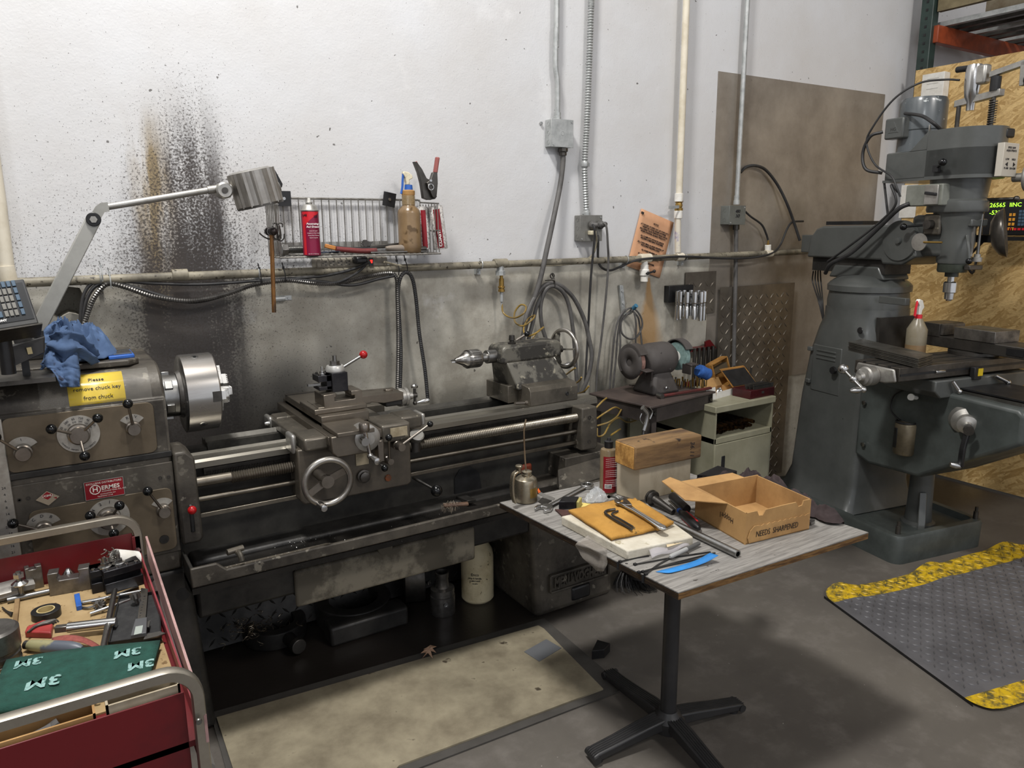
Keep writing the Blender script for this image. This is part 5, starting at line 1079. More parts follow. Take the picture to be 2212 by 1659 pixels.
MB().cyl(AY(62, 750, YL) + V((0, -.03, 0)), AY(62, 750, YL) + V((0, .05, 0)), .03, n=24).build('base_joint', m_darksteel, wl, bev=.003)
MB().bb(-.08, .02, 2.66, 2.80, 1.268, 1.30).build('base_plate', m_darksteel, wl, bev=.004)
bq = AY(62, 750, YL); MB().cyl((bq.x, YL, 1.27), bq, .02, n=16).build('base_post', m_darksteel, wl)

# ================================================================= digital readout on its arm
A, B = AY(51, 602, 2.34), AY(84, 698, 2.28); Lf = AY(0, 721, 2.26)
up = (A - B); hgt = up.length; left = (Lf - B); left = (left - up.normalized() * left.dot(up.normalized())).normalized()
F = frame(B, -left, up)             # x right, y up, z towards the viewer
ro = thing('digital_readout', F @ V((-.15, 0, -.03)), 'black tilted digital readout with a keypad on a swing arm, left edge of the photo', 'readout')
m = MB(F); m.bb(-.30, .0, 0, hgt, -.045, 0); hb = m.build('housing', mat('dark_readout_case', '2b2c2e', '3b3b3a', 9, r=.45), ro, bev=.003)
m = MB(F); m.bb(-.292, -.006, .014, hgt - .010, -.001, .0015); fp = m.build('face_panel', mat('readout_face', '1d1f22', r=.35), ro)
mk = {'g': mat('grey_key', '6c6a64', r=.5), 'b': mat('blue_key', '3c5265', r=.5), 'o': mat('orange_key', 'c98a2b', r=.5), 'w': mat('pale_key', '8d8981', r=.5)}
kw = hgt * .085
def key(x, y, c, w=.78, h=1.5): MB(F).box((x, y, .003), (kw * w, kw * h, .003)).build('key', mk[c], fp, bev=.0008)
for r_ in range(4):
    y = .026 + kw * (1.0 + r_ * 1.85)
    for c_ in range(3): key(-.052 - (2 - c_) * kw * 1.0 + .012, y, 'g')
    key(-.052 + .012 + kw * 1.25, y, 'b')
key(-.052 + .012 - kw * 3.2, .026 + kw, 'b')
y = .026 + kw * (1.0 + 4 * 1.85)
for c_ in range(4): key(-.052 + .012 + kw * (1.3 - c_ * 1.05), y, 'b')
for cy_ in (0, 1):
    y = .026 + kw * (4.0 + cy_ * 3.6); key(-.052 + .012 - kw * 3.6, y + kw * .8, 'o', .7, 1.3); key(-.052 + .012 - kw * 3.6, y - kw * .6, 'w', .7, 1.4)
for k in range(3):
    y = .028 + .032 * k + .018; MB(F).box((-.185, y, .0022), (.14, .020, .001)).build('display', mat('unlit_display', '30353a', r=.2), fp)
    text('88888', F @ Matrix.Translation((-.185, y, .0032)), .017, mat('unlit_digits', '4a5054', r=.4), fp, depth=.0002, sx=1.7)
text('SONY', F @ Matrix.Translation((-.077, .020, .003)), .0085, m_wt, fp, depth=.0003, bold=.0003)
m_dark = m_black
# bracket and arm beneath
MB(F).bb(-.30, .004, -.012, -.008, -.06, .02).build('tray_plate', m_darksteel, ro)
a = F @ V((-.06, -.012, -.025))
c1_, c2_ = AY(15, 770, 2.36), AY(18, 735, 2.34)
m = MB(); m.cyl(V((c1_.x, 2.33, 1.285)), V((c1_.x, 2.33, a.z + .004)), .017, n=20); m.build('swivel_post', m_black, ro)
p0, p1 = AY(3, 762, 2.34), AY(96, 735, 2.42); p0b = AY(28, 790, 2.34)
hz = .048
m = MB(); m.prism([AY(0, 758, 2.33), AY(30, 748, 2.33), AY(97, 727, 2.38), AY(97, 763, 2.38), AY(30, 790, 2.33), AY(0, 797, 2.33)], (0, .05, 0)); arm = m.build('swing_arm', mat('dark_arm_casting', '2f2f30', '3d3c3a', 9, r=.45), ro, bev=.004)
t_ = AY(64, 757, 2.352); MB().box(t_ + V((0, -.005, 0)), (.011, .002, .018), (0, -.1, 0)).build('arm_sticker', mat('cream_sticker', 'b5a77e', r=.5), arm)
MB().bb(AY(45, 780, 2.42).x, AY(62, 780, 2.42).x, 2.42, 2.46, 1.25, 1.34).build('arm_stand', m_black, ro)
MB().cyl(AY(50, 735, 2.40), AY(50, 735, 2.45), .022, n=20).build('arm_pivot', m_darksteel, ro)
m = MB(); m.tube([AY(48, 727, 2.38), AY(60, 727, 2.38), AY(92, 727, 2.40)], .004, 3, 8); q = AY(84, 724, 2.41); m.bb(q.x - .012, q.x + .012, 2.40, 2.43, q.z - .01, q.z + .012); m.build('locking_handle', m_black, ro)
MB().bb(-.30, .02, 2.35, 2.50, 1.250, 1.262).build('readout_base', m_darksteel, ro)

# ================================================================= rag, flat case and blue set on the headstock
m_rag = mat('blue_shop_towel', '4b6285', '384a66', 5, .35, .7, .9, b=.1, bs=220, sp='2c3040', ss=16, st=.34)
rg = thing('shop_rag', (.06, 2.55, 1.268), 'crumpled blue shop towel draped over the front edge of the lathe headstock', 'rag')
def fold(u, v, s, f=3): 
    q = noise.noise(V((u * f, v * f, s))); q2 = noise.noise(V((u * f * 2.3 + 5, v * f * 2.3, s + 3)))
    return (1 - abs(q) * 2.4) * .7 + (1 - abs(q2) * 2.2) * .3
def lump(m, c, rx, ry, h, s, f=3, am=.5, n=34):
    def fn(u, v):
        a = 2 * PI * u; rr = v; k = fold(math.cos(a) * rr + 2, math.sin(a) * rr, s, f)
        wob = 1 + .28 * noise.noise(V((math.cos(a) * 1.6, math.sin(a) * 1.6, s + 9)))
        hh = h * (max(0, 1 - rr ** 2.2)) * (1 + am * (k - .4)) + .006 + .004 * k
        return (c[0] + rx * rr * wob * math.cos(a), c[1] + ry * rr * wob * math.sin(a), c[2] + max(.002, hh))
    m.grid(fn, n * 2, n)
def strip_(m, P_, wv, s, am=.008, n=30, k=12):
    Q = catmull([V(p) for p, _ in P_], 8); W_ = catmull([V((w_, 0, 0)) for _, w_ in P_], 8); N_ = len(Q) - 1; wv = V(wv).normalized()
    def fn(u, v):
        x = u * N_; i = min(N_ - 1, int(x)); t = x - i; p = Q[i].lerp(Q[i + 1], t); w_ = W_[i].x * (1 - t) + W_[i + 1].x * t
        tn = (Q[i + 1] - Q[i]).normalized(); nn = tn.cross(wv).normalized()
        return p + wv * (v - .5) * w_ + nn * am * (math.sin(v * 9 + s + u * 2) + fold(u * 2, v * 2, s))
    m.grid(fn, n, k)
m = MB()
lump(m, (.10, 2.60, 1.268), .105, .085, .085, 1.3, 2.6, .55)
lump(m, (.055, 2.56, 1.268), .06, .055, .10, 4.3, 3.2, .6)
A_ = lambda u, v, y: AY(u, v, y)
strip_(m, [(A_(140, 765, 2.47), .07), (A_(133, 785, 2.44), .085), (A_(140, 800, 2.43), .075), (A_(148, 818, 2.412), .055), (A_(152, 836, 2.408), .045)], (1, -.1, -.1), .5, .008)
strip_(m, [(A_(125, 745, 2.50), .08), (A_(110, 770, 2.46), .06), (A_(95, 788, 2.45), .035)], (.6, 0, .8), 1.5, .006)
strip_(m, [(A_(135, 755, 2.50), .11), (A_(122, 730, 2.52), .075), (A_(122, 712, 2.54), .05), (A_(136, 702, 2.56), .042), (A_(148, 704, 2.57), .03)], (.8, .2, -.5), 2.5, .009)
strip_(m, [(A_(110, 745, 2.48), .05), (A_(135, 750, 2.45), .09), (A_(165, 745, 2.47), .07), (A_(195, 765, 2.5), .06), (A_(205, 780, 2.52), .04)], (0, .25, 1), 3.5, .009)
m.build('cloth', m_rag, rg, sm=80, solid=.0018)
cs_ = thing('tool_case', (.18, 2.62, 1.268), 'flat grey tool case with a yellow label, leaning open on the blue set', 'case')
a, b, c, d = AY(189, 738, 2.60), AY(205, 733, 2.68), AY(258, 780, 2.68), AY(243, 785, 2.60)
o = MB(); nn = (b - a).cross(d - a).normalized(); 
if nn.z < 0: nn = -nn
th = nn * .018
o.hexa([a - th, a, b - th, b, d - th, d, c - th, c]); o.build('case_shell', mat('grey_case', '5b5b5c', '4a4a4b', 9, r=.5), cs_, bev=.002)
f2 = lambda s, t: (a.lerp(d, s)).lerp(b.lerp(c, s), t) + nn * .0008
lb_ = MB().add([f2(.25, .30), f2(.78, .30), f2(.78, .85), f2(.25, .85)], [(0, 1, 2, 3)]).build('label', m_wt, cs_, sm=0)
MB().add([f2(.25, .55) + nn * .0005, f2(.78, .55) + nn * .0005, f2(.78, .85) + nn * .0005, f2(.25, .85) + nn * .0005], [(0, 1, 2, 3)]).build('yellow_band', m_yellow, cs_, sm=0)
bs_ = thing('tool_tray', (.24, 2.62, 1.268), 'open blue plastic tool tray with slim steel blades, on the headstock cover', 'tray')
a = AZ(243, 788, 1.272); b = AZ(305, 782, 1.272)
MB().hexa([(.165, 2.53, 1.268), (.165, 2.53, 1.278), (.165, 2.66, 1.268), (.165, 2.66, 1.278), (.236, 2.54, 1.268), (.236, 2.54, 1.278), (.236, 2.66, 1.268), (.236, 2.66, 1.278)]).build('tray_base', m_blue, bs_, bev=.002)
for k in range(5): MB().box((.20, 2.56 + k * .02, 1.2805), (.062, .012, .003), (0, 0, .05)).build('blade', m_steel, bs_)
# ================================================================= red tool cart
ct = thing('tool_cart', (-.20, 1.70, 0), 'red steel tool cart with two bent aluminium handles, loaded with tools', 'cart')
m_cred = mat('cart_red_paint', '64151a', '4d1014', 6, .45, .7, .38, .5, b=.05)
CX0, CX1, CY0, CY1, CZ = -.62, .160, 1.325, 2.19, .742
tm = MB(); tm.bb(CX0, CX1, CY0, CY1, CZ - .012, CZ); tr_ = tm.build('top_tray', m_cred, ct)
MB().bb(CX0, CX1 - .012, CY1 - .003, CY1, CZ - .06, .837).build('rear_panel', m_cred, tr_, bev=.001)
MB().bb(CX1 - .014, CX1 + .006, CY1 - .012, CY1 + .002, CZ - .04, .829).build('corner_flange', m_cred, tr_, bev=.001)
MB().bb(CX0, CX1 - .018, CY0, CY0 + .003, CZ - .16, .842).build('front_panel', m_cred, tr_, bev=.001)
MB().bb(CX1, CX1 + .004, CY0, CY1, CZ - .08, .78).build('side_panel', mat('faded_red_paint', '8f3f45', '7b3238', 6, r=.45), tr_)
MB().bb(CX0, CX1, CY0 + .01, CY1, .36, .372).build('middle_shelf', m_cred, ct); MB().bb(CX0, CX1, CY0 + .01, CY1, .09, .102).build('bottom_shelf', m_cred, ct)
m_han = mat('aluminium_handle', 'b3ada1', '978f82', 10, .35, .7, .28, .42, m=.85)
def handle(y, yy, zt):
    sec = [(-.0085, -.012), (.0085, -.012), (.0105, -.008), (.0105, .008), (.0085, .012), (-.0085, .012), (-.0105, .008), (-.0105, -.008)]
    P_ = [(CX0 - .02, y, .12), (CX0 - .02, y, zt - .06)]; R_ = .055
    P_ += [(CX0 - .02 + R_ - R_ * math.cos(a), y, zt - R_ + R_ * math.sin(a)) for a in [k * PI / 16 for k in range(1, 9)]]
    P_ += [(CX1 + .002 - R_ + R_ * math.sin(a), y, zt - R_ + R_ * math.cos(a)) for a in [k * PI / 16 for k in range(0, 9)]] + [(CX1 + .002, y, .12)]
    return MB().sweep(P_, sec, 1, up=(0, 1, 0))
handle(2.19, 0, .884).build('rear_handle', m_han, ct); handle(1.313, 0, .893).build('front_handle', m_han, ct)
MB().rev((CX1 - .003, 1.292, .797), (0, -1, 0), [(0, 0), (.006, 0), (.005, .003), (0, .003)], 12).build('handle_screw', m_steel, ct)
MB().hexbolt((CX1 - .004, CY1 - .013, .79), (0, -1, 0), .008, .006).build('flange_bolt', m_bright, ct)
for x in (CX0 + .04, CX1 - .05):
    for y in (CY0 + .05, CY1 - .05): w_ = MB().cyl((x - .012, y, .04), (x + .012, y, .04), .04, n=20).build('caster', m_rubber, ct); MB().bb(x - .016, x + .016, y - .01, y + .01, .04, .092).build('fork', m_zinc, w_)
# strips leaning on its right side
s1 = MB().hexa([(.167, 1.30, .745), (.167, 1.30, .80), (.169, 2.06, .80), (.169, 2.06, .868), (.172, 1.30, .745), (.172, 1.30, .80), (.174, 2.06, .80), (.174, 2.06, .868)]).build('sheet_offcut', mat('pinkish_edge', 'a98783', '8d6f6c', 8, r=.5), sm=0)
tag(s1, 'thin pink-edged metal offcut leaning along the right side of the red cart', 'offcut')
s2 = MB().prism([(.178, 1.42, .598), (.194, 1.42, .598), (.194, 1.42, .606), (.186, 1.42, .614), (.178, 1.42, .606)], (-.008, .64, .128)).build('metal_channel', m_alu, sm=0)
tag(s2, 'long pale aluminium channel leaning along the right side of the red cart', 'channel')
Z7 = CZ + .004
def q7(u, v, dz=0): return AZ(u, v, Z7 + dz)
# board liner
bl = MB().bb(CX0 + .01, CX1 - .008, 1.50, CY1 - .01, CZ, Z7).build('cardboard_liner', mat('worn_tan_board', 'a58d66', '8b734d', 6, .4, .7, .75, sp='6d5434', ss=50, st=.38), None, sm=0)
tag(bl, 'worn tan board lining the top tray of the red cart, faint black print', 'board')
m_st = mat('tool_steel', '86837f', '55524e', 14, .38, .66, .3, .45, m=.85)
# aluminium fluted part
fp_ = thing('fluted_part', q7(20, 1300), 'grey fluted aluminium part lying at the left rear of the cart', 'part')
a = q7(-40, 1290, .02); b = q7(42, 1268, .02)
MB().sweep([a, b], [(.03 * math.cos(t) * (1 + .08 * (k % 2)), .02 * math.sin(t) * (1 + .08 * (k % 2))) for k, t in enumerate([j * PI / 12 for j in range(24)])], 1).build('body', mat('dusty_aluminium', '8f8c87', '6f6b66', 8, r=.45, m=.5), fp_)
MB().sweep([b, q7(70, 1262, .016)], [(.018 * math.cos(t) * (1 + .10 * (k % 2)), .014 * math.sin(t) * (1 + .1 * (k % 2))) for k, t in enumerate([j * PI / 8 for j in range(16)])], 1).build('splined_end', mat('dusty_aluminium2', '8f8c87', r=.4, m=.6), fp_)
rd = MB().cyl(q7(16, 1297, .008), q7(112, 1276, .008), .007, n=16).build('steel_rod', m_steel); tag(rd, 'smooth steel rod lying across the left rear of the cart board', 'rod')
def axb(u0, v0, u1, v1): a = q7(u0, v0); b = q7(u1, v1); return a, b
# tool holder with washer and nut
def holder(name, u0, v0, u1, v1, dep, h, mt, lab, notch=None, nut=None, screws=0):
    a, b = axb(u0, v0, u1, v1); x = (b - a); W_ = x.length; F = frame(a, x, V((0, 0, 1)).cross(x)); 
    t = thing(name, a, lab, 'tool holder')
    if F.col[2].z < 0: F = frame(a, x, -V((0, 0, 1)).cross(x))
    m = MB(F)
    if notch:
        n0, n1, nd = notch; P_ = [(0, 0, 0), (W_, 0, 0), (W_, 0, h), (W_ * n1, 0, h), (W_ * n1 + .004, 0, h - nd * .6), (W_ * n1, 0, h - nd), (W_ * n0, 0, h - nd), (W_ * n0 - .004, 0, h - nd * .6), (W_ * n0, 0, h), (0, 0, h)]
        m.prism(P_, (0, dep, 0))
    else: m.bb(0, W_, 0, dep, 0, h * .45); m.bb(0, W_, dep * .35, dep, h * .4, h); m.bb(0, W_, 0, dep, h * .72, h)
    bd_ = m.build('body', mt, t, bev=.0015)
    if nut:
        for fx in nut:
            c = F @ V((W_ * fx, dep * .6, h)); MB().rev(c, (0, 0, 1), [(0, 0), (.016, 0), (.016, .003), (.008, .006), (0, .006)], 24).build('washer', m_bright, t); MB().hexbolt(c + V((0, 0, .004)), (0, 0, 1), .010, .008).build('nut', m_steel, t); MB().cyl(c, c + V((0, 0, .026)), .005, n=12).build('stud', m_steel, t)
    for k in range(screws):
        c = F @ V((W_ * (k + .5) / screws, dep * .2, h)); MB().rev(c, (0, 0, 1), [(0, 0), (.0045, 0), (.0045, .004), (.002, .004), (.002, .002), (0, .002)], 12).build('set_screw', m_bright, t)
    return t
holder('tool_holder', 60, 1277, 96, 1268, .06, .06, m_st, 'steel tool holder with a big washer and hex nut, left rear of the cart', notch=(.3, .6, .006))
nt2 = thing('height_nut', q7(43, 1245, .04), 'hex nut and washer on a stud standing above the fluted part on the cart', 'nut')
c = q7(43, 1262, .04); MB().cyl(c - V((0, 0, .04)), c + V((0, 0, .034)), .006, n=12).build('stud', m_steel, nt2); MB().rev(c, (0, 0, 1), [(0, 0), (.018, 0), (.019, .003), (.010, .010), (0, .010)], 24).build('washer', m_bright, nt2); MB().hexbolt(c + V((0, 0, .019)), (0, 0, 1), .0125, .010).build('nut', m_bright, nt2)
holder('tool_holder', 108, 1289, 198, 1273, .034, .060, m_st, 'bare steel U-shaped tool holder in the middle of the cart rear row', notch=(.26, .72, .022))
holder('tool_holder', 200, 1284, 234, 1276, .05, .060, m_blk, 'black tool holder with two screws, right of the bare U-shaped holder', screws=2)
holder('tool_holder', 230, 1286, 312, 1262, .055, .062, m_blk, 'longest black tool holder with two studs and washers at the cart right rear', nut=(.12, .48), screws=4)
ws = thing('washer', q7(151, 1258), 'loose conical washer behind the bare U-shaped holder on the cart', 'washer')
MB().rev(q7(151, 1262), (0, 0, 1), [(0, 0), (.016, 0), (.015, .03), (.004, .045), (0, .045)], 22).build('cone', m_bright, ws)
# parting bar
pb = MB().prism([q7(228, 1293), q7(300, 1267), q7(300, 1267, .016), q7(228, 1293, .016)], (0, .006, 0)).build('parting_blade', m_steel, bev=.001); tag(pb, 'flat steel parting blade in front of the longest black tool holder', 'blade')
# can of chips lying down
cn = thing('tin_can', q7(270, 1225), 'white tin can lying on its side spilling curled metal chips, cart rear corner', 'can')
a = q7(285, 1232, .04); b = q7(266, 1222, .065); ax = (b - a).normalized(); ax = V((-.7, -.25, .35)).normalized(); a = q7(292, 1214, .034)
m = MB(); m.rev(a, ax, [(0, 0), (.029, 0), (.029, .058), (.027, .058), (.027, .004), (0, .004)], 32); m.build('shell', m_white, cn)
random.seed(3); m = MB()
for k in range(70):
    p = a + ax * (.045 + random.random() * .03) + V((random.uniform(-.022, .022), random.uniform(-.022, .022), random.uniform(-.022, .022))); r_ = random.uniform(.003, .007); tt = random.random() * 6; n_ = [p + V((r_ * math.cos(tt + j), r_ * math.sin(tt + j), (j - 2) * .0025)) for j in range(5)]; m.tube(n_, .0013, 2, 4)
o = m.build('metal_chips', mat('chip_steel', 'a8a49d', '5a554d', 80, r=.3, m=.8)); tag(o, 'curled metal chips heaped in the mouth of the white tin can', 'metal chips', kind='stuff')
# tape roll
tpz = q7(101, 1332)
tp_ = thing('tape_roll', tpz, 'roll of black electrical tape lying flat on the cart board', 'tape'); MB().rev(tpz, (0, 0, 1), [(.019, 0), (.031, 0), (.031, .019), (.019, .019), (.019, 0)], 40).build('tape', m_black, tp_, bev=.001)
MB().rev(tpz, (0, 0, 1), [(.0165, 0), (.0192, 0), (.0192, .0195), (.0165, .0195), (.0165, 0)], 36).build('core', mat('tape_core', 'b9a878', r=.6), tp_)
o = MB().prism([q7(166, 1320), q7(178, 1317), q7(173, 1290), q7(161, 1293)], (0, 0, .012)).build('blue_stick', m_blue, bev=.001); tag(o, 'short blue rectangular stick lying beside the chuck keys', 'block')
def key_(lab, hx_, hy_, u0, v0, u1, v1, R, up=.012):
    t = thing('chuck_key', q7(hx_, hy_), lab, 'chuck key'); c = q7(hx_, hy_, up)
    MB().tube([q7(u0, v0, .006), q7((u0 + u1) / 2, (v0 + v1) / 2, .010), q7(u1, v1, .006)], .0045, 4, 12).build('cross_bar', m_bright, t)
    d = V((-.35, -.5, .8)).normalized() if up < .02 else V((.1, -.3, -.9)).normalized(); M = axm(d); m = MB(); m.rev(c - d * .008, d, [(0, 0), (R * .75, 0), (R * .75, .012), (R * .4, .018), (R * .3, .026), (0, .026)], 20)
    for k in range(10): a = k * PI / 5; m.box(c + M @ V((R * .8 * math.cos(a), R * .8 * math.sin(a), 0)), (R * .4, R * .28, .012), M @ Matrix.Rotation(a, 3, 'Z'))
    m.build('gear_head', m_st, t); return t
key_('steel chuck key with its gear head facing up, next to the blue stick', 216, 1308, 195, 1326, 290, 1293, .014)
key_('steel chuck key with its shank standing upright beside the caliper', 292, 1288, 176, 1302, 309, 1276, .012, .03)
t = thing('pliers', q7(185, 1312), 'slim steel tweezers end lying between the blue stick and the chuck keys', 'tool')
MB().tube([q7(175, 1304, .004), q7(190, 1300, .005), q7(210, 1299, .008)], .003, 4, 8).build('upper_tip', m_steel, t); MB().tube([q7(176, 1312, .004), q7(190, 1313, .005), q7(210, 1306, .008)], .003, 4, 8).build('lower_tip', m_steel, t)
# big T-handle chuck wrench
tw = thing('chuck_wrench', q7(190, 1370), 'large chrome T-handle chuck wrench lying on the caliper case', 'wrench')
zb = .022; a = q7(146, 1356, zb); b = q7(252, 1344, zb); d = (b - a).normalized()
MB().rev(a, d, [(0, 0), (.0115, 0), (.0115, (b - a).length), (0, (b - a).length)], 24).build('barrel', m_bright, tw, bev=.001)
MB().box(a - d * .012, (.026, .014, .014), frame((0, 0, 0), d, (0, 1, 0)).to_3x3()).build('square_drive', m_st, tw, bev=.001)
MB().cyl(q7(248, 1275, zb + .0), q7(222, 1402, zb), .0065, n=16).build('cross_bar', m_steel, tw)
# caliper case and caliper
ccs = thing('caliper_case', q7(285, 1350), 'open black plastic caliper case on the right side of the cart', 'case')
a, b, c, d = q7(258, 1300), q7(345, 1288), q7(350, 1385), q7(235, 1402)
m = MB(); m.prism([a, b, c, d], (0, 0, .008)); ccb = m.build('case_tray', mat('black_case_foam', '1f1f20', '2c2c2c', 60, r=.7), ccs, bev=.001)
m = MB(); e = .010
for (p, q) in ((a, b), (b, c), (c, d), (d, a)): m.prism([p + V((0, 0, .008)), q + V((0, 0, .008)), q + V((0, 0, .016)), p + V((0, 0, .016))], ((a + b + c + d) / 4 - (p + q) / 2).normalized() * .003)
m.build('case_rim', m_black, ccs)
dg = thing('digital_caliper', q7(300, 1370, .018), 'silver digital caliper with a grey display lying on its black case', 'caliper')
zz = .018; m = MB(); m.prism([q7(305, 1272, zz), q7(320, 1274, zz), q7(314, 1345, zz), q7(297, 1345, zz)], (0, 0, .0025)); bm_ = m.build('beam', m_bright, dg)
for k in range(9):
    p = q7(312 - k * 1.4, 1288 + k * 6.0, zz + .0028); text(str(k % 10), frame(p, (q7(305, 1345) - q7(312, 1280)), (1, .3, 0)), .005, m_ink, bm_, depth=.0002)
MB().prism([q7(293, 1345, zz), q7(319, 1341, zz), q7(317, 1375, zz), q7(283, 1381, zz)], (0, 0, .010)).build('head', mat('caliper_plastic', '4f5052', r=.4), dg, bev=.0015)
MB().prism([q7(293, 1354, zz + .0101), q7(309, 1351, zz + .0101), q7(306, 1368, zz + .0101), q7(289, 1372, zz + .0101)], (0, 0, .0006)).build('display', mat('lcd_grey', '9ea6a0', r=.2), dg)
MB().prism([q7(318, 1346, zz), q7(325, 1343, zz), q7(322, 1358, zz), q7(316, 1358, zz)], (0, 0, .004)).build('upper_jaw', m_steel, dg)
MB().prism([q7(316, 1372, zz), q7(346, 1366, zz), q7(358, 1370, zz), q7(340, 1377, zz), q7(310, 1384, zz)], (0, 0, .003)).build('lower_jaw', m_steel, dg)
# red hex-key holder
hh_ = thing('hex_key_holder', q7(85, 1372), 'red plastic holder with grey hex keys lying left of the T-handle wrench', 'hex keys')
MB().prism([q7(55, 1378), q7(112, 1380), q7(117, 1352), q7(95, 1352), q7(60, 1366)], (0, 0, .016)).build('holder', mat('red_plastic', 'a03a38', '8a3030', 9, r=.4), hh_, bev=.003)
for k in range(4): MB().tube([q7(60 + k * 4, 1366 - k * 4, .018), q7(80 + k * 5, 1352 - k * 3, .019), q7(104 + k * 5, 1346 - k * 2.5, .019), q7(112 + k * 5, 1350 - k * 2, .012)], .0028 - k * .0003, 4, 8).build('hex_key', m_darksteel, hh_)
# deburring handle
db = thing('deburring_tool', q7(115, 1400), 'fat grey and cream tool handle lying below the red hex-key holder', 'tool')
a = q7(58, 1393, .014); b = q7(178, 1402, .014); d = (b - a); L = d.length
MB().rev(a, d, [(0, 0), (.008, .0), (.012, L * .08), (.0135, L * .3), (.0145, L * .6), (.0145, L * .78), (.012, L * .92), (.006, L), (0, L)], 24).build('grip', mat('cream_grey_handle', '8f8a66', '555a63', 5, .48, .52, .4), db)
MB().rev(a, d, [(0, -.004), (.0095, -.004), (.0098, .008), (.009, .012), (0, .012)], 20).build('collar', m_darksteel, db)
sd_ = MB().grid(lambda u, v: q7(112 + 108 * u, 1378 - 12 * math.sin(u * 2.6) + 26 * u ** 2 + v * 13, .004 + .016 * math.sin(u * PI)), 20, 4).build('sandpaper_strip', mat('pink_sandpaper', '8d4c44', '7a3e38', 60, r=.9), solid=.001)
tag(sd_, 'curved strip of reddish sandpaper between the grey handle and the T-handle wrench', 'sandpaper')
# green scouring pad
m_pad = mat('green_scour_pad', '1f4a40', '16382f', 40, .35, .7, .95, b=.5, bs=260)
zz = .020; c4 = [(15, 1430), (346, 1385), (318, 1478), (-30, 1545)]
P4 = [q7(u, v, .02) for u, v in c4]
pd_ = thing('scouring_pad', (P4[0] + P4[2]) / 2 - V((0, 0, .02)), 'dark green scouring pad with white print, lying across the front of the cart', 'scouring pad')
def padf(u, v, dz=0): p = (P4[0].lerp(P4[1], u)).lerp(P4[3].lerp(P4[2], u), v); return p + V((0, 0, .004 * math.sin(u * 4 + v * 3) + dz))
MB().grid(padf, 16, 8).build('pad', m_pad, pd_, solid=.012)
m_pw = mat('pale_pad_print', '86a8a4', '2c554c', 90, .5, .62, .9)
for (u, v, s_, sz) in ((.16, .18, '3M', .05), (.30, .62, '3M', .062), (.80, .22, '3M', .052), (.92, .56, '3M', .05), (.62, .98, '3M', .04)):
    c = padf(u, v, .0075); text(s_, frame(c, P4[1] - P4[0], P4[0] - P4[3]) @ Matrix.Rotation(PI + .15, 4, 'Z'), sz * .8, m_pw, pd_, depth=.0003, bold=.0015)
# left edge: cylindrical jar part with a wooden stick
o = MB().prism([q7(28, 1362), q7(38, 1360), q7(44, 1298), q7(33, 1300)], (0, 0, .010)).build('wood_stick', mat('stick_wood', '8d7350', '6f5738', 8, r=.7), bev=.001); tag(o, 'short flat wooden stick lying left of the black tape roll', 'wood stick')
jr = thing('machined_cylinder', q7(-5, 1400), 'dark ribbed steel cylinder half out of frame at the cart left edge', 'part')
c = q7(-8, 1432); MB().rev(c, (0, 0, 1), [(0, 0), (.048, 0), (.048, .006), (.045, .008), (.045, .014), (.048, .016), (.048, .022), (.045, .024), (.045, .03), (.05, .034), (.05, .075), (.044, .08), (0, .08)], 36).build('body', m_st, jr)
for k in range(3): o = MB().tube([q7(5 + k * 3, 1312 + k * 4, .004), q7(25 + k, 1330 - k * 3, .004)], .002, 1, 6).build('pin', m_darksteel); tag(o, 'thin dark steel pin at the left edge of the cart', 'pin', 'pins at the cart left edge')
# cardboard boxes inside the front
def tub(name, lab, pts, z0, z1, th=.004, mt=m_card):
    t = thing(name, pts[0], lab, 'box'); m = MB(); m.prism([V((p[0], p[1], z0)) for p in pts], (0, 0, .004)); m.build('bottom', mt, t)
    for i in range(len(pts)):
        p, q = V((*pts[i], 0)), V((*pts[(i + 1) % len(pts)], 0)); c = V((sum(a[0] for a in pts) / len(pts), sum(a[1] for a in pts) / len(pts), 0)); n_ = V((0, 0, 1)).cross(q - p).normalized(); 
        if n_.dot(c - p) < 0: n_ = -n_
        MB().prism([V((p.x, p.y, z0)), V((q.x, q.y, z0)), V((q.x, q.y, z1)), V((p.x, p.y, z1))], n_ * th).build('wall', mt, t)
    return t
m_card2 = mat('pale_cardboard', 'b5aa94', '8f8068', 8, .4, .7, .85)
tub('cardboard_box', 'pale cardboard box inside the front right corner of the cart', [(.02, 1.336), (.138, 1.336), (.138, 1.375), (.02, 1.375)], CZ, .853, mt=m_card2)
tub('cardboard_box', 'brown cardboard box inside the front left of the cart', [(-.30, 1.336), (.004, 1.336), (.004, 1.375), (-.30, 1.375)], CZ, .845)
for k in range(3):
    o = MB().tube([(-.26 + k * .03, 1.335 + .01 * k, .79), (-.14 + k * .03, 1.34 + .012 * k, .82), (-.07 + .01 * k, 1.345 + .012 * k, .83)], .010, 4, 10).build('hand_tool', m_cable); tag(o, 'grey tool handle resting in the brown box at the cart front', 'tool', 'grey handles in the brown box')
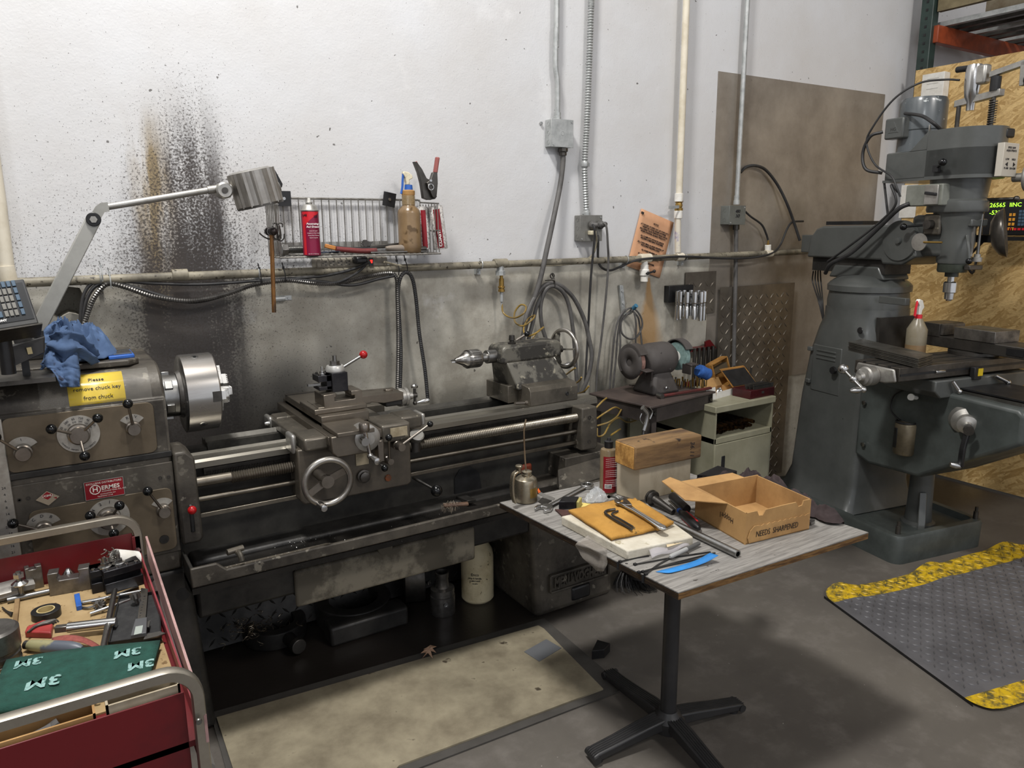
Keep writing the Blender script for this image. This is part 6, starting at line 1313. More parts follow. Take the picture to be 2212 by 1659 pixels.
# ================================================================= floor pieces and things under the lathe
m_board = mat('oil_spotted_board', '958c76', '726957', 6, .36, .66, .6, sp='463d30', ss=12, st=.34, b=.1)
def flat(name, pts, z0, th, mt, lab, cat, **k):
    o = MB().prism([V((p.x, p.y, z0)) for p in pts], (0, 0, th)).build(name, mt, sm=0, **k); return tag(o, lab, cat)
mt_ = flat('rubber_mat', [V((.30, 1.60, 0)), AZ(880, 1672, 0), AZ(1352, 1490, 0), AZ(1175, 1338, 0), AZ(455, 1543, 0)], .0005, .006, mat('grey_floor_mat', '4b4844', '3a3733', 4, .4, .7, .7), 'thin dark mat under the tan board in front of the lathe', 'mat')
flat('floor_board', [AZ(468, 1552, .008), AZ(1163, 1353, .008), AZ(1175, 1360, .008), AZ(1303, 1490, .008), AZ(862, 1656, .008), V((.33, 1.62, 0))], .007, .006, m_board, 'big tan hardboard sheet with oil spots on the floor before the lathe', 'board')
flat('metal_square', [AZ(1132, 1408, .014), AZ(1180, 1381, .014), AZ(1213, 1400, .014), AZ(1165, 1429, .014)], .0135, .0015, mat('grey_scrap', '75777a', r=.5, m=.3), 'small grey metal square lying on the tan board near its right end', 'scrap')
sg = thing('black_wedge', AZ(1295, 1420, 0), 'small black angular block on the floor by the table foot', 'block')
MB().prism([AZ(1278, 1425, 0), AZ(1305, 1422, 0), AZ(1318, 1408, 0), AZ(1290, 1400, 0)], (0, 0, .038)).build('block', m_black, sg, bev=.002)
# oak leaf
lf = thing('dry_leaf', AZ(927, 1415, 0), 'dry curled brown oak leaf at the rear edge of the tan board', 'leaf')
c = AZ(925, 1412, .02); P_ = [(-.035, -.022, 0), (-.012, -.008, .012), (-.03, .008, .008), (-.014, .006, .018), (-.012, .022, .014), (0, .012, .022), (.02, .026, .02), (.042, .012, .012), (.018, .008, .020), (.028, -.018, .002), (.008, -.008, .014), (.004, -.04, -.006), (-.006, -.012, .010)]
MB().add([c + V((p[0], p[1] * .8, p[2])) for p in P_] + [c + V((0, 0, .016))], [(i, (i + 1) % len(P_), len(P_)) for i in range(len(P_))]).build('blade', mat('dry_leaf_brown', 'a98a72', '8a6a52', 30, r=.7), lf, sm=0, solid=.0006)
# anti-fatigue mat with yellow edges, one corner rumpled
gm = thing('safety_mat', AZ(2000, 1400, 0), 'grey diamond-pattern anti-fatigue mat with yellow borders, right of the table', 'mat')
A_, B_, C_ = AZ(1763, 1280, 0), AZ(2130, 1548, 0), AZ(2235, 1180, 0)
X_ = (C_ - A_); Y_ = (B_ - A_); LX = X_.length * 1.15; LY = Y_.length; xh = X_.normalized(); yh = Y_.normalized()
def matz(u, v):
    s = u * LX; r_ = max(0, 1 - v * 5.5)
    return .012 + r_ * .032 * (max(0, math.sin(s * 11 + .6)) ** 2) * (1 if s > .12 else s / .12)
m_my = mat('yellow_mat_border', 'c4a21c', '57502f', 28, .44, .6, .5); m_mg = mat('grey_mat_rubber', '5e5d5f', '49484a', 4, .4, .7, .42, b=.1)
def mp(u, v, dz=0):
    p = A_ + xh * (u * LX) + yh * (v * LY); bow = .035 * math.sin(u * 7) * max(0, 1 - v * 4); p += yh * bow; return V((p.x, p.y, matz(u, v) + dz))
vb = .13; CR = .06
def corner(u, v):   # rounded corners
    return u, v
g = MB(); g.grid(lambda u, v: mp(u, vb + (.90 - vb) * v), 60, 30); g.build('mat_field', m_mg, gm, sm=60)
def edge(v0, v1, nm):
    def f(u, v):
        vv = v0 + (v1 - v0) * v; lim = 0
        e = (vb - vv) / vb if v0 < .5 else (vv - .90) / .10
        e = max(0, min(1, e)); lim = .05 * (1 - math.sqrt(max(0, 1 - e * e)))
        return mp(lim + u * (1 - lim), vv)
    MB().grid(f, 60, 8).build(nm, m_my, gm, sm=60)
edge(0, vb, 'yellow_border'); edge(.90, 1.0, 'yellow_border')
MB().grid(lambda u, v: (lambda p: V((p.x, p.y, p.z * (1 - v))))(mp(.0 + (.0), .06 + .88 * u)), 40, 1).build('mat_edge', m_black, gm)
m_yl = mat('yellow_tread', 'd3b02a', 'a98a1e', 12, r=.45)
def treads(v0, v1, mt, nm):
    m = MB(); px = .034; nx = int(LX / px); ny = int((v1 - v0) * LY / px)
    for i in range(1, nx):
        for j in range(ny):
            u = (i + .5) * px / LX; v = v0 + (j + .5) * px / LY
            if v < .05 and u < .05 or v > .95 and u < .05: continue
            c = mp(u, v, .0004); d = (xh + yh).normalized() if (i + j) % 2 else (xh - yh).normalized(); e = V((-d.y, d.x, 0))
            L_, W_, H_ = .0155, .0042, .0042
            m.add([c - d * L_, c + e * W_, c + d * L_, c - e * W_, c - d * L_ * .5 + V((0, 0, H_)), c + d * L_ * .5 + V((0, 0, H_))], [(0, 3, 4), (3, 5, 4), (3, 2, 5), (2, 1, 5), (1, 4, 5), (1, 0, 4)])
    m.build(nm, mt, gm, sm=0)
treads(vb, .90, m_mg, 'tread_pattern'); treads(0.01, vb, m_yl, 'tread_pattern'); treads(.90, .99, m_yl, 'tread_pattern')
# --- under the lathe
def ringcast(name, lab, u, v, R, ri, H, tilt=0):
    t = thing(name, AZ(u, v, 0), lab, 'steady rest'); c = AZ(u, v, 0)
    m = MB(); m.rev(c, (0, 0, 1), [(ri, .01), (R, .0), (R * 1.02, H * .5), (R, H), (ri, H), (ri, .01)], 40); m.build('ring', m_lathe_dark, t, bev=.004)
    return t, c
t, c = ringcast('steady_rest', 'black cast steady rest lying flat under the lathe with a round knob toward the viewer', 595, 1372, .125, .080, .07)
for a in (-80, 40, 160):
    d = V((math.cos(math.radians(a)), math.sin(math.radians(a)), 0)); MB().cyl(c + d * .10 + V((0, 0, .04)), c + d * .20 + V((0, 0, .04)), .026, n=18).build('jaw_boss', m_lathe_dark, t, bev=.003)
d = V((math.cos(math.radians(-80)), math.sin(math.radians(-80)), 0)); MB().rev(c + d * .19 + V((0, 0, .042)), d, [(0, 0), (.030, 0), (.032, .01), (.030, .028), (0, .03)], 28).build('clamp_knob', m_darksteel, t, bev=.002)
MB().bb(c.x + .02, c.x + .16, c.y + .08, c.y + .12, 0, .12).build('foot', m_lathe_dark, t, bev=.01)
t, c = ringcast('follow_rest', 'larger black cast ring with a square base lying behind the steady rest', 765, 1330, .16, .105, .09)
m = MB(); m.bb(c.x - .17, c.x + .17, c.y - .20, c.y - .10, 0, .085); m.build('base_block', m_lathe_dark, t, bev=.012)
lc = thing('spare_chuck', AZ(900, 1290, 0), 'spare dark lathe chuck standing on edge under the lathe', 'chuck'); c = V((1.30, 2.72, .13)); c = AZ(905, 1305, 0) + V((0, .06, .13))
MB().rev(c, (.9, -.35, 0), [(0, -.04), (.128, -.04), (.13, -.036), (.13, .045), (.127, .05), (0, .05)], 48).build('body', m_darksteel, lc, bev=.002)
MB().rev(c + V((.02, -.13, .0)), (.1, -1, 0), [(0, 0), (.012, 0), (.012, .008), (.006, .008), (.006, .002), (0, .002)], 16).build('key_socket', m_steel, lc)
ad_ = thing('arbor_adapter', AZ(957, 1335, 0), 'stepped grey steel adapter with a tapered nose standing beside the jug', 'adapter'); c = AZ(957, 1322, 0)
MB().rev(c, (0, 0, 1), [(0, 0), (.052, 0), (.054, .004), (.054, .085), (.050, .088), (.050, .098), (.052, .10), (.052, .118), (.030, .122), (.026, .16), (.028, .164), (.030, .19), (.026, .192), (.022, .15), (0, .15)], 40).build('body', m_st, ad_)
MB().rev(c + V((-.012, -.053, .06)), (-.15, -1, 0), [(0, .002), (.005, .002), (.005, .004), (.010, .004), (.011, 0)], 20).build('key_socket', m_bright, ad_)
jg = thing('plastic_jug', AZ(1032, 1318, 0), 'dirty cream plastic jug with its top cut open, black inside, under the lathe', 'jug'); c = AZ(1032, 1290, 0); R = .073
m_jug = mat('dirty_cream_jug', 'c9bd9c', '9c8c69', 7, .42, .7, .5, sp='4a3f2c', ss=40, st=.33)
MB().rev(c, (0, 0, 1), [(0, 0), (R * .9, 0), (R, .01), (R, .205), (R * .93, .235), (R * .45, .30), (R * .40, .30)], 40).build('shell', m_jug, jg, solid=.0015)
MB().add([c + V((R * math.sin(a) * k, -R * math.cos(a) * k - .0015, z_)) for a, k, z_ in ((-.7, 1, .195), (-.3, 1, .185), (.2, 1, .2), (.7, 1, .19), (.45, .62, .27), (0, .55, .29), (-.4, .62, .27))], [tuple(range(7))]).build('oily_opening', m_black, jg, sm=0)
for k, (s_, z_, sz) in enumerate((('Enco', .145, .018), ('Way & Spindle', .128, .010), ('LUBRICANT', .115, .009), ('one gallon', .103, .006))): cantext(s_, c, R + .001, -38, z_, sz, m_ink, jg, bold=.0003)
# turnings
random.seed(11); m = MB()
for k in range(130):
    c = AZ(random.gauss(535, 34), random.gauss(1345, 16), .02 + random.random() * .09); r_ = random.uniform(.006, .016); t0 = random.random() * 6; dz = random.uniform(-.006, .006)
    m.tube([c + V((r_ * math.cos(t0 + j * .9), r_ * math.sin(t0 + j * .9) * .8, dz * j + .004 * math.sin(j))) for j in range(7)], .0011, 3, 4)
o = m.build('metal_turnings', mat('curl_steel', 'b5a995', '6a5d4a', 90, r=.3, m=.85)); tag(o, 'tangle of curly metal turnings heaped under the lathe beside the left pedestal', 'metal turnings', kind='stuff')
F = frame(V((.36, 2.93, .01)), (1, 0, 0), (0, .25, 1)); m = MB(); m.prism([F @ V(p) for p in ((0, 0, 0), (1.26, 0, 0), (1.26, .36, 0), (0, .36, 0))], F.to_3x3() @ V((0, 0, -.004))); tread(m, F, 1.26, .36, .05, .05, .022, .005)
o = m.build('diamond_plate', m_lathe_dark, sm=0); tag(o, 'diamond plate standing behind the castings under the lathe', 'metal plate')
# lip of tray: small clamp piece, brush and strip in the tray
bk_ = thing('clamp_bracket', AY(512, 1195, 2.30), 'small rusty T-shaped clamp straddling the chip tray lip', 'clamp'); q = AY(512, 1197, 2.295)
m = MB(); m.cyl(q + V((-.025, .02, .004)), q + V((.025, .03, .004)), .010, n=12); m.build('bar', m_sad, bk_); MB().tube([q + V((.005, .02, 0)), q + V((.008, -.005, -.002)), q + V((.01, -.012, -.02))], .009, 4, 10).build('tongue', m_sad, bk_)
br = thing('bench_brush', AZ(990, 1090, .60), 'worn wooden-handled brush lying in the chip tray by the start lever', 'brush'); 
a = AZ(958, 1092, .645); b = AZ(1012, 1088, .645)
MB().sweep([a, a.lerp(b, .5), b], [(-.012, -.005), (.012, -.005), (.012, .005), (-.012, .005)], 3).build('handle', mat('grimy_wood', '5d4636', '3f3026', 12, r=.7), br, bev=.003)
random.seed(5); m = MB()
for k in range(160): p = a.lerp(b, random.random() * .55) + V((random.uniform(-.01, .01), random.uniform(-.012, .012), 0)); m.tube([p, p + V((random.uniform(-.006, .006), random.uniform(-.004, .012), random.uniform(-.03, .012)))], .0006, 1, 3)
o = m.build('bristles', mat('bristle', '8d8171', r=.8), br); o['kind'] = 'stuff'
o = MB().prism([AZ(985, 1078, .60), AZ(1003, 1073, .60), AZ(1028, 1085, .60), AZ(1010, 1088, .60)], (0, 0, .012)).build('flat_bar', m_darksteel, bev=.001); tag(o, 'flat dark steel bar lying beside the brush in the chip tray', 'bar')
random.seed(9); m = MB()
for k in range(500):
    if k < 230: x, y = random.gauss(.70, .05), random.gauss(2.43, .022); z_ = .588 + abs(random.gauss(0, .010))
    else: x, y = random.uniform(.66, 1.25), random.uniform(2.32, 2.53); z_ = .587
    s = random.uniform(.001, .0035); a = random.random() * 6; m.add([V((x, y, z_)), V((x + s * math.cos(a), y + s * math.sin(a), z_ + s * random.random())), V((x + s * math.cos(a + 1), y + s * math.sin(a + 1), z_ + s * random.random() * .6))], [(0, 1, 2)])
o = m.build('swarf', m_bright, sm=0); tag(o, 'bright metal swarf scattered in the black chip tray below the carriage', 'swarf', kind='stuff')
# ================================================================= pedestal table
TZ_ = .72
def T_(u, v, dz=0): return AZ(u, v, TZ_ + dz)
tb_ = thing('pedestal_table', (1.60, 1.575, 0), 'square plywood table with a grey worn top on a black four-foot pedestal', 'table')
m_top = mat('worn_grey_laminate', '908d88', '6c6965', 16, .40, .62, .5, .65, b=.15, bs=40, sp='3a3632', ss=34, st=.33, stretch=(.5, 9, 1))
m_ply = mat('plywood_edge', '7a5a32', '4a3218', 16, .4, .6, .6, stretch=(1, 1, 9))
A, B, Cc, D = V((1.275, 2.093, 0)), V((1.321, 1.28, 0)), V((2.092, 1.241, 0)), V((2.046, 2.054, 0))
m = MB(); m.prism([p + V((0, 0, TZ_ - .003)) for p in (A, B, Cc, D)], (0, 0, .003)); m.build('table_top', m_top, tb_, sm=0)
m = MB(); m.prism([p + V((0, 0, TZ_ - .021)) for p in (A, B, Cc, D)], (0, 0, .0175)); m.build('plywood_core', m_ply, tb_, sm=0)
m = MB()
for k in range(4): m.prism([p + V((0, 0, TZ_ - .0195 + k * .0048)) for p in (A + V((-.0012, 0, 0)), B + V((-.0012, 0, 0)), B, A)], (0, 0, .0022))
m.build('black_edge_layers', m_black, tb_, sm=0)
PC = V((1.60, 1.575, 0)); e1 = V((.993, -.12, 0)); e2 = V((.12, .993, 0))
m_ped = mat('black_pedestal_paint', '222223', '2d2c2c', 9, .4, .7, .45)
MB().cyl(PC + V((0, 0, .08)), PC + V((0, 0, .70)), .026, n=32).build('column', m_ped, tb_)
MB().box(PC + V((0, 0, .693)), (.30, .30, .012)).build('top_plate', m_ped, tb_)
MB().rev(PC + V((0, 0, .03)), (0, 0, 1), [(0, 0), (.05, 0), (.055, .04), (.034, .062), (.030, .068), (0, .068)], 32).build('hub', m_ped, tb_)
for d, L in ((e1, .31), (-e1, .30), (e2, .36), (-e2, .34)):
    s = V((0, 0, 1)).cross(d); g = MB()
    st_ = [(.02, .085, .030, .040), (.10, .074, .029, .036), (.20, .055, .027, .030), (.28, .042, .026, .028), (L, .034, .026, .022)]
    vs = []; 
    for (t, z, w_, h) in st_:
        c = PC + d * t; vs += [c + s * w_ + V((0, 0, z - h)), c - s * w_ + V((0, 0, z - h)), c - s * w_ + V((0, 0, z)), c + s * w_ + V((0, 0, z))]
    fs = [(0, 1, 2, 3)] + [(i * 4 + j, i * 4 + (j + 1) % 4, (i + 1) * 4 + (j + 1) % 4, (i + 1) * 4 + j) for i in range(4) for j in range(4)] + [(16, 17, 18, 19)]
    g.add(vs, fs); fo = g.build('foot', m_ped, tb_, bev=.006, bseg=3)
    rb = MB()
    for k in range(5):
        o = s * (k - 2) * .0085; rb.sweep([PC + d * t + o + V((0, 0, z + .0006)) for (t, z, w_, h) in st_], [(-.0012, -.001), (.0012, -.001), (.0012, .001), (-.0012, .001)], 3)
    rb.build('foot_ribs', m_ped, fo)
    MB().cyl(PC + d * (L - .012) - s * .03 + V((0, 0, .022)), PC + d * (L - .012) + s * .03 + V((0, 0, .022)), .013, n=20).build('foot_pin', m_ped, fo)
    MB().cyl(PC + d * (L - .03), PC + d * (L - .03) + V((0, 0, .016)), .017, n=20).build('glide', m_rubber, fo)
# oil can
c = T_(1136, 1082); oc = thing('oil_can', c, 'brass-labelled steel pump oil can with a long thin spout at the table corner', 'oil can')
m_oil = mat('stained_tinplate', 'a89f8c', '6d6350', 7, .42, .7, .25, .45, m=.9, sp='2c251c', ss=36, st=.33)
MB().rev(c, (0, 0, 1), [(0, 0), (.036, 0), (.040, .004), (.040, .070), (.037, .082), (.024, .092), (0, .094)], 40).build('can_body', m_oil, oc)
MB().rev(c + V((.004, 0, .09)), (0, 0, 1), [(0, 0), (.018, 0), (.018, .008), (.0165, .009), (.0165, .012), (.018, .013), (.018, .018), (.010, .022), (0, .022)], 28).build('screw_cap', m_oil, oc)
MB().tube([c + V((.0, -.004, .10)), AY(1134, 990, c.y), AY(1132, 940, c.y), AY(1133, 922, c.y), AY(1136, 906, c.y)], .003, 5, 10).build('spout', mat('brownish_tube', '8d7c66', '6b5b48', 9, r=.4, m=.7), oc)
q = AY(1121, 1010, c.y - .01); MB().rev(q - V((0, 0, .018)), (0, 0, 1), [(0, 0), (.008, 0), (.008, .016), (.012, .018), (.013, .024), (.011, .027), (0, .028)], 18).build('thumb_pad', m_oil, oc)
hq = [AY(u, v, c.y - .038) for u, v in ((1118, 1018), (1109, 1026), (1106, 1045), (1107, 1070), (1112, 1086))]
MB().sweep(hq, [(-.004, -.010), (.004, -.010), (.004, .010), (-.004, .010)], 4, up=(0, 1, 0)).build('handle', m_oil, oc, bev=.002)
canpatch(c, .0406, -12, 42, .022, .056, m_brass, 'label', oc)
# combination wrench
cw = thing('combination_wrench', T_(1215, 1082), 'large chrome combination wrench lying between the oil can and the black block', 'wrench')
zc = .008; rg_ = T_(1268, 1049, zc); oe = T_(1178, 1097, zc); d = (rg_ - oe).normalized()
MB().sweep([oe + d * .015, oe.lerp(rg_, .5), rg_ - d * .018], [(.010 * math.cos(t), .0035 * math.sin(t)) for t in [k * PI / 8 for k in range(16)]], 2, up=(0, 0, 1)).build('shank', m_bright, cw)
m = MB(); m.ring(rg_ - V((0, 0, .007)), (0, 0, 1), .0155, .0245, .014, 36); rr_ = m.build('ring_end', m_bright, cw, bev=.002)
m = MB()
for k in range(12): a = k * PI / 6; m.box(rg_ + V((.0158 * math.cos(a), .0158 * math.sin(a), 0)), (.004, .003, .013), (0, 0, a))
m.build('ring_teeth', m_steel, rr_, sm=0)
s = V((0, 0, 1)).cross(d); P_ = [(.03, .010), (.012, .022), (-.004, .030), (-.028, .026), (-.034, .018), (-.016, .016), (-.004, .012), (-.003, -.010), (-.012, -.014), (-.030, -.010), (-.030, -.02), (-.010, -.028), (.010, -.022), (.03, -.010)]
MB().prism([oe + d * a + s * b - V((0, 0, .006)) for a, b in P_], (0, 0, .012)).build('open_end', m_bright, cw, bev=.002)
def tblock(name, pts, h, mt, lab, cat, bev=.001, dz=0):
    o = MB().prism([T_(u, v, dz) for u, v in pts], (0, 0, h)).build(name, mt, bev=bev); return tag(o, lab, cat)
tblock('steel_block', [(1207, 1101), (1243, 1101), (1250, 1089), (1216, 1089)], .028, m_blk, 'small black square steel block standing beside the wrench handle', 'block')
o = tblock('wax_pad', [(1245, 1100), (1250, 1101), (1257, 1090), (1251, 1089)], .026, mat('yellowed_pad', 'a59a5c', r=.6), 'thin yellowed pad against the right side of the small black block', 'pad')
o = tblock('paper_slip', [(1252, 1102), (1276, 1103), (1288, 1090), (1254, 1086)], .0012, mat('yellow_note', 'd9c574', 'c4ae5e', 9, r=.8), 'small yellow paper slip right of the black steel block', 'paper', 0)
tblock('scraper_blade', [(1163, 1068), (1168, 1064), (1199, 1077), (1196, 1081), (1186, 1081)], .002, m_alu, 'thin pale scraper blade lying right of the oil can', 'blade', 0)
tblock('orange_tip', [(1161, 1060), (1163, 1056), (1168, 1064), (1163, 1067)], .003, mat('orange_paint', 'c65a22', r=.5), 'small orange scrap lying beside the oil can', 'scrap', 0)
tblock('dark_shim', [(1163, 1085), (1171, 1076), (1192, 1083), (1175, 1092)], .003, m_darksteel, 'dark flat steel shim between the oil can and the wrench', 'shim', 0)
tblock('leather_scrap', [(1199, 1103), (1236, 1106), (1262, 1103), (1245, 1116), (1215, 1118)], .006, mat('dark_leather', '4a302c', '38241f', 12, r=.6), 'dark reddish leather scrap in front of the black block', 'scrap', 0)
m = MB(); lump(m, T_(1288, 1082), .045, .03, .03, 7.3, 3.5, .9, 26); o = m.build('plastic_wrap', mat('clear_film', 'd5d8da', r=.08, alpha=.42), sm=80); tag(o, 'crumpled clear plastic wrap in front of the red bottle', 'wrap')
# red labelled bottle
c = T_(1313, 1062); bt = thing('squeeze_bottle', c, 'clear squeeze bottle with a dark red label and black twist cap', 'bottle')
zt = AY(1313, 967, c.y).z - c.z
m_liq = mat('amber_clear_plastic', '8d7b60', '74634a', 3, r=.2, trans=.25)
MB().rev(c, (0, 0, 1), [(0, 0), (.027, 0), (.030, .004), (.030, zt * .93), (.027, zt * .97), (.016, zt), (0, zt)], 36).build('bottle', m_liq, bt)
MB().rev(c + V((0, 0, zt)), (0, 0, 1), [(0, -.003), (.0155, -.003), (.0155, .020), (.0165, .021), (.0165, .024), (.008, .027), (.006, .036), (0, .036)], 28).build('twist_cap', m_black, bt)
canpatch(c, .0306, -75, 38, .006, zt * .84, m_red, 'label', bt)
for k in range(15):
    if k in (5, 10): continue
    cantext('use only as directed by makers', c, .0312, -20, zt * .80 - k * .0072, .0034, m_wt, bt)
canpatch(c, .0311, -62, -15, .022, .038, m_wt, 'barcode_patch', bt)
m = MB()
for k in range(12): a = math.radians(-58 + k * 3.4); P_ = V((c.x + .0316 * math.sin(a), c.y - .0316 * math.cos(a), c.z + .030)); m.box(P_, (.0007, .0007, .011), (0, 0, a))
m.build('bar_lines', m_ink, bt, sm=0)
# wrapped block and timber block
wb0, wb1, wbl = V((1.682, 1.834, TZ_)), V((1.914, 1.821, TZ_)), V((1.66, 1.93, TZ_))
hz = AY(1385, 1006, 1.834).z - TZ_
wbk = MB().prism([wb0, wb1, wb1 + (wbl - wb0), wbl], (0, 0, hz)).build('paper_wrapped_block', mat('scuffed_white_wrap', 'b3a893', '8a7e68', 5, .45, .7, .7, sp='6d5f49', ss=18, st=.30, stretch=(1, 1, .5)), bev=.003); tag(wbk, 'scuffed white paper-wrapped block standing behind the table items', 'block')
m_tim = mat('old_timber', '7d6240', '4b3826', 5, .42, .62, .65, b=.2, bs=40, stretch=(.5, 4, 4), sp='2e2219', ss=14, st=.38)
zb_ = TZ_ + hz + .001; yf = 1.80
a0, a1 = AY(1371, 1012, yf), AY(1504, 983, yf); zt_ = AY(1371, 966, yf).z
tm_ = thing('timber_block', V((a0.x, yf, zb_)), 'weathered timber beam offcut lying on the white paper-wrapped block', 'wood block')
L_ = a1.x - a0.x; F = frame((a0.x, yf, zb_), (1, -.05, 0), (0, 1, 0)); hh = zt_ - zb_
MB(F).bb(0, L_ + .01, 0, .11, 0, hh).build('beam', m_tim, tm_, bev=.006, bseg=3)
MB(F).bb(-.0025, .001, .005, .105, .004, hh - .004).build('end_grain', mat('end_grain', 'b98d4c', '8d6530', 30, .4, .6, .8, b=.3, bs=150), tm_, bev=.002)
text('36.11', F @ Matrix.Translation((L_ - .035, -.0006, hh * .45)) @ Matrix.Rotation(PI / 2, 4, 'X') @ Matrix.Rotation(-PI / 2, 4, 'Z'), .026, m_ink, tm_, depth=.0004, shear=.2)
# back black plates, dark cloth
tblock('black_plate', [(1505, 1040), (1545, 1044), (1590, 1030), (1550, 1018)], .022, m_blk, 'black steel plate with a bolt hole at the back of the table', 'plate', .002)
o = MB().prism([T_(u, v, .023) for u, v in [(1505, 1036), (1548, 1041), (1592, 1027), (1550, 1015)]], (0, 0, .018)).build('black_plate', m_blk, bev=.002); tag(o, 'upper black steel plate stacked on its twin at the table back', 'plate')
cl_ = thing('dark_cloth', T_(1650, 1070), 'dark brown cloth bunched behind the cardboard box on the table', 'cloth')
m = MB()
for (x, y, rx, ry, h, sd) in ((1.95, 1.79, .06, .05, .035, 2.2), (2.01, 1.74, .06, .06, .055, 4.1), (2.045, 1.665, .055, .07, .075, 5.2), (2.055, 1.57, .05, .08, .078, 8.2), (2.065, 1.47, .045, .08, .055, 9.7), (2.08, 1.38, .045, .06, .035, 6.6)): lump(m, (x, y, TZ_), rx, ry, h, sd, 1.6, .45, 24)
for p in m.v:
    xe = 2.090 - .0566 * (p.y - 1.241)
    if p.x > xe: p.z -= (p.x - xe) * 2.5; p.x = xe + (p.x - xe) * .45 + .002
m.build('cloth', mat('dark_brown_cloth', '3a3030', '2c2424', 6, r=.95), cl_, sm=80)
# slab, towel, keys and wrench
m_slab = mat('white_foam_slab', 'cbc5b6', 'aaa18d', 7, .4, .7, .75, b=.4, bs=90, sp='a39a80', ss=22, st=.36)
sl = MB().prism([T_(1212, 1134), T_(1355, 1211), T_(1497, 1180), T_(1400, 1108), T_(1375, 1098)], (0, 0, .030)).build('foam_slab', m_slab, bev=.004); tag(sl, 'chalky white slab lying under the yellow towel', 'slab')
m_tow = mat('yellow_terry_towel', 'b98a40', '94692a', 5, .4, .7, .95, b=.6, bs=300, sp='4f4128', ss=20, st=.36)
tw_ = thing('yellow_towel', T_(1340, 1125, .03), 'folded yellow terry towel with grease marks, on the white slab', 'towel')
tc = [T_(1228, 1108, .032), T_(1320, 1169, .032), T_(1425, 1146, .032), T_(1330, 1086, .032)]
def tow(u, v, dz=0):
    p = (tc[0].lerp(tc[1], u)).lerp(tc[3].lerp(tc[2], u), v); e = min(u, v, 1 - u, 1 - v); n1 = noise.noise(V((u * 3, v * 3, 2))); 
    return p + V((.008 * noise.noise(V((v * 5, u * 2, 5))), .008 * noise.noise(V((u * 5, v, 8))), .006 + .010 * max(0, n1) + .004 * min(1, e * 12) + dz))
MB().grid(tow, 40, 30).build('lower_fold', m_tow, tw_, sm=80, solid=.009)
tc2 = [T_(1330, 1090, .04), T_(1420, 1146, .04), T_(1455, 1132, .04), T_(1372, 1080, .04)]
MB().grid(lambda u, v: (tc2[0].lerp(tc2[1], u)).lerp(tc2[3].lerp(tc2[2], u), v) + V((0, 0, .004 + .006 * noise.noise(V((u * 4, v * 4, 6))))), 24, 12).build('upper_fold', m_tow, tw_, sm=80, solid=.010)
for k, (P_, r_, lab) in enumerate((([(1329, 1100), (1312, 1103), (1308, 1109), (1330, 1124), (1365, 1144)], .0042, 'larger L-shaped hex key lying on the yellow towel'), ([(1335, 1104), (1324, 1108), (1323, 1113), (1340, 1122), (1367, 1138)], .0034, 'smaller L-shaped hex key beside the larger one on the towel'))):
    o = MB().tube([T_(u, v, .053) for u, v in P_], r_, 6, 6).build('hex_key', m_darksteel, sm=20); tag(o, lab, 'hex key')
aw = thing('adjustable_wrench', T_(1390, 1115, .05), 'chrome adjustable wrench lying across the yellow towel', 'wrench')
h0, h1 = T_(1346, 1090, .056), T_(1432, 1143, .052); d = (h1 - h0).normalized(); s = V((0, 0, 1)).cross(d); L = (h1 - h0).length
P_ = [(0, .014), (.03, .012), (.06, .008), (L * .6, .0085), (L, .013), (L + .01, .006), (L + .01, -.006), (L, -.013), (L * .6, -.0085), (.06, -.008), (.03, -.012), (0, -.014)]
MB().prism([h0 + d * a + s * b for a, b in P_], (0, 0, .008)).build('handle', m_bright, aw, bev=.003)
MB().prism([h0 + d * a + s * b + V((0, 0, .0085)) for a, b in ((.05, .003), (L * .92, .005), (L * .92, -.005), (.05, -.003))], (0, 0, .0006)).build('embossed_panel', m_alu, aw)
MB().prism([h0 + d * a + s * b for a, b in ((.03, .014), (0, .022), (-.028, .026), (-.032, .018), (-.012, .012), (-.004, .002), (0, -.016), (.02, -.014))], (0, 0, .010)).build('fixed_jaw', m_steel, aw, bev=.002)
MB().prism([h0 + d * a + s * b for a, b in ((-.006, -.004), (-.03, -.006), (-.032, -.014), (-.004, -.022), (.006, -.012))], (0, 0, .010)).build('moving_jaw', m_steel, aw, bev=.002)
MB().cyl(h0 + d * .004 + V((0, 0, .005)), h0 + d * .018 + V((0, 0, .005)), .0062, n=14).build('thumb_screw', m_blk, aw)
# bag hanging over the edge
hb_ = thing('plastic_bag', T_(1290, 1170), 'dull translucent plastic bag hanging over the left table edge', 'bag')
Pb = [[(1285, 1143, .031), (1262, 1163, .006), (1247, 1172, -.02), (1246, 1183, -.06), (1262, 1205, -.10), (1290, 1232, -.13)], [(1297, 1149, .031), (1285, 1172, .004), (1290, 1185, -.03), (1300, 1200, -.06), (1308, 1222, -.10), (1304, 1234, -.125)], [(1305, 1155, .031), (1300, 1172, .01), (1312, 1186, -.02), (1314, 1198, -.05), (1312, 1218, -.09), (1306, 1234, -.12)]]
Qb = [[AZ(u, v, TZ_ + z_) if z_ > 0 else None for u, v, z_ in r_] for r_ in Pb]
xe = 1.30
rows = []
for r_ in Pb: rows.append([AZ(u, v, TZ_ + z_) if z_ > 0 else AX(u, v, 1.285 - .0 * z_) for u, v, z_ in r_])
rows = [catmull(r_, 4) for r_ in rows]
MB().grid(lambda u, v: (lambda a, b, c, i: (a[i].lerp(b[i], v * 2) if v < .5 else b[i].lerp(c[i], v * 2 - 1)) + V((-.012 * (noise.noise(V((u * 4, v * 3, 1))) + .3), 0, 0)))(rows[0], rows[1], rows[2], min(len(rows[0]) - 1, int(round(u * (len(rows[0]) - 1))))), len(rows[0]) - 1, 8).build('film', mat('dull_film', '9a938a', r=.25, alpha=.55), hb_, sm=80)
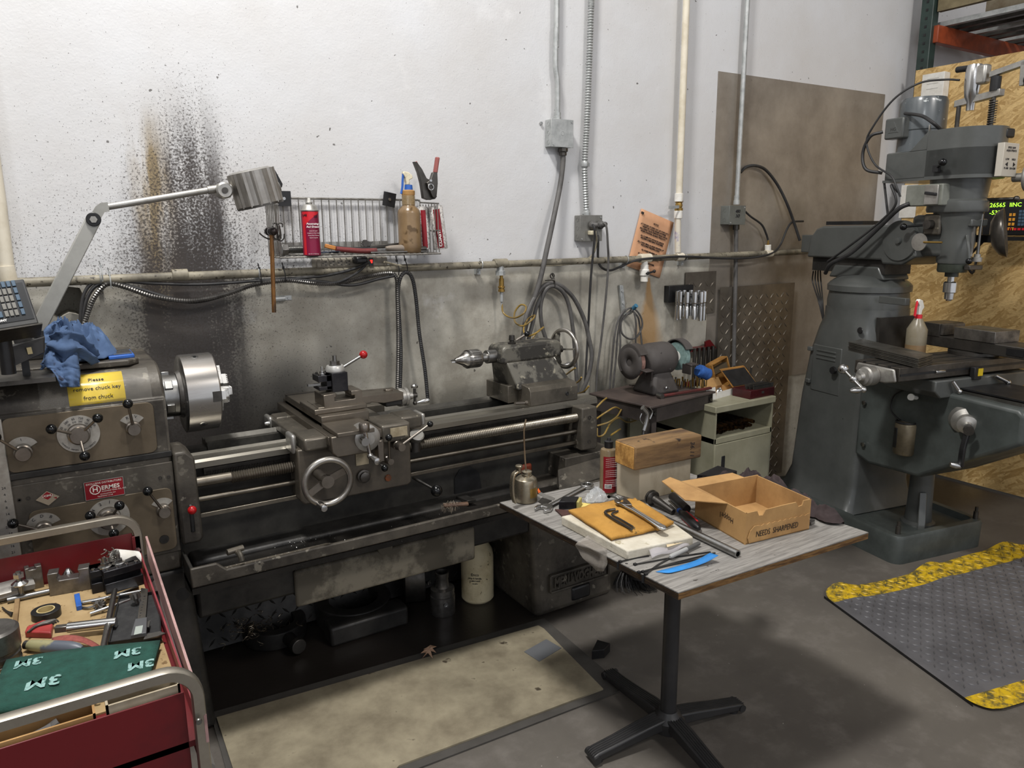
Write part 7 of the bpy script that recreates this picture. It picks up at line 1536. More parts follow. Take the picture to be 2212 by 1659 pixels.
# clear packet with label
pk = thing('plastic_packet', T_(1440, 1190), 'clear plastic packet with a small 41464 label at the slab front', 'packet')
a, b, c, d = T_(1400, 1184, .02), T_(1482, 1160, .022), T_(1490, 1182, .003), T_(1408, 1208, .003)
m_clr = mat('clear_packet', 'd0ccd0', r=.1, alpha=.35)
MB().grid(lambda u, v: a.lerp(b, u).lerp(d.lerp(c, u), v) + V((0, 0, .004 * math.sin(u * 9) + .003)), 12, 4).build('packet_film', m_clr, pk, sm=60, solid=.001)
lt = lambda u, v: a.lerp(b, u).lerp(d.lerp(c, u), v) + V((0, -.002, .0095))
lb2 = MB().add([lt(.42, .05), lt(.92, .05), lt(.92, .62), lt(.42, .62)], [(0, 1, 2, 3)]).build('paper_label', mat('tan_label', 'cdbb98', r=.6), pk, sm=0)
F = frame(lt(.67, .33) + V((0, -.0008, .0008)), lt(.9, .3) - lt(.4, .3), lt(.4, .05) - lt(.4, .6))
text('Newman\n41464', F, .009, m_ink, lb2, depth=.0002)
mk_ = thing('marker_pen', T_(1480, 1190), 'grey felt marker lying on the black cable ties', 'marker')
a = T_(1447, 1203, .011); b = T_(1511, 1173, .011); d = (b - a).normalized(); L = (b - a).length
MB().rev(a, d, [(0, 0), (.004, 0), (.0065, .006), (.0065, L * .55), (0, L * .55)], 20).build('cap', mat('pale_grey_cap', '9a9a99', r=.4), mk_)
MB().rev(a + d * L * .55, d, [(0, 0), (.006, 0), (.006, L * .43), (.004, L * .45), (0, L * .45)], 20).build('barrel', mat('dark_grey_barrel', '565655', r=.4), mk_)
for k, (u0, v0, u1, v1) in enumerate(((1372, 1219, 1535, 1192), (1380, 1236, 1540, 1202), (1389, 1235, 1545, 1194), (1395, 1240, 1448, 1205), (1340, 1213, 1402, 1200))):
    t = thing('cable_tie', T_(u0, v0), 'loose black cable tie lying in the bunch near the blue tape', 'cable tie', 'loose black cable ties on the table')
    p, q = T_(u0, v0, .003), T_(u1, v1, .003); m = MB(); m.sweep([p, p.lerp(q, .5) + V((0, .004, 0)), q], [(-.0026, -.0008), (.0026, -.0008), (.0026, .0008), (-.0026, .0008)], 4, up=(0, 0, 1)); m.build('strap', m_black, t); MB().box(p, (.009, .008, .006)).build('head', m_black, t)
te = thing('wrapped_ties', T_(1385, 1240), 'black cable tie wrapped round the left table edge', 'cable tie')
for (u, v) in ((1334, 1213), (1352, 1216), (1388, 1241)): p = T_(u, v, .002); MB().prism([p, p + V((.004, -.004, 0)), p + V((.004, -.004, -.024)), p + V((0, 0, -.024))], (-.003, 0, 0)).build('band', m_black, te)
tp2 = thing('blue_tape', T_(1480, 1220), 'strip of blue painter tape with curled ends at the table front', 'tape')
q0, q1, q2, q3 = [T_(u, v, .002) for u, v in ((1415, 1233), (1430, 1239), (1500, 1222), (1547, 1192))]
cen = catmull([T_(1420, 1236, .001), T_(1440, 1234, .004), T_(1480, 1224, .003), T_(1515, 1212, .010), T_(1543, 1197, .022)], 6)
MB().grid(lambda u, v: cen[int(round(u * (len(cen) - 1)))] + V((.006 * (v - .5), -.026 * (v - .5) * min(1, .3 + 3 * u), 0)), len(cen) - 1, 2).build('strip', mat('blue_painter_tape', '2f86cf', '2675b8', 12, r=.6), tp2, sm=60, solid=.0006)
# steel tube
ru = thing('steel_tube', T_(1490, 1150), 'long bare steel tube lying diagonally across the table', 'tube')
a = T_(1345, 1078, .012); b = T_(1594, 1197, .012); d = (b - a).normalized(); L = (b - a).length
MB().rev(a, d, [(.0075, 0), (.0115, 0), (.0115, L), (.0078, L), (.0078, L - .04), (0, L - .04)], 28).build('pipe', m_steel, ru)
ck2 = thing('clamp_jaw', T_(1330, 1075), 'worn grey U-shaped clamp end in front of the red bottle', 'clamp')
MB().tor(T_(1327, 1078, .014), (.2, -.3, 1), .020, .006, 24, 10, .6, 3.9).build('hook', m_steel, ck2)
# arbor adapter, yellow tool, black tube, screwdriver
ar = thing('morse_arbor', T_(1430, 1090), 'dark steel arbor with a ribbed collar, leaning beside the cardboard flap', 'arbor')
a = T_(1404, 1072, .030); b = T_(1450, 1103, .012); d = (b - a).normalized()
MB().rev(a, d, [(0, 0), (.024, 0), (.026, .003), (.026, .008), (.023, .009), (.023, .012), (.026, .013), (.026, .018), (.022, .021), (.015, .024), (.014, .034), (.0155, .036), (.012, .07), (.0105, .1), (.0095, .115), (0, .116)], 32).build('body', m_darksteel, ar)
yt = thing('file_grip', T_(1455, 1065), 'yellow plastic handle lying under the cardboard flap', 'handle'); MB().rev(T_(1447, 1048, .014), T_(1462, 1075, .014) - T_(1447, 1048, .014), [(0, 0), (.009, .004), (.011, .02), (.009, .045), (.006, .055), (0, .056)], 20).build('grip', mat('yellow_handle_plastic', 'c9a51c', r=.4), yt)
bh = thing('black_tube', T_(1470, 1085), 'black plastic tube lying between the arbor and the cardboard box', 'tube'); MB().cyl(T_(1452, 1072, .016), T_(1484, 1100, .016), .0145, n=24).build('body', m_black, bh, bev=.002)
sr = thing('screwdriver', T_(1490, 1130), 'black and red handled screwdriver lying left of the cardboard box', 'screwdriver')
a = T_(1470, 1105, .014); b = T_(1510, 1142, .014); d = (b - a).normalized(); L = (b - a).length
MB().rev(a, d, [(0, 0), (.008, 0), (.009, .008), (.007, .014), (.012, .022), (.0145, .04), (.0145, L * .75), (.012, L * .92), (.006, L), (0, L)], 20).build('grip', m_black, sr)
m = MB(); M_ = axm(d)
for k in (1, 4): e = M_ @ V((math.cos(k * 1.05), math.sin(k * 1.05), 0)); m.sweep([a + d * .03 + e * .0125, a + d * L * .5 + e * .0142, a + d * L * .8 + e * .0135], [(-.003, -.002), (.003, -.002), (.003, .002), (-.003, .002)], 3)
m.build('red_stripe', mat('red_grip', 'b22b30', r=.4), sr); MB().rev(a - d * .012, d, [(0, 0), (.0085, 0), (.0085, .012), (0, .012)], 16).build('blue_collar', m_blue, sr); MB().cyl(a - d * .10, a - d * .012, .003, n=10).build('blade', m_steel, sr)
# cardboard box
B0 = V((1.699, 1.388, TZ_)); bx_ = V((.262, -.030, 0)); by_ = V((.045, .245, 0)); bh_ = AY(1603, 1112, 1.388).z - TZ_
nb = thing('parts_box', B0, 'open brown cardboard box lettered NEEDS SHARPENED on its front', 'box')
fF = frame(B0, bx_, by_); W_, D_ = bx_.length, by_.length; bh_ = max(bh_, .07)
Bl = lambda x, y, z_: B0 + bx_ * x + by_ * y + V((0, 0, z_))
MB().prism([Bl(0, 0, 0), Bl(1, 0, 0), Bl(1, 1, 0), Bl(0, 1, 0)], (0, 0, .004)).build('bottom', m_card, nb)
fn_ = V((bx_.y, -bx_.x, 0)).normalized()
top = [(0, 1), (.16, 1.0), (.19, .84), (.25, .82), (.29, .98), (.55, 1.0), (.76, 1.0), (.80, .84), (.86, .86), (.88, 1.0), (1, 1.0)]
MB().prism([Bl(0, 0, 0), Bl(1, 0, 0)] + [Bl(a, 0, bh_ * b) for a, b in reversed(top)], -fn_ * .004).build('front_wall', m_card, nb, sm=0)
fp2 = MB().prism([Bl(.05, 0, .004) + fn_ * .004, Bl(.99, 0, .004) + fn_ * .002, Bl(.99, 0, bh_ * .55) + fn_ * .002] + [Bl(.99 - k * .0425, 0, bh_ * (.55 if k % 2 else .51)) + fn_ * .003 for k in range(1, 20)] + [Bl(.12, 0, bh_ * .55) + fn_ * .004, Bl(.06, 0, bh_ * .42) + fn_ * .004, Bl(.03, 0, bh_ * .2) + fn_ * .004], -fn_ * .0025).build('front_tab', mat('brown_cardboard_tab', 'b58f5c', '9a764a', 7, r=.85), nb, sm=0)
text('NEEDS  SHARPENED', frame(Bl(.47, 0, bh_ * .27) + fn_ * .0050, bx_, (0, 0, 1)), .0265, m_ink, fp2, depth=.0004, sx=.72, bold=-.0003, shear=.1)
ln = V((-by_.y, by_.x, 0)).normalized()
MB().prism([Bl(0, 0, 0), Bl(0, 1, 0), Bl(0, 1, bh_), Bl(0, 0, bh_)], -ln * .004).build('left_wall', m_card, nb)
text('Hoppe1', frame(Bl(0, .36, bh_ * .55) + ln * .0008, by_, (0, 0, -1)), .026, m_ink, nb, depth=.0004, sx=.8, bold=-.0004)
MB().prism([Bl(1, 0, 0), Bl(1, 1, 0), Bl(1, 1, bh_), Bl(1, 0, bh_)], ln * .004).build('right_wall', m_card, nb)
MB().prism([Bl(0, 1, 0), Bl(1, 1, 0), Bl(1, 1, bh_ * 1.02), Bl(0, 1, bh_ * 1.02)], fn_ * .004).build('back_wall', m_card, nb)
MB().add([Bl(0, 1, bh_), Bl(0, .35, bh_), Bl(-.36, .72, bh_ * .95), Bl(-.36, 1.25, bh_ * 1.15), Bl(-.2, 1.3, bh_ * 1.18)], [(0, 1, 2, 3, 4)]).build('left_flap', m_card, nb, sm=0, solid=.003)
MB().add([Bl(0, 1, bh_), Bl(.78, 1, bh_), Bl(.72, 1.18, bh_ * 1.05), Bl(-.1, 1.22, bh_ * 1.05)], [(0, 1, 2, 3)]).build('back_flap', m_card, nb, sm=0, solid=.003)
for k in range(4):
    o = MB().cyl(Bl(.15, .18 + k * .07, .012), Bl(.62, .22 + k * .07, .012), .006, n=14).build('drill_blank', m_steel); tag(o, 'steel drill blank lying in the NEEDS SHARPENED box', 'drill bit', 'drill blanks in the cardboard box')
o = MB().cyl(Bl(.33, .12, .016), Bl(.36, .50, .024), .011, n=16).build('tape_band', m_black); tag(o, 'black tape bundle across the drill blanks in the box', 'tape')
o = MB().box(T_(1752, 1128, .006), (.03, .014, .010), (0, 0, .3)).build('steel_key', m_steel, bev=.001); tag(o, 'short bright steel bar peeking out right of the cardboard box', 'bar')
# brush lying on the floor behind the pedestal
wbf = thing('push_broom_head', AZ(1380, 1262, 0), 'dark round brush head on the floor behind the table', 'brush'); c = AZ(1385, 1262, 0)
m = MB(); random.seed(4)
for k in range(320): a = random.random() * 2 * PI; r_ = random.uniform(.03, .11); m.tube([c + V((r_ * math.cos(a), r_ * math.sin(a) * .7, .07)), c + V((1.25 * r_ * math.cos(a + .3), 1.25 * r_ * math.sin(a + .3) * .7, .035)), c + V((1.4 * r_ * math.cos(a + .6), 1.4 * r_ * math.sin(a + .6) * .7, .004))], .0012, 2, 3)
o = m.build('bristles', m_black, wbf); o['kind'] = 'stuff'; MB().rev(c + V((0, 0, .06)), (0, 0, 1), [(0, 0), (.09, 0), (.085, .03), (.03, .045), (0, .045)], 28).build('brush_block', m_black, wbf)
# ================================================================= grinder stand, cabinet and what is on them
m_std = mat('dark_welded_steel', '4b4542', '36312f', 7, .4, .66, .5, m=.3)
gs = thing('grinder_stand', (2.66, 2.77, 0), 'dark welded steel stand carrying the bench grinder', 'stand')
SF = frame((2.415, 2.565, 0), (1, .14, 0), (-.14, 1, 0)); SW, SD, SH = .495, .40, .815
MB(SF).bb(-.01, SW + .01, -.01, SD, SH - .010, SH).build('top_plate', mat('rusty_top', '4f443f', '3c3431', 7, .4, .66, .55), gs, bev=.002)
MB(SF).bb(0, SW, 0, .012, SH - .085, SH - .01).build('front_rail', m_std, gs); MB(SF).bb(0, .012, 0, SD, SH - .085, SH - .01).build('side_rail', m_std, gs)
for x in (0, SW - .04):
    for y in (0, SD - .04): l = MB(SF).bb(x, x + .04, y, y + .006, 0, SH - .01).bb(x, x + .006, y, y + .04, 0, SH - .01).build('leg', m_std, gs); MB(SF).hexbolt((x + .02, -.001, SH - .04), (0, -1, 0), .010, .006).build('leg_bolt', m_steel, l)
def S_(u, v, z=SH): return AZ(u, v, z)
# bench grinder, axis parallel to the wall
gr = thing('bench_grinder', S_(1420, 845), 'dusty black bench grinder with one pink and one pale green wheel', 'grinder')
gc = AY(1418, 775, 2.80); gz = gc.z; gx = gc.x; GY = 2.80
m_gr = mat('dusty_black_casting', '4a4644', '38332f', 6, .4, .68, .7, b=.1)
MB().rev((gx - .105, GY, gz), (1, 0, 0), [(0, 0), (.045, 0), (.065, .012), (.082, .035), (.086, .06), (.086, .15), (.082, .175), (.065, .198), (.045, .21), (0, .21)], 40).build('motor_housing', m_gr, gr)
MB().hexa([(gx - .09, GY - .085, SH), (gx - .05, GY - .05, gz - .05), (gx - .09, GY + .09, SH), (gx - .05, GY + .05, gz - .05), (gx + .10, GY - .085, SH), (gx + .05, GY - .05, gz - .05), (gx + .10, GY + .09, SH), (gx + .05, GY + .05, gz - .05)]).build('pedestal', m_gr, gr, bev=.015)
MB().rev((gx - .01, GY - .088, SH + .035), (0, -1, .2), [(0, 0), (.008, 0), (.008, .006), (.004, .008), (.004, .02), (0, .02)], 12).build('toggle_switch', m_bright, gr)
for sx, wm_, px, nm in ((-1, mat('pink_wheel', '8d6d63', '7a5d54', 60, r=.9), 1370, 'left_guard'), (1, mat('pale_green_wheel', '7f9793', '6c8480', 60, r=.9), 1487, 'right_guard')):
    wx = gx + sx * .155
    MB().cyl((wx - .013, GY, gz), (wx + .013, GY, gz), .074, n=40).build('grinding_wheel', wm_, gr)
    MB().cyl((wx - .016, GY, gz), (wx + .016, GY, gz), .028, n=24).build('wheel_flange', m_white, gr)
    MB().cyl((gx + sx * .10, GY, gz), (wx, GY, gz), .018, n=16).build('shaft', m_steel, gr)
    arc = [math.radians(a) for a in range(-50, 155, 10)]
    pts = [(wx - .024, GY + .092 * math.cos(a), gz + .092 * math.sin(a)) for a in arc]; pin = [(wx - .024, GY + .086 * math.cos(a), gz + .086 * math.sin(a)) for a in reversed(arc)]
    gd = MB().prism(pts + pin, (.048, 0, 0)).build('wheel_guard', m_gr, gr)
    disc = [(wx + sx * .024, GY + .090 * math.cos(a), gz + .090 * math.sin(a)) for a in [math.radians(b) for b in range(-40, 160, 10)]] + [(wx + sx * .024, GY - .01, gz - .02)]
    MB().prism(disc, (.003 * sx, 0, 0)).build('guard_face', m_gr, gd); MB().rev((wx - .0, GY, gz), (sx, 0, 0), [(.02, .03), (.055, .029), (.088, .024)], 32).build('guard_dish', m_gr, gd, solid=.002) if sx < 0 else None
    MB().box((wx + .0, GY - .10, gz - .03), (.055, .045, .008), (.1, 0, 0)).box((wx - sx * .022, GY - .085, gz - .055), (.008, .06, .05)).build('tool_rest', m_std, gr, bev=.003)
for a in (.5, 2.2): MB().sph((gx - .06 + .08 * a / 2, GY - .07, gz + .045 * (1 if a < 1 else -1)), .007, 10).build('housing_screw', m_gr, gr)
wb_ = thing('wire_brush_pliers', S_(1440, 852), 'red-handled wheel dresser lying in front of the grinder', 'dresser')
a, b = S_(1430, 855, SH + .012), S_(1536, 838, SH + .016); MB().sweep([a, b], [(-.009, -.006), (.009, -.006), (.009, .006), (-.009, .006)], 1, up=(0, 0, 1)).build('handle', mat('dull_red_paint', '5e2522', '47201d', 12, r=.5), wb_, bev=.003); MB().cyl(a + V((-.012, -.016, 0)), a + V((-.012, .016, .004)), .014, n=18).build('toothed_head', m_steel, wb_)
bg = thing('blow_gun', S_(1395, 890), 'chrome air blow gun hanging from the front corner of the grinder stand', 'blow gun')
YG = 2.545; MB().sweep([AY(1388, 880, YG), AY(1398, 893, YG), AY(1396, 912, YG), AY(1391, 930, YG)], [(.010 * math.cos(t), .013 * math.sin(t)) for t in [k * PI / 6 for k in range(12)]], 4).build('body', m_bright, bg); MB().tube([AY(1404, 880, YG - .02), AY(1409, 890, YG - .02), AY(1404, 905, YG - .02)], .0035, 4, 8).build('trigger', m_bright, bg); MB().cyl(AY(1390, 930, YG), AY(1388, 946, YG), .007, n=12).build('nozzle', m_steel, bg); MB().tube([AY(1386, 893, YG), AY(1382, 905, YG), AY(1388, 915, YG)], .003, 4, 8).build('hook', m_bright, bg)
# cabinet
cb_ = thing('steel_cabinet', (3.07, 2.77, 0), 'cream steel cabinet with an open drill shelf and black-handled door', 'cabinet')
m_cab = mat('cream_cabinet_paint', '8f8c78', '77745f', 4, .4, .7, .45, .5, sp='4f4b3e', ss=12, st=.27)
CB0, CB1, CBF, CBB, CT = 2.845, 3.29, 2.555, 2.985, .757
MB().bb(CB0 - .01, CB1 + .008, CBF - .01, CBB, CT - .035, CT).build('cabinet_top', m_cab, cb_, bev=.004)
MB().bb(CB0, CB0 + .012, CBF, CBB, 0, CT - .03).build('left_side', m_cab, cb_); MB().bb(CB1 - .012, CB1, CBF, CBB, 0, CT - .03).build('right_side', m_cab, cb_); MB().bb(CB0, CB1, CBB - .01, CBB, 0, CT - .03).build('back_panel', m_cab, cb_)
MB().bb(CB0, CB1, CBF, CBB, .555, .585).build('shelf', m_cab, cb_, bev=.002)
dr = MB().bb(CB0 + .004, CB1 - .014, CBF - .004, CBF + .012, .06, .552).build('door', m_cab, cb_, bev=.002)
q = AY(1562, 1005, CBF - .006); MB().bb(q.x - .014, q.x + .014, CBF - .006, CBF, q.z - .03, q.z + .05).build('handle_slot', m_black, dr, bev=.004)
for xa, xb, l_ in ((2.44, 2.58, 'left'), (2.66, 2.80, 'right')): tag(MB().bb(xa, xb, 2.99, 3.01, 0, .76).build('sheet_metal_piece', m_cab), 'cream steel panel on the wall under the grinder stand, the ' + l_ + ' one of the pair', 'panel')
random.seed(6); dbm = mat('dark_drill_steel', '39302a', '6b4d2a', 30, .45, .65, .35, m=.8)
for k in range(24):
    x = CB0 + .05 + (k % 12) * .027 + random.uniform(-.004, .004); z_ = .597 + (k // 12) * .022; r_ = random.uniform(.007, .012)
    m = MB(); m.ribbed([(x, 2.59 + random.uniform(0, .03), z_), (x + random.uniform(-.03, .03), 2.86, z_ + .004)], r_, .03, .12, 8, 1)
    o = m.build('drill_bit', dbm); tag(o, 'twist drill lying in the heap on the open cabinet shelf', 'drill bit', 'twist drills on the cabinet shelf')
# boxes on the cabinet
wbx = thing('wooden_box', (3.0, 2.78, CT), 'upright open wooden box with a shelf inside on the cabinet back', 'box')
F = frame(AY(1553, 845, 2.80), (1, .1, .25), (-.22, .15, 1)); m_wd = mat('honey_wood', '9a7038', '7a5528', 9, r=.55, stretch=(1, 6, 1))
wd, ht, dp_ = .135, .155, .045
m = MB(F)
for bxx in ((wd / 2, ht / 2, -dp_, wd, ht, .005), (0, ht / 2, -dp_ / 2, .008, ht, dp_), (wd, ht / 2, -dp_ / 2, .008, ht, dp_), (wd / 2, 0, -dp_ / 2, wd, .008, dp_), (wd / 2, ht, -dp_ / 2, wd, .008, dp_)): m.box(bxx[:3], bxx[3:])
m.build('box_frame', m_wd, wbx, bev=.001); MB(F).box((wd / 2, ht * .7, -dp_ / 2), (wd - .01, ht * .22, dp_ * .6)).build('inner_block', mat('dark_wood', '4d4230', r=.8), wbx)
bc_ = thing('blue_cup', AY(1515, 812, 2.68), 'crumpled blue shop cloth roll between the grinder and the boxes', 'cloth'); q = AY(1517, 803, 2.70); MB().rev(q + V((-.03, 0, .012)), (1, -.1, -.45), [(0, 0), (.030, 0), (.034, .02), (.030, .05), (.032, .07), (.02, .085), (0, .085)], 24).build('roll', mat('blue_cloth_roll', '2f5ea6', '254a85', 20, r=.7, b=.3, bs=60), bc_)
pbx = thing('parts_carton', AZ(1560, 850, CT), 'small white and brown carton of shiny parts with its flaps open', 'box')
c = AZ(1547, 862, CT); d_ = AZ(1590, 850, CT); a_ = (d_ - c); n_ = V((-a_.y, a_.x, 0)).normalized() * .09; h_ = V((0, 0, .035))
MB().prism([c, d_, d_ + n_, c + n_], (0, 0, .003)).build('carton_bottom', m_card, pbx)
for p, q, mt in ((c, d_, m_paper), (d_, d_ + n_, m_card), (d_ + n_, c + n_, m_card), (c + n_, c, m_card)): MB().add([p, q, q + h_, p + h_], [(0, 1, 2, 3)]).build('carton_wall', mt, pbx, sm=0, solid=.002)
MB().add([c + h_ * 0, c + h_ * 1.9 + V((-.012, 0, 0)), c + h_ * 1.9 - a_ * .5, c - a_ * .5], [(0, 1, 2, 3)]).build('white_flap', m_paper, pbx, sm=0, solid=.002)
MB().add([c + n_ + h_, d_ + n_ + h_, d_ + n_ * 1.3 + h_ * 2.2, c + n_ * 1.3 + h_ * 2.4], [(0, 1, 2, 3)]).build('back_flap', m_card, pbx, sm=0, solid=.002)
m = MB(); lump(m, c.lerp(d_, .45) + n_ * .45 + V((0, 0, .004)), .028, .028, .022, 3.1, 6, .9, 14); m.build('shiny_parts', m_bright, pbx)
idx = thing('drill_index', AZ(1640, 850, CT), 'open mahogany drill index box with steel leaves on the cabinet right', 'drill index')
c, d_ = AZ(1622, 872, CT) * 1, AZ(1674, 858, CT); c = V((3.03, 2.56, CT)); F = frame(AY(1620, 869, 2.565), (1, .02, 0), (0, 0, 1)); W_ = AY(1674, 850, 2.565).x - F.translation.x; zz = CT - F.translation.z
m_mah = mat('mahogany', '3d1216', '2d0d10', 9, r=.25)
MB(F).bb(0, W_, zz, zz + .045, -.12, 0).build('base_box', m_mah, idx, bev=.002); MB(F).box((W_ * .5, zz + .028, .001), (.018, .012, .003)).build('clasp', m_bright, idx)
lid = MB(F); lid.hexa([(0, zz + .045, -.12), (0, zz + .05, -.13), (W_, zz + .045, -.12), (W_, zz + .05, -.13), (0 - .02, zz + .13, -.19), (0 - .02, zz + .135, -.20), (W_ - .02, zz + .13, -.19), (W_ - .02, zz + .135, -.20)]); lo = lid.build('lid', m_wd, idx)
MB(F).hexa([(.008, zz + .05, -.118), (.008, zz + .052, -.121), (W_ - .008, zz + .05, -.118), (W_ - .008, zz + .052, -.121), (-.012, zz + .125, -.184), (-.012, zz + .127, -.188), (W_ - .028, zz + .125, -.184), (W_ - .028, zz + .127, -.188)]).build('lid_lining', m_black, lo)
for k in range(3):
    l = MB(F).box((W_ * (.5 + .04 * k), zz + .058 - k * .002, -.05 + k * .02), (W_ * .82, .03, .003), (-.5 + .25 * k, 0, 0)).build('index_leaf', m_darksteel if k < 2 else m_steel, idx)
for k in range(11): MB(F).box((W_ * (.16 + k * .068), zz + .064, -.0075), (.005, .005, .002)).build('leaf_hole', m_black, l) if k < 11 else None
random.seed(8)
for k in range(26):
    q = AZ(1440 + k * 3.4 + random.uniform(-2, 2), 838 - random.uniform(0, 6), SH); r_ = random.uniform(.003, .005); h_ = random.uniform(.03, .065)
    if q.y > 3.0: q.y = 2.98
    o = MB().cyl(q, q + V((random.uniform(-.006, .006), 0, h_)), r_, n=8).build('end_mill', m_brass if k % 3 else m_steel); tag(o, 'small cutter standing upright in the row behind the grinder', 'cutter', 'upright cutters behind the grinder')
random.seed(2)
for k in range(12):
    q = AZ(1553 + k * 6.0, 826, CT + .0); q.y = min(q.y, 2.97); q.z = CT
    o = MB().cyl(q, q + V((random.uniform(-.008, .008), 0, random.uniform(.06, .10))), random.uniform(.005, .008), n=10).build('end_mill', m_darksteel if k % 2 else m_steel); tag(o, 'steel cutter standing behind the boxes on the cabinet', 'cutter', 'upright cutters behind the cabinet boxes')
o = MB().bb(2.64, 2.94, 2.96, 2.985, SH, SH + .008).build('steel_plate', m_steel); tag(o, 'flat steel plate at the rear of the grinder stand top', 'plate')
tr2 = thing('red_rack', (2.97, 2.99, CT), 'red steel tool rack holding dark bars, against the wall behind the grinder', 'rack')
a, b = AY(1487, 752, 3.0), AY(1537, 750, 3.0); MB().bb(a.x, b.x, 2.98, 3.02, a.z - .02, a.z).build('rail', m_cred, tr2); MB().bb(a.x, b.x, 2.98, 3.02, CT, CT + .02).build('foot_rail', m_cred, tr2)
for k in range(5): x = a.x + .02 + k * (b.x - a.x - .04) / 4; MB().cyl((x, 2.97, CT + .01), (x, 2.97, a.z + .0), .011, n=12).build('bar', m_darksteel, tr2)
MB().prism([AY(1524, 738, 3.0), AY(1534, 734, 3.0), AY(1548, 752, 3.0), AY(1524, 752, 3.0)], (0, .01, 0)).build('end_plate', m_cred, tr2)
# ================================================================= milling machine (local frame: u right, v back)
a_ = math.radians(-10.5); MF = Matrix.Translation(V((3.448, 1.886, 0))) @ Matrix.Rotation(a_, 4, 'Z')
m_mill = mat('grey_green_machine_paint', '555755', '454745', 3, .38, .66, .30, .42, m=.1, b=.06, bs=30, coat=.2)
m_mill2 = mat('scuffed_base_paint', '474c4a', '353937', 5, .4, .64, .35, .5, m=.1, sp='6b4238', ss=7, st=.27, b=.1)
ml = thing('milling_machine', MF.translation, 'tall grey-green knee milling machine with a drill chuck, at the right', 'milling machine', F=MF)
def ML(u, v, ax, val): return AL(u, v, MF, ax, val)
def X(*a): return MB(MF)
def rr(u0, u1, v0, v1, z, r, n=4):
    pts = []
    for cu, cv, s in ((u1 - r, v1 - r, 0), (u0 + r, v1 - r, 90), (u0 + r, v0 + r, 180), (u1 - r, v0 + r, 270)):
        for k in range(n + 1): t = math.radians(s + k * 90 / n); pts.append(V((cu + r * math.cos(t), cv + r * math.sin(t), z)))
    return pts
def loft(m, rings):
    n = len(rings[0]); vs = [p for r_ in rings for p in r_]; fs = [tuple(range(n - 1, -1, -1)), tuple(range(len(vs) - n, len(vs)))]
    for i in range(len(rings) - 1):
        for j in range(n): q = (j + 1) % n; fs.append((i * n + j, i * n + q, (i + 1) * n + q, (i + 1) * n + j))
    return m.add(vs, fs)
# base pan
bs = loft(X(), [rr(-.01, .61, -.005, .97, 0, .05), rr(-.012, .612, -.007, .97, .13, .05), rr(-.004, .604, .0, .965, .145, .045), rr(.03, .57, .035, .94, .145, .03), rr(.045, .555, .05, .93, .115, .03)]).build('base', m_mill2, ml, sm=50)
for u, v in ((.035, .04), (.575, .03)): MB(MF).rev((u, v, .135), (0, 0, 1), [(0, 0), (.013, 0), (.012, .05), (.008, .052), (.008, .075), (0, .075)], 14).build('base_stud', m_darksteel, bs)
pst = X().rev((.33, .17, .11), (0, 0, 1), [(0, 0), (.085, 0), (.082, .012), (.066, .02), (.060, .10), (.055, .36), (0, .36)], 32).build('screw_post', m_mill, ml); X().prism([(.27, .12, .115), (.22, .08, .115), (.225, .085, .16), (.27, .13, .30)], (.03, -.02, 0)).build('post_rib', m_mill, pst, bev=.004)
col = loft(X(), [rr(.03, .56, .36, .96, .12, .04), rr(.065, .53, .38, .90, .17, .04), rr(.085, .51, .39, .87, .26, .04), rr(.095, .505, .395, .84, .7, .04), rr(.095, .505, .39, .81, .95, .06), rr(.095, .505, .388, .805, 1.10, .14), rr(.094, .506, .388, .803, 1.16, .19), rr(.094, .506, .388, .803, 1.215, .195)]).build('column', m_mill, ml, sm=50)
tu = X().rev((.30, .595, 1.20), (0, 0, 1), [(0, 0), (.205, 0), (.208, .05), (.200, .10), (.212, .105), (.212, .135), (.20, .15), (.15, .185), (0, .20)], 48).build('turret', m_mill, ml)
X().bb(.17, .43, .385, .41, .45, 1.18).build('column_ways', m_lathe_dark, col)
# door on the column side, drawn as louvred panel
a, b, c = ML(1762, 745, 0, .095), ML(1828, 752, 0, .095), ML(1815, 865, 0, .095)
z1, z0, v1, v0 = 1.0, .735, .755, .545
X().prism([(.092, v1, z1), (.092, v0, z1 - .0), (.092, v0, z0), (.092, v1, z0)], (.012, 0, 0)).build('column_door', m_mill, col, bev=.008)
for k in range(3): X().bb(.088, .094, v0 + .04, v1 - .03, z1 - .035 - k * .022, z1 - .025 - k * .022).build('louvre', m_mill, col, bev=.002)
for z_ in (z1 - .03, z0 + .05): X().bb(.078, .10, v1 - .002, v1 + .03, z_ - .012, z_ + .012).build('hinge', m_mill, col, bev=.004)
kq = ML(1796, 800, 0, .07); X().rev((.088, v0 + .025, .88), (-1, 0, 0), [(0, 0), (.008, 0), (.008, .012), (.022, .016), (.020, .03), (0, .03)], 7).build('star_knob', m_black, col)
for u, v in ((1858, 714), (1822, 905)): q = ML(u, v, 0, .098); X().rev(q, (-1, 0, 0), [(0, 0), (.018, 0), (.016, .004), (0, .005)], 20).build('plug', m_black, col)
q = ML(1920, 650, 0, .11); X().bb(.13, .16, q.y - .08, q.y + .08, q.z - .018, q.z + .018).build('nameplate_rail', m_mill, tu, bev=.003)
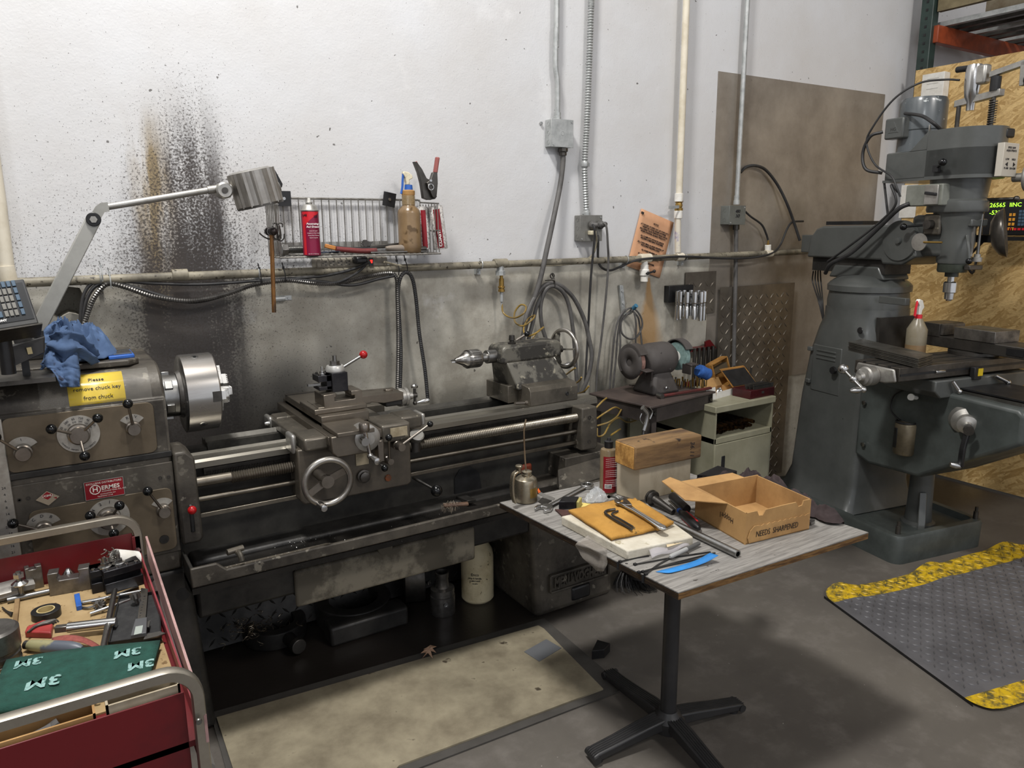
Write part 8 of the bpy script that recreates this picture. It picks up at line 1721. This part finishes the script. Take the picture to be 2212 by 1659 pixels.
# ram
rm = X(); rm.prism([(.18, .95, 1.475), (.18, .93, 1.59), (.18, .89, 1.635), (.18, .84, 1.65), (.18, .36, 1.655), (.18, .26, 1.60), (.18, .22, 1.50), (.18, .30, 1.455), (.18, .42, 1.455), (.18, .43, 1.475)], (.24, 0, 0)); rmo = rm.build('ram', m_mill, ml, bev=.015, bseg=3)
X().bb(.21, .39, .42, .93, 1.40, 1.48).build('ram_ways', m_lathe_dark, rmo); X().prism([(.205, .42, 1.37), (.205, .80, 1.37), (.205, .76, 1.44), (.205, .46, 1.44)], (.19, 0, 0)).build('turret_saddle', m_mill, rmo, bev=.01)
q = ML(1940, 520, 0, .165); X().rev((.185, q.y, q.z), (-1, 0, 0), [(0, -.01), (.10, -.01), (.10, .012), (.098, .015), (0, .015)], 40).build('knuckle_disc', m_mill, rmo); X().rev((.168, q.y, q.z), (-1, 0, 0), [(0, 0), (.018, 0), (.015, .01), (0, .012)], 20).build('knuckle_bolt', m_mill, rmo)
X().bb(.22, .34, .60, .86, 1.655, 1.675).build('tool_tray', m_black, rmo); X().bb(.20, .40, .93, 1.02, 1.50, 1.60).build('rear_plug_box', m_mill, rmo, bev=.004)
# head
hd = X().rev((.30, .11, 1.47), (0, 0, 1), [(0, 0), (.070, 0), (.074, .01), (.078, .06), (.085, .10), (.082, .16), (.10, .20), (.108, .25), (0, .25)], 40).build('head', m_mill, ml)
X().bb(.22, .38, .11, .30, 1.50, 1.70).build('head_mount', m_mill, hd, bev=.02); X().rev((.30, .12, 1.71), (0, 0, 1), [(0, 0), (.128, 0), (.132, .01), (.128, .05), (.118, .06), (.128, .155), (0, .155)], 44).build('gear_case', m_mill, hd)
X().rev((.30, .11, 1.405), (0, 0, 1), [(0, 0), (.03, 0), (.03, .02), (.062, .022), (.066, .03), (.066, .075), (0, .075)], 36).build('quill_collar', mat('olive_collar', '3c4138', '2d312b', 9, r=.4), hd)
dcm = X().rev((.30, .11, 1.288), (0, 0, 1), [(0, 0), (.012, 0), (.014, .006), (.021, .008), (.022, .038), (.031, .042), (.031, .088), (.026, .094), (.016, .096), (.016, .125), (0, .125)], 32).build('drill_chuck', m_bright, ml)
# belt housing
R_ = .145; cu, cv = .30, .085; zb, zt = 1.868, 2.085
def outline(z, r=R_): return [V((cu - r * math.cos(math.radians(t)), cv - r * math.sin(math.radians(t)), z)) for t in range(0, 181, 15)]
m = X(); f_ = outline(zb) + [V((cu + R_, .43, zb)), V((cu - R_, .43, zb))]; m.prism(f_, (0, 0, .135)); hs_ = m.build('belt_housing', m_mill, ml, bev=.008, sm=50)
m = X(); m.prism(outline(zb) + [V((cu + R_, .20, zb)), V((cu - R_, .20, zb))], (0, 0, zt - zb)); m.hexa([(cu - R_, .20, 2.0), (cu - R_, .20, zt), (cu + R_, .20, 2.0), (cu + R_, .20, zt), (cu - R_, .30, 2.0), (cu - R_, .29, 2.003), (cu + R_, .30, 2.0), (cu + R_, .29, 2.003)]); m.build('front_cover', m_mill, hs_, bev=.008, sm=50)
X().prism(outline(zb - .008, .149) + [V((cu + .149, .435, zb - .008)), V((cu - .149, .435, zb - .008))], (0, 0, .012)).build('housing_flange', m_mill, hs_)
q = ML(2138, 291, 1, -.05); X().box((.36, -.048, 2.055), (.06, .02, .042)).build('belt_window', m_black, hs_, bev=.008)
F = MF @ frame(V((.33, -.075, 1.935)), (1, .15, 0), (0, 0, 1)); MB(F).box((0, 0, 0), (.125, .145, .03)).build('speed_plate', mat('speed_plate_cream', 'b9b3a7', r=.4), hs_, bev=.002); F2 = F @ Matrix.Translation((0, 0, .0155))
text('SPEED JAW\nADJUSTMENTS', F2 @ Matrix.Translation((0, .045, 0)), .013, m_ink, hs_); text('LOW      HIGH\n\n\n75-500   550-4200', F2 @ Matrix.Translation((0, -.018, 0)), .013, m_ink, hs_); MB(F2).prism([(-.04, -.02, 0), (-.02, -.01, 0), (-.02, -.03, 0)], (0, 0, .0008)).build('arrow_mark', m_ink, hs_); MB(F2).prism([(.045, -.02, 0), (.025, -.01, 0), (.025, -.03, 0)], (0, 0, .0008)).build('arrow_mark', m_ink, hs_)
X().tor((.42, -.12, 1.86), (.3, -1, 0), .055, .010, 36, 10).build('speed_handwheel', m_alu, hs_); X().cyl((.41, -.06, 1.86), (.42, -.135, 1.86), .02, n=18).build('handwheel_hub', m_alu, hs_)
q = ML(2025, 362, 0, .15); g = X().box((.148, q.y, q.z - .005), (.025, .03, .03)).build('speed_shift', m_black, hs_); X().knob((.14, q.y - .01, q.z), (.10, q.y - .065, q.z + .018), .005, .018).build('shift_lever', m_ball, g)
# motor
mo = X().rev((.30, .362, 1.985), (0, 0, 1), [(0, 0), (.118, 0), (.118, .02), (.106, .025), (.104, .12), (.108, .125), (.108, .255), (.10, .275), (0, .278)], 44).build('motor', mat('blue_grey_motor_paint', '565b5e', '484d50', 3, r=.3, sp='b9bdbd', ss=40, st=.34, coat=.3), ml)
X().box((.185, .40, 2.12), (.06, .11, .10)).build('terminal_box', m_mill, mo, bev=.008); F = MF @ frame(V((.1545, .40, 2.12)), (0, -1, 0), (0, 0, 1)); MB(F).prism([(-.03, -.02, 0), (.03, -.02, 0), (0, .03, 0)], (0, 0, .002)).build('maker_triangle', m_mill, mo); text('HG', F @ Matrix.Translation((0, -.006, .002)), .022, m_lathe_dark, mo)
X().box((.24, .265, 2.10), (.05, .004, .045), (0, 0, .55)).build('rating_plate', m_alu, mo)
# power drawbar
MB(MF).rev((.30, .11, 2.085), (0, 0, 1), [(0, 0), (.085, 0), (.085, .008), (0, .01)], 36).build('drawbar_flange', m_brass, ml)
db_ = X(); db_.bb(.27, .33, .06, .10, 2.20, 2.222)
aw_ = thing('power_drawbar', MF @ V((.30, .11, 2.095)), 'silver air wrench on a spring-loaded bracket on top of the milling head', 'air tool', F=MF)
X().rev((.30, .11, 2.17), (0, 0, 1), [(0, 0), (.018, 0), (.019, .04), (.030, .06), (.036, .11), (.036, .18), (.03, .20), (0, .20)], 28).build('wrench_body', m_bright, aw_)
X().box((.30, .065, 2.32), (.045, .05, .085)).build('motor_head', m_alu, aw_, bev=.01); X().cyl((.30, .13, 2.36), (.30, .20, 2.365), .014, n=14).build('air_fitting', m_black, aw_)
X().prism([(.29, .19, 2.195), (.29, -.03, 2.215), (.29, -.03, 2.245), (.29, .19, 2.225)], (.035, 0, 0)).build('bracket_bar', m_alu, aw_, bev=.002); X().cyl((.30, .17, 2.09), (.30, .17, 2.20), .010, n=12).build('post', m_darksteel, aw_); X().cyl((.30, .0, 2.09), (.30, .0, 2.33), .009, n=12).build('spring_post', m_darksteel, aw_)
m = X(); hx_ = [(.30 + .016 * math.cos(t * .9), .0 + .016 * math.sin(t * .9), 2.095 + t * .00145) for t in range(75)]; m.tube(hx_, .0028, 1, 6); m.build('spring', m_darksteel, aw_); X().cyl((.30, .0, 2.24), (.30, .0, 2.30), .022, n=20).build('spring_cap', m_black, aw_)
X().prism([(.29, .03, 2.30), (.29, -.14, 2.325), (.29, -.14, 2.35), (.29, .03, 2.325)], (.028, 0, 0)).build('lever_arm', m_alu, aw_, bev=.002); X().prism([(.29, -.11, 2.34), (.29, -.145, 2.345), (.29, -.135, 2.24), (.29, -.115, 2.24)], (.028, 0, 0)).build('lever_drop', m_alu, aw_, bev=.002); X().sph((.30, -.165, 2.26), .034, 22).build('ball_grip', m_ball, aw_)
# switch box, feed boxes, quill lever and stops on the head
sb_ = X().box((.17, .18, 1.79), (.06, .20, .10)).build('switch_box', mat('grey_switch_box', '7d7f77', '6a6c64', 8, r=.4), ml, bev=.006); X().box((.134, .13, 1.79), (.012, .07, .09)).build('switch_face', m_alu, sb_, bev=.002); X().box((.12, .125, 1.795), (.014, .06, .014), (.15, 0, 0)).build('rotary_handle', m_black, sb_, bev=.003)
q = ML(2013, 485, 0, .2); g = X().box((.205, q.y, q.z), (.02, .09, .10)).build('feed_box', m_sad, hd, bev=.008); X().knob((.19, q.y, q.z), (.12, q.y + .09, q.z - .01), .006, .017).build('feed_lever', m_ball, g); X().cyl((.20, q.y, q.z), (.165, q.y, q.z), .022, n=18).build('feed_hub', m_darksteel, g)
q = ML(1977, 523, 0, .13); X().rev((.16, q.y, q.z), (-1, 0, 0), [(0, 0), (.042, 0), (.042, .006), (0, .008)], 30).build('round_plate', m_alu, hd); X().cyl((.15, q.y - .03, q.z - .0), (.16, q.y - .12, q.z), .005, n=10).build('clamp_rod', m_brass, hd)
q = ML(2055, 520, 1, .0); X().box((.30, .025, q.z + .03), (.012, .012, .21)).build('depth_scale', m_alu, hd); X().cyl((.335, .015, q.z - .09), (.335, .015, q.z + .12), .007, n=12).build('stop_screw', m_steel, hd); X().box((.32, .03, 1.66), (.11, .04, .035)).build('stop_block', m_mill, hd, bev=.006); X().box((.33, .025, 1.452), (.09, .03, .022)).build('lower_stop', m_darksteel, hd, bev=.003); X().rev((.335, .015, 1.48), (0, 0, 1), [(0, 0), (.022, 0), (.022, .02), (.014, .022), (.014, .035), (0, .035)], 20).build('stop_nut', m_alu, hd)
X().tube([(.27, .03, 1.60), (.245, .0, 1.56), (.25, -.01, 1.49)], .007, 4, 10).build('quill_lever', m_mill, hd); X().sph((.25, -.01, 1.485), .015, 14).build('lever_ball', m_ball, hd)
X().knob((.36, .02, 1.765), (.39, -.10, 1.765), .008, .014).build('brake_lever', m_darksteel, hd); X().rev((.40, .04, 1.60), (.5, -.8, .15), [(0, .02), (.06, .03), (.10, .055), (.115, .085)], 36).build('quill_guard_dish', mat('dark_dish', '59554f', '46423d', 6, r=.3, m=.6), hd, solid=.002)
X().box((.42, .06, 1.585), (.03, .20, .035)).build('scale_bar', m_black, hd)
# knee, saddle, table
kn_ = X().prism([(.08, .395, .455), (.08, .395, .90), (.08, -.44, .885), (.08, -.47, .86), (.08, -.47, .735), (.08, -.40, .69), (.08, .0, .445), (.08, .30, .425)], (.42, 0, 0)).build('knee', mat('knee_paint', '4a4f4d', '373b39', 4, .4, .64, .32, .45, sp='5a3832', ss=6, st=.30), ml, bev=.02, bseg=3)
X().bb(.13, .45, -.42, .39, .885, .90).build('knee_ways', m_bed, kn_)
X().prism([(-.02, -.12, .905), (.02, -.12, .87), (.56, -.12, .87), (.62, -.12, .905), (.62, -.12, .955), (-.02, -.12, .955)], (0, .30, 0)).build('saddle', m_mill, ml, bev=.006)
tbm = X(); tbm.bb(-.23, 1.02, -.10, .15, .965, 1.028); tbl = tbm.build('work_table', mat('worn_table_iron', '68635c', '45413c', 6, .38, .66, .3, .45, m=.75), ml, bev=.003)
for v in (-.045, .025, .095): X().bb(-.232, 1.02, v - .007, v + .007, 1.024, 1.0285).build('tee_slot', m_black, tbl)
X().bb(-.225, 1.02, -.103, -.099, .990, 1.0).build('stop_groove', m_black, tbl); X().box((.02, -.106, .995), (.06, .012, .014)).build('table_stop', m_bright, tbl, bev=.004)
e_ = X().prism([(-.235, .12, 1.022), (-.235, -.085, 1.022), (-.235, -.10, .965), (-.235, -.04, .95), (-.235, .06, .95), (-.235, .13, .985)], (-.014, 0, 0)).build('end_bracket', m_alu, ml, bev=.01)
c = V((-.25, .025, .975)); dl = X().rev(c, (-1, 0, 0), [(0, 0), (.045, 0), (.045, .045), (.038, .05), (.038, .062), (.022, .066), (.018, .085), (0, .085)], 36).build('table_dial', m_alu, e_)
ca_ = V((-.345, .025, .975)); p0, p1 = ML(1822, 797, 0, -.35), ML(1865, 842, 0, -.35)
X().cyl(p0, p1, .009, n=12).build('crank_arm', m_bright, dl); X().sph(p0, .024, 18).build('crank_ball', m_bright, dl); X().sph((p0 + p1) / 2, .018, 16).build('crank_centre', m_bright, dl); X().sph(p1, .015, 14).build('crank_end', m_bright, dl); X().rev(p1, (-1, .15, 0), [(0, 0), (.007, 0), (.008, .012), (.015, .03), (.012, .055), (.005, .07), (0, .07)], 18).build('crank_grip', m_bright, dl)
# elevating crank and cross-feed dial
q = ML(2092, 928, 0, .02); b_ = V((.085, q.y + .06, q.z + .012)); dd = (q - b_).normalized()
X().rev(b_ - dd * .04, dd, [(0, 0), (.07, 0), (.062, .03), (.042, .045), (.042, .075), (.030, .08), (.020, .085), (.020, .11), (0, .11)], 32).build('elevating_dial', m_alu, kn_)
g = X().rev(q, dd, [(0, 0), (.022, 0), (.022, .02), (0, .02)], 10).build('crank_hub', m_darksteel, kn_); e_ = ML(2075, 1008, 0, .0); X().sweep([q, q.lerp(e_, .5) + V((-.01, 0, 0)), e_], [(-.012, -.008), (.012, -.008), (.012, .008), (-.012, .008)], 3).build('crank_handle', m_black, g, bev=.003); X().rev(e_, (-.8, .5, .2), [(0, 0), (.009, 0), (.014, .02), (.011, .045), (0, .05)], 16).build('crank_grip', m_bright, g)
X().box((.29, -.482, .84), (.15, .02, .12)).build('crossfeed_bracket', m_alu, kn_, bev=.012); X().rev((.29, -.49, .84), (0, -1, 0), [(0, 0), (.045, 0), (.045, .03), (.036, .035), (.024, .06), (0, .06)], 32).build('crossfeed_dial', m_alu, kn_); X().sph((.25, -.565, .83), .024, 16).build('handle_ball', m_bright, kn_); X().cyl((.25, -.565, .83), (.40, -.58, .84), .010, n=12).build('handle_bar', m_bright, kn_)
X().bb(.14, .44, -.44, -.12, .905, .912).build('way_guard', m_black, kn_)
# lubricator, levers, sensor
q = ML(1951, 945, 0, .06); lu = X().rev((.075, q.y, q.z - .085), (0, 0, 1), [(0, 0), (.045, 0), (.052, .01), (.052, .15), (.046, .16), (0, .16)], 24).build('oil_pump', mat('tan_metal_cup', '7a705c', '5d5545', 6, r=.35, m=.4), kn_); X().box((.024, q.y + .015, q.z), (.006, .02, .10), (0, 0, .0)).build('sight_glass', m_black, lu, bev=.003); X().tor((.07, q.y, q.z + .078), (0, 0, 1), .045, .005, 24, 8).build('cover_band', m_black, lu)
X().tube([(.06, q.y + .03, q.z + .08), (.065, q.y + .09, q.z + .12), (.07, q.y + .08, q.z + .20), (.075, q.y, q.z + .25)], .004, 6, 8).build('oil_line', m_black, lu)
X().rev(ML(1970, 858, 0, .02), (-1, -.3, .2), [(0, -.05), (.010, -.05), (.010, 0), (.016, .002), (.016, .014), (0, .015)], 16).build('clamp_knob', m_white, kn_)
for u, v, u2, v2 in ((2058, 824, 2073, 846), (2150, 812, 2178, 826)): a, b = ML(u, v, 1, -.135), ML(u2, v2, 1, -.15); X().knob(a, b, .008, .012).build('saddle_lock', m_bright, ml)
q = ML(2108, 806, 1, -.12); X().box(q, (.05, .025, .06)).build('scale_sensor', m_black, ml, bev=.003); X().box(q + V((.012, -.014, .006)), (.03, .002, .035)).build('sensor_label', m_yellow, ml)
for u, v in ((1866, 960), (1868, 870)): q = ML(u, v, 0, .075); X().rev(q, (-1, 0, 0), [(0, -.02), (.006, -.02), (.006, 0), (.012, .002), (.012, .01), (0, .012)], 14).build('knee_lock', m_steel, ml)
# head cables
hc = thing('head_cable', MF @ V((.1, .5, 1.6)), 'black cables draping from the milling head switch box down behind the ram', 'cable')
def C3(P_, r, nm='cable', d=8): X().tube([ML(u, v, 0, w_) for u, v, w_ in P_], r, d, 10).build(nm, m_cable_dark, hc)
C3([(1965, 440, .14), (1940, 452, .12), (1900, 490, .12), (1840, 545, .10), (1795, 570, .09), (1783, 590, .12)], .011); C3([(1940, 415, .15), (1925, 400, .12), (1935, 440, .12), (1900, 480, .12), (1830, 535, .11), (1788, 565, .12)], .006)
C3([(2073, 173, .3), (2040, 172, .28), (1985, 180, .2), (1930, 215, .15), (1885, 275, .12), (1872, 310, .12), (1890, 355, .12), (1925, 380, .12), (1937, 405, .12), (1945, 425, .13)], .005); C3([(1907, 285, .15), (1880, 295, .12), (1864, 330, .12), (1870, 365, .12), (1905, 374, .15)], .008); C3([(1955, 245, .18), (1990, 250, .15), (2015, 265, .15), (2032, 280, .2)], .008); C3([(1910, 395, .2), (1914, 430, .16), (1918, 465, .16)], .006)
for k in range(4): C3([(1757 + k * 5, 585, .25), (1755 + k * 6, 605, .28), (1760 + k * 5, 625, .26), (1768 + k * 3, 650, .2), (1780, 700, .2)], .004)
# vise, parallels, bottle
vs_ = thing('milling_vise', MF @ V((.42, .05, 1.03)), 'dark machine vise on a swivel base bolted to the milling table', 'vise', F=MF); m_vi = mat('vise_iron', '55524e', '3a3835', 9, .4, .66, .32, .45, m=.75)
X().rev((.42, .04, 1.029), (0, 0, 1), [(0, 0), (.11, 0), (.11, .016), (.10, .02), (0, .02)], 40).build('swivel_base', m_vi, vs_); X().bb(.34, .50, -.30, .28, 1.05, 1.105).build('vise_bed', m_vi, vs_, bev=.004); X().bb(.335, .505, .17, .28, 1.10, 1.165).build('fixed_jaw', m_vi, vs_, bev=.002); X().bb(.335, .505, -.12, .09, 1.105, 1.16).build('moving_jaw', m_st, vs_, bev=.002); X().bb(.345, .495, .155, .172, 1.11, 1.162).build('jaw_plate', m_st, vs_); X().bb(.336, .34, -.26, -.18, 1.062, 1.094).build('bed_window', m_black, vs_)
X().rev((.42, -.30, 1.08), (0, -1, 0), [(0, 0), (.026, 0), (.026, .02), (.018, .022), (.018, .08), (0, .08)], 20).build('screw_end', m_steel, vs_); X().cyl((.42, -.37, 1.09), (.42, -.40, .93), .012, n=14).build('vise_handle', mat('worn_blue_steel', '3d4a62', '5d5853', 14, r=.4, m=.6), vs_)
for k in range(2): X().hexbolt((.37 + .1 * k, .15 - .0, 1.05), (0, 0, 1), .012, .018).build('clamp_nut', m_steel, vs_)
pq = [ML(1832, 757, 2, 1.032), ML(1983, 796, 2, 1.032), ML(2014, 786, 2, 1.032), ML(1862, 750, 2, 1.032)]
for k in range(6):
    o = X().prism([p + V((.0015 * (k % 2), .002 * (k % 3), .0 + k * .0075)) for p in pq], (0, 0, .006)).build('steel_plate', m_bed, bev=.0008); tag(o, 'flat steel plate in the stack overhanging the left end of the milling table', 'plate', 'stacked plates on the milling table')
sp2 = thing('spray_bottle', MF @ ML(1976, 765, 2, 1.03), 'clear ribbed spray bottle with a red trigger on the milling table', 'spray bottle'); c = MF @ V((.38, .40, 1.03)); c = MF @ ML(1976, 762, 2, 1.03)
MB().rev(c, (0, 0, 1), [(0, 0), (.044, 0), (.047, .005), (.047, .118), (.030, .15), (.018, .172), (0, .172)], 36).build('bottle', mat('cloudy_bottle', '8d8573', '7a705a', 5, r=.3, trans=.2), sp2); MB().rev(c, (0, 0, 1), [(0, .001), (.0474, .002), (.0474, .042), (0, .042)], 36).build('brown_liquid', m_amb, sp2)
MB().cyl(c + V((0, 0, .170)), c + V((0, 0, .190)), .017, n=20).build('red_collar', m_hr, sp2); MB().prism([c + V(p) for p in ((-.010, -.009, .19), (.010, -.009, .19), (.014, -.009, .21), (.03, -.009, .225), (.010, -.009, .26), (-.018, -.009, .268), (-.028, -.009, .255), (-.010, -.009, .235))], (0, .018, 0)).build('spray_head', m_white, sp2, bev=.003); MB().tube([c + V((-.022, 0, .258)), c + V((-.030, 0, .225)), c + V((-.034, 0, .185))], .006, 4, 8).build('red_trigger', m_hr, sp2)

# ================================================================= OSB partition, rack, readout
def osb():
    M, nt, P = newmat('oriented_strand_board'); n = N(nt); pos = n.node('ShaderNodeNewGeometry').outputs['Position']; cols = []
    def layer(sc, rot, seed):
        mp_ = n.node('ShaderNodeMapping'); mp_.vector_type = 'TEXTURE'; n.link(pos, mp_.inputs[0]); mp_.inputs['Rotation'].default_value = (rot, 0, 0); mp_.inputs['Location'].default_value = (seed, seed * 2, seed); mp_.inputs['Scale'].default_value = (1, .085 / sc, .015 / sc)
        v_ = n.node('ShaderNodeTexVoronoi'); v_.inputs['Scale'].default_value = 1; n.link(mp_.outputs[0], v_.inputs['Vector']); s_ = n.node('ShaderNodeSeparateColor'); n.link(v_.outputs['Color'], s_.inputs[0]); return s_.outputs[0], s_.outputs[1], v_.outputs['Distance']
    base, _, _ = layer(1, .4, 1); l2, g2, d2 = layer(.8, 1.3, 3); l3, g3, d3 = layer(1.2, 2.3, 6); l4, g4, d4 = layer(.9, -.5, 9)
    f = base
    for l_, g_ in ((l2, g2), (l3, g3), (l4, g4)):
        mx = n.node('ShaderNodeMix'); n.link(n.math('GREATER_THAN', g_, .55), mx.inputs[0]); n.link(f, mx.inputs[2]); n.link(l_, mx.inputs[3]); f = mx.outputs[0]
    col = n.mix(n.ramp(f, .05, .9), hx('a98851'), hx('d3b47b')); col = n.mix(n.math('MULTIPLY', n.ramp(n.noise(60, 3, .6, vec=pos, stretch=(1, 1, 4)), .45, .7), .35), col, hx('6b4b22'))
    n.link(col, P.inputs['Base Color']); P.inputs['Roughness'].default_value = .6; n.bump(f, .3, .002, P); return M
m_osb = osb()
o = MB().bb(4.97, 4.982, 1.70, 2.93, .012, 2.63).build('strand_board_panel', m_osb, sm=0); tag(o, 'tall oriented strand board partition standing behind the milling machine', 'panel')
o = MB().bb(4.97, 4.982, .45, 1.697, .012, 2.63).build('strand_board_panel', m_osb, sm=0); tag(o, 'strand board partition sheet at the far right beyond the frame edge', 'panel')
rk2 = thing('pallet_rack', (5.3, 2.9, 0), 'green and orange storage rack loaded with steel bars behind the strand board', 'rack')
q0 = AX(1998, 70, 5.03); m_gn = mat('rack_green', '2c3c37', '23302c', 8, r=.4); po = MB().bb(5.03, 5.10, q0.y - .04, q0.y + .04, 0, 4.2).build('upright_post', m_gn, rk2, bev=.004)
for k in range(16): MB().box((5.029, q0.y + .0, 2.6 + k * .05), (.003, .014, .016)).build('post_hole', m_black, po)
YR = q0.y - .05; zr = AY(2030, 75, YR).z; m_or = mat('rack_orange', '9a4523', '7d371c', 9, r=.45)
MB().bb(5.06, 7.5, YR - .02, YR + .03, zr - .055, zr + .05).build('orange_beam', m_or, rk2, bev=.004); MB().bb(5.06, 5.10, YR - .9, YR, zr + .13, zr + .23).build('timber_rail', mat('rack_timber', '7d7256', '655a42', 7, r=.7), rk2)
MB().bb(5.06, 7.5, YR - .92, YR - .87, zr - .055, zr + .05).build('orange_beam', m_or, rk2, bev=.004)
for k in range(14):
    o = MB().bb(5.15 + k * .13, 5.19 + k * .13, YR - 1.4, YR + .1, zr + .055, zr + .085).build('steel_bar', m_zinc if k % 3 == 0 else m_darksteel); tag(o, 'long steel bar lying on the orange rack beams', 'bar', 'steel bars on the rack')
ld = MB().bb(5.25, 5.62, YR - .55, YR - .2, zr + .09, zr + .20).build('cardboard_carton', m_card2); tag(ld, 'pale carton lying on the rack above the steel bars', 'box')
d2_ = thing('digital_readout', AX(2180, 520, 4.80), 'milling readout with green digits and a blue keypad by the strand board', 'readout')
TLq, TRq, BLq = AX(2128, 432, 4.80), AX(2260, 425, 4.80), AX(2120, 508, 4.80); F = frame(BLq, V((0, -1, 0)), V((0, 0, 1))); W2 = abs(TRq.y - TLq.y); H2 = TLq.z - BLq.z
MB(F).bb(0, W2, 0, H2, -.06, 0).build('housing', mat('readout_black', '1a1a1b', r=.25), d2_, bev=.004); m_gd = mat('green_digits', 'a8ff3a', emit=1.6)
for k, s_ in enumerate(('26565', '-5356', '    0')): text(s_, F @ Matrix.Translation((W2 * .22, H2 * (.84 - k * .21), .001)), H2 * .17, m_gd, d2_)
text('IINC', F @ Matrix.Translation((W2 * .52, H2 * .84, .001)), H2 * .16, m_gd, d2_)
for i in range(4):
    for j in range(5): MB(F).box((W2 * (.62 + i * .055), H2 * (.30 + j * .09), .002), (W2 * .045, H2 * .07, .003)).build('key', mk['b'], d2_)
for i in range(2):
    for j in range(4): MB(F).box((W2 * (.46 + i * .06), H2 * (.18 + j * .13), .002), (W2 * .04, H2 * .08, .003)).build('key', mk['o'], d2_)
for i in range(7): MB(F).box((W2 * (.28 + i * .07), H2 * .17, .002), (W2 * .05, H2 * .06, .003)).build('key', m_hr, d2_)
MB(F).bb(-.02, W2, -.03, -.01, -.10, .03).build('bracket', m_black, d2_); MB().tube([AX(2125, 520, 4.82), AX(2090, 560, 4.85), AX(2100, 590, 4.9), AX(2110, 560, 4.95)], .008, 6, 8).build('cord', m_black, d2_)
# papers on the board
p0 = AX(1948, 400, 4.962); p1 = AX(1976, 470, 4.962); o = MB().bb(4.962, 4.966, p1.y, p0.y, p1.z, p0.z).build('paper_sheet', m_paper, sm=0); tag(o, 'white paper sheet pinned on the strand board behind the milling head', 'paper')
p0 = AX(1993, 162, 4.90); p1 = AX(2035, 212, 4.90); o = MB().bb(4.90, 4.965, p1.y, p0.y, p1.z - .05, p0.z).build('label_carton', m_paper, bev=.002); tag(o, 'white printed carton fixed on the strand board above the mill motor', 'box')
for k in range(3): text('________', frame((4.8995, (p0.y + p1.y) / 2, p0.z - .025 - k * .03), (0, -1, 0), (0, 0, 1)), .018, m_ink, o, name='printed_line')
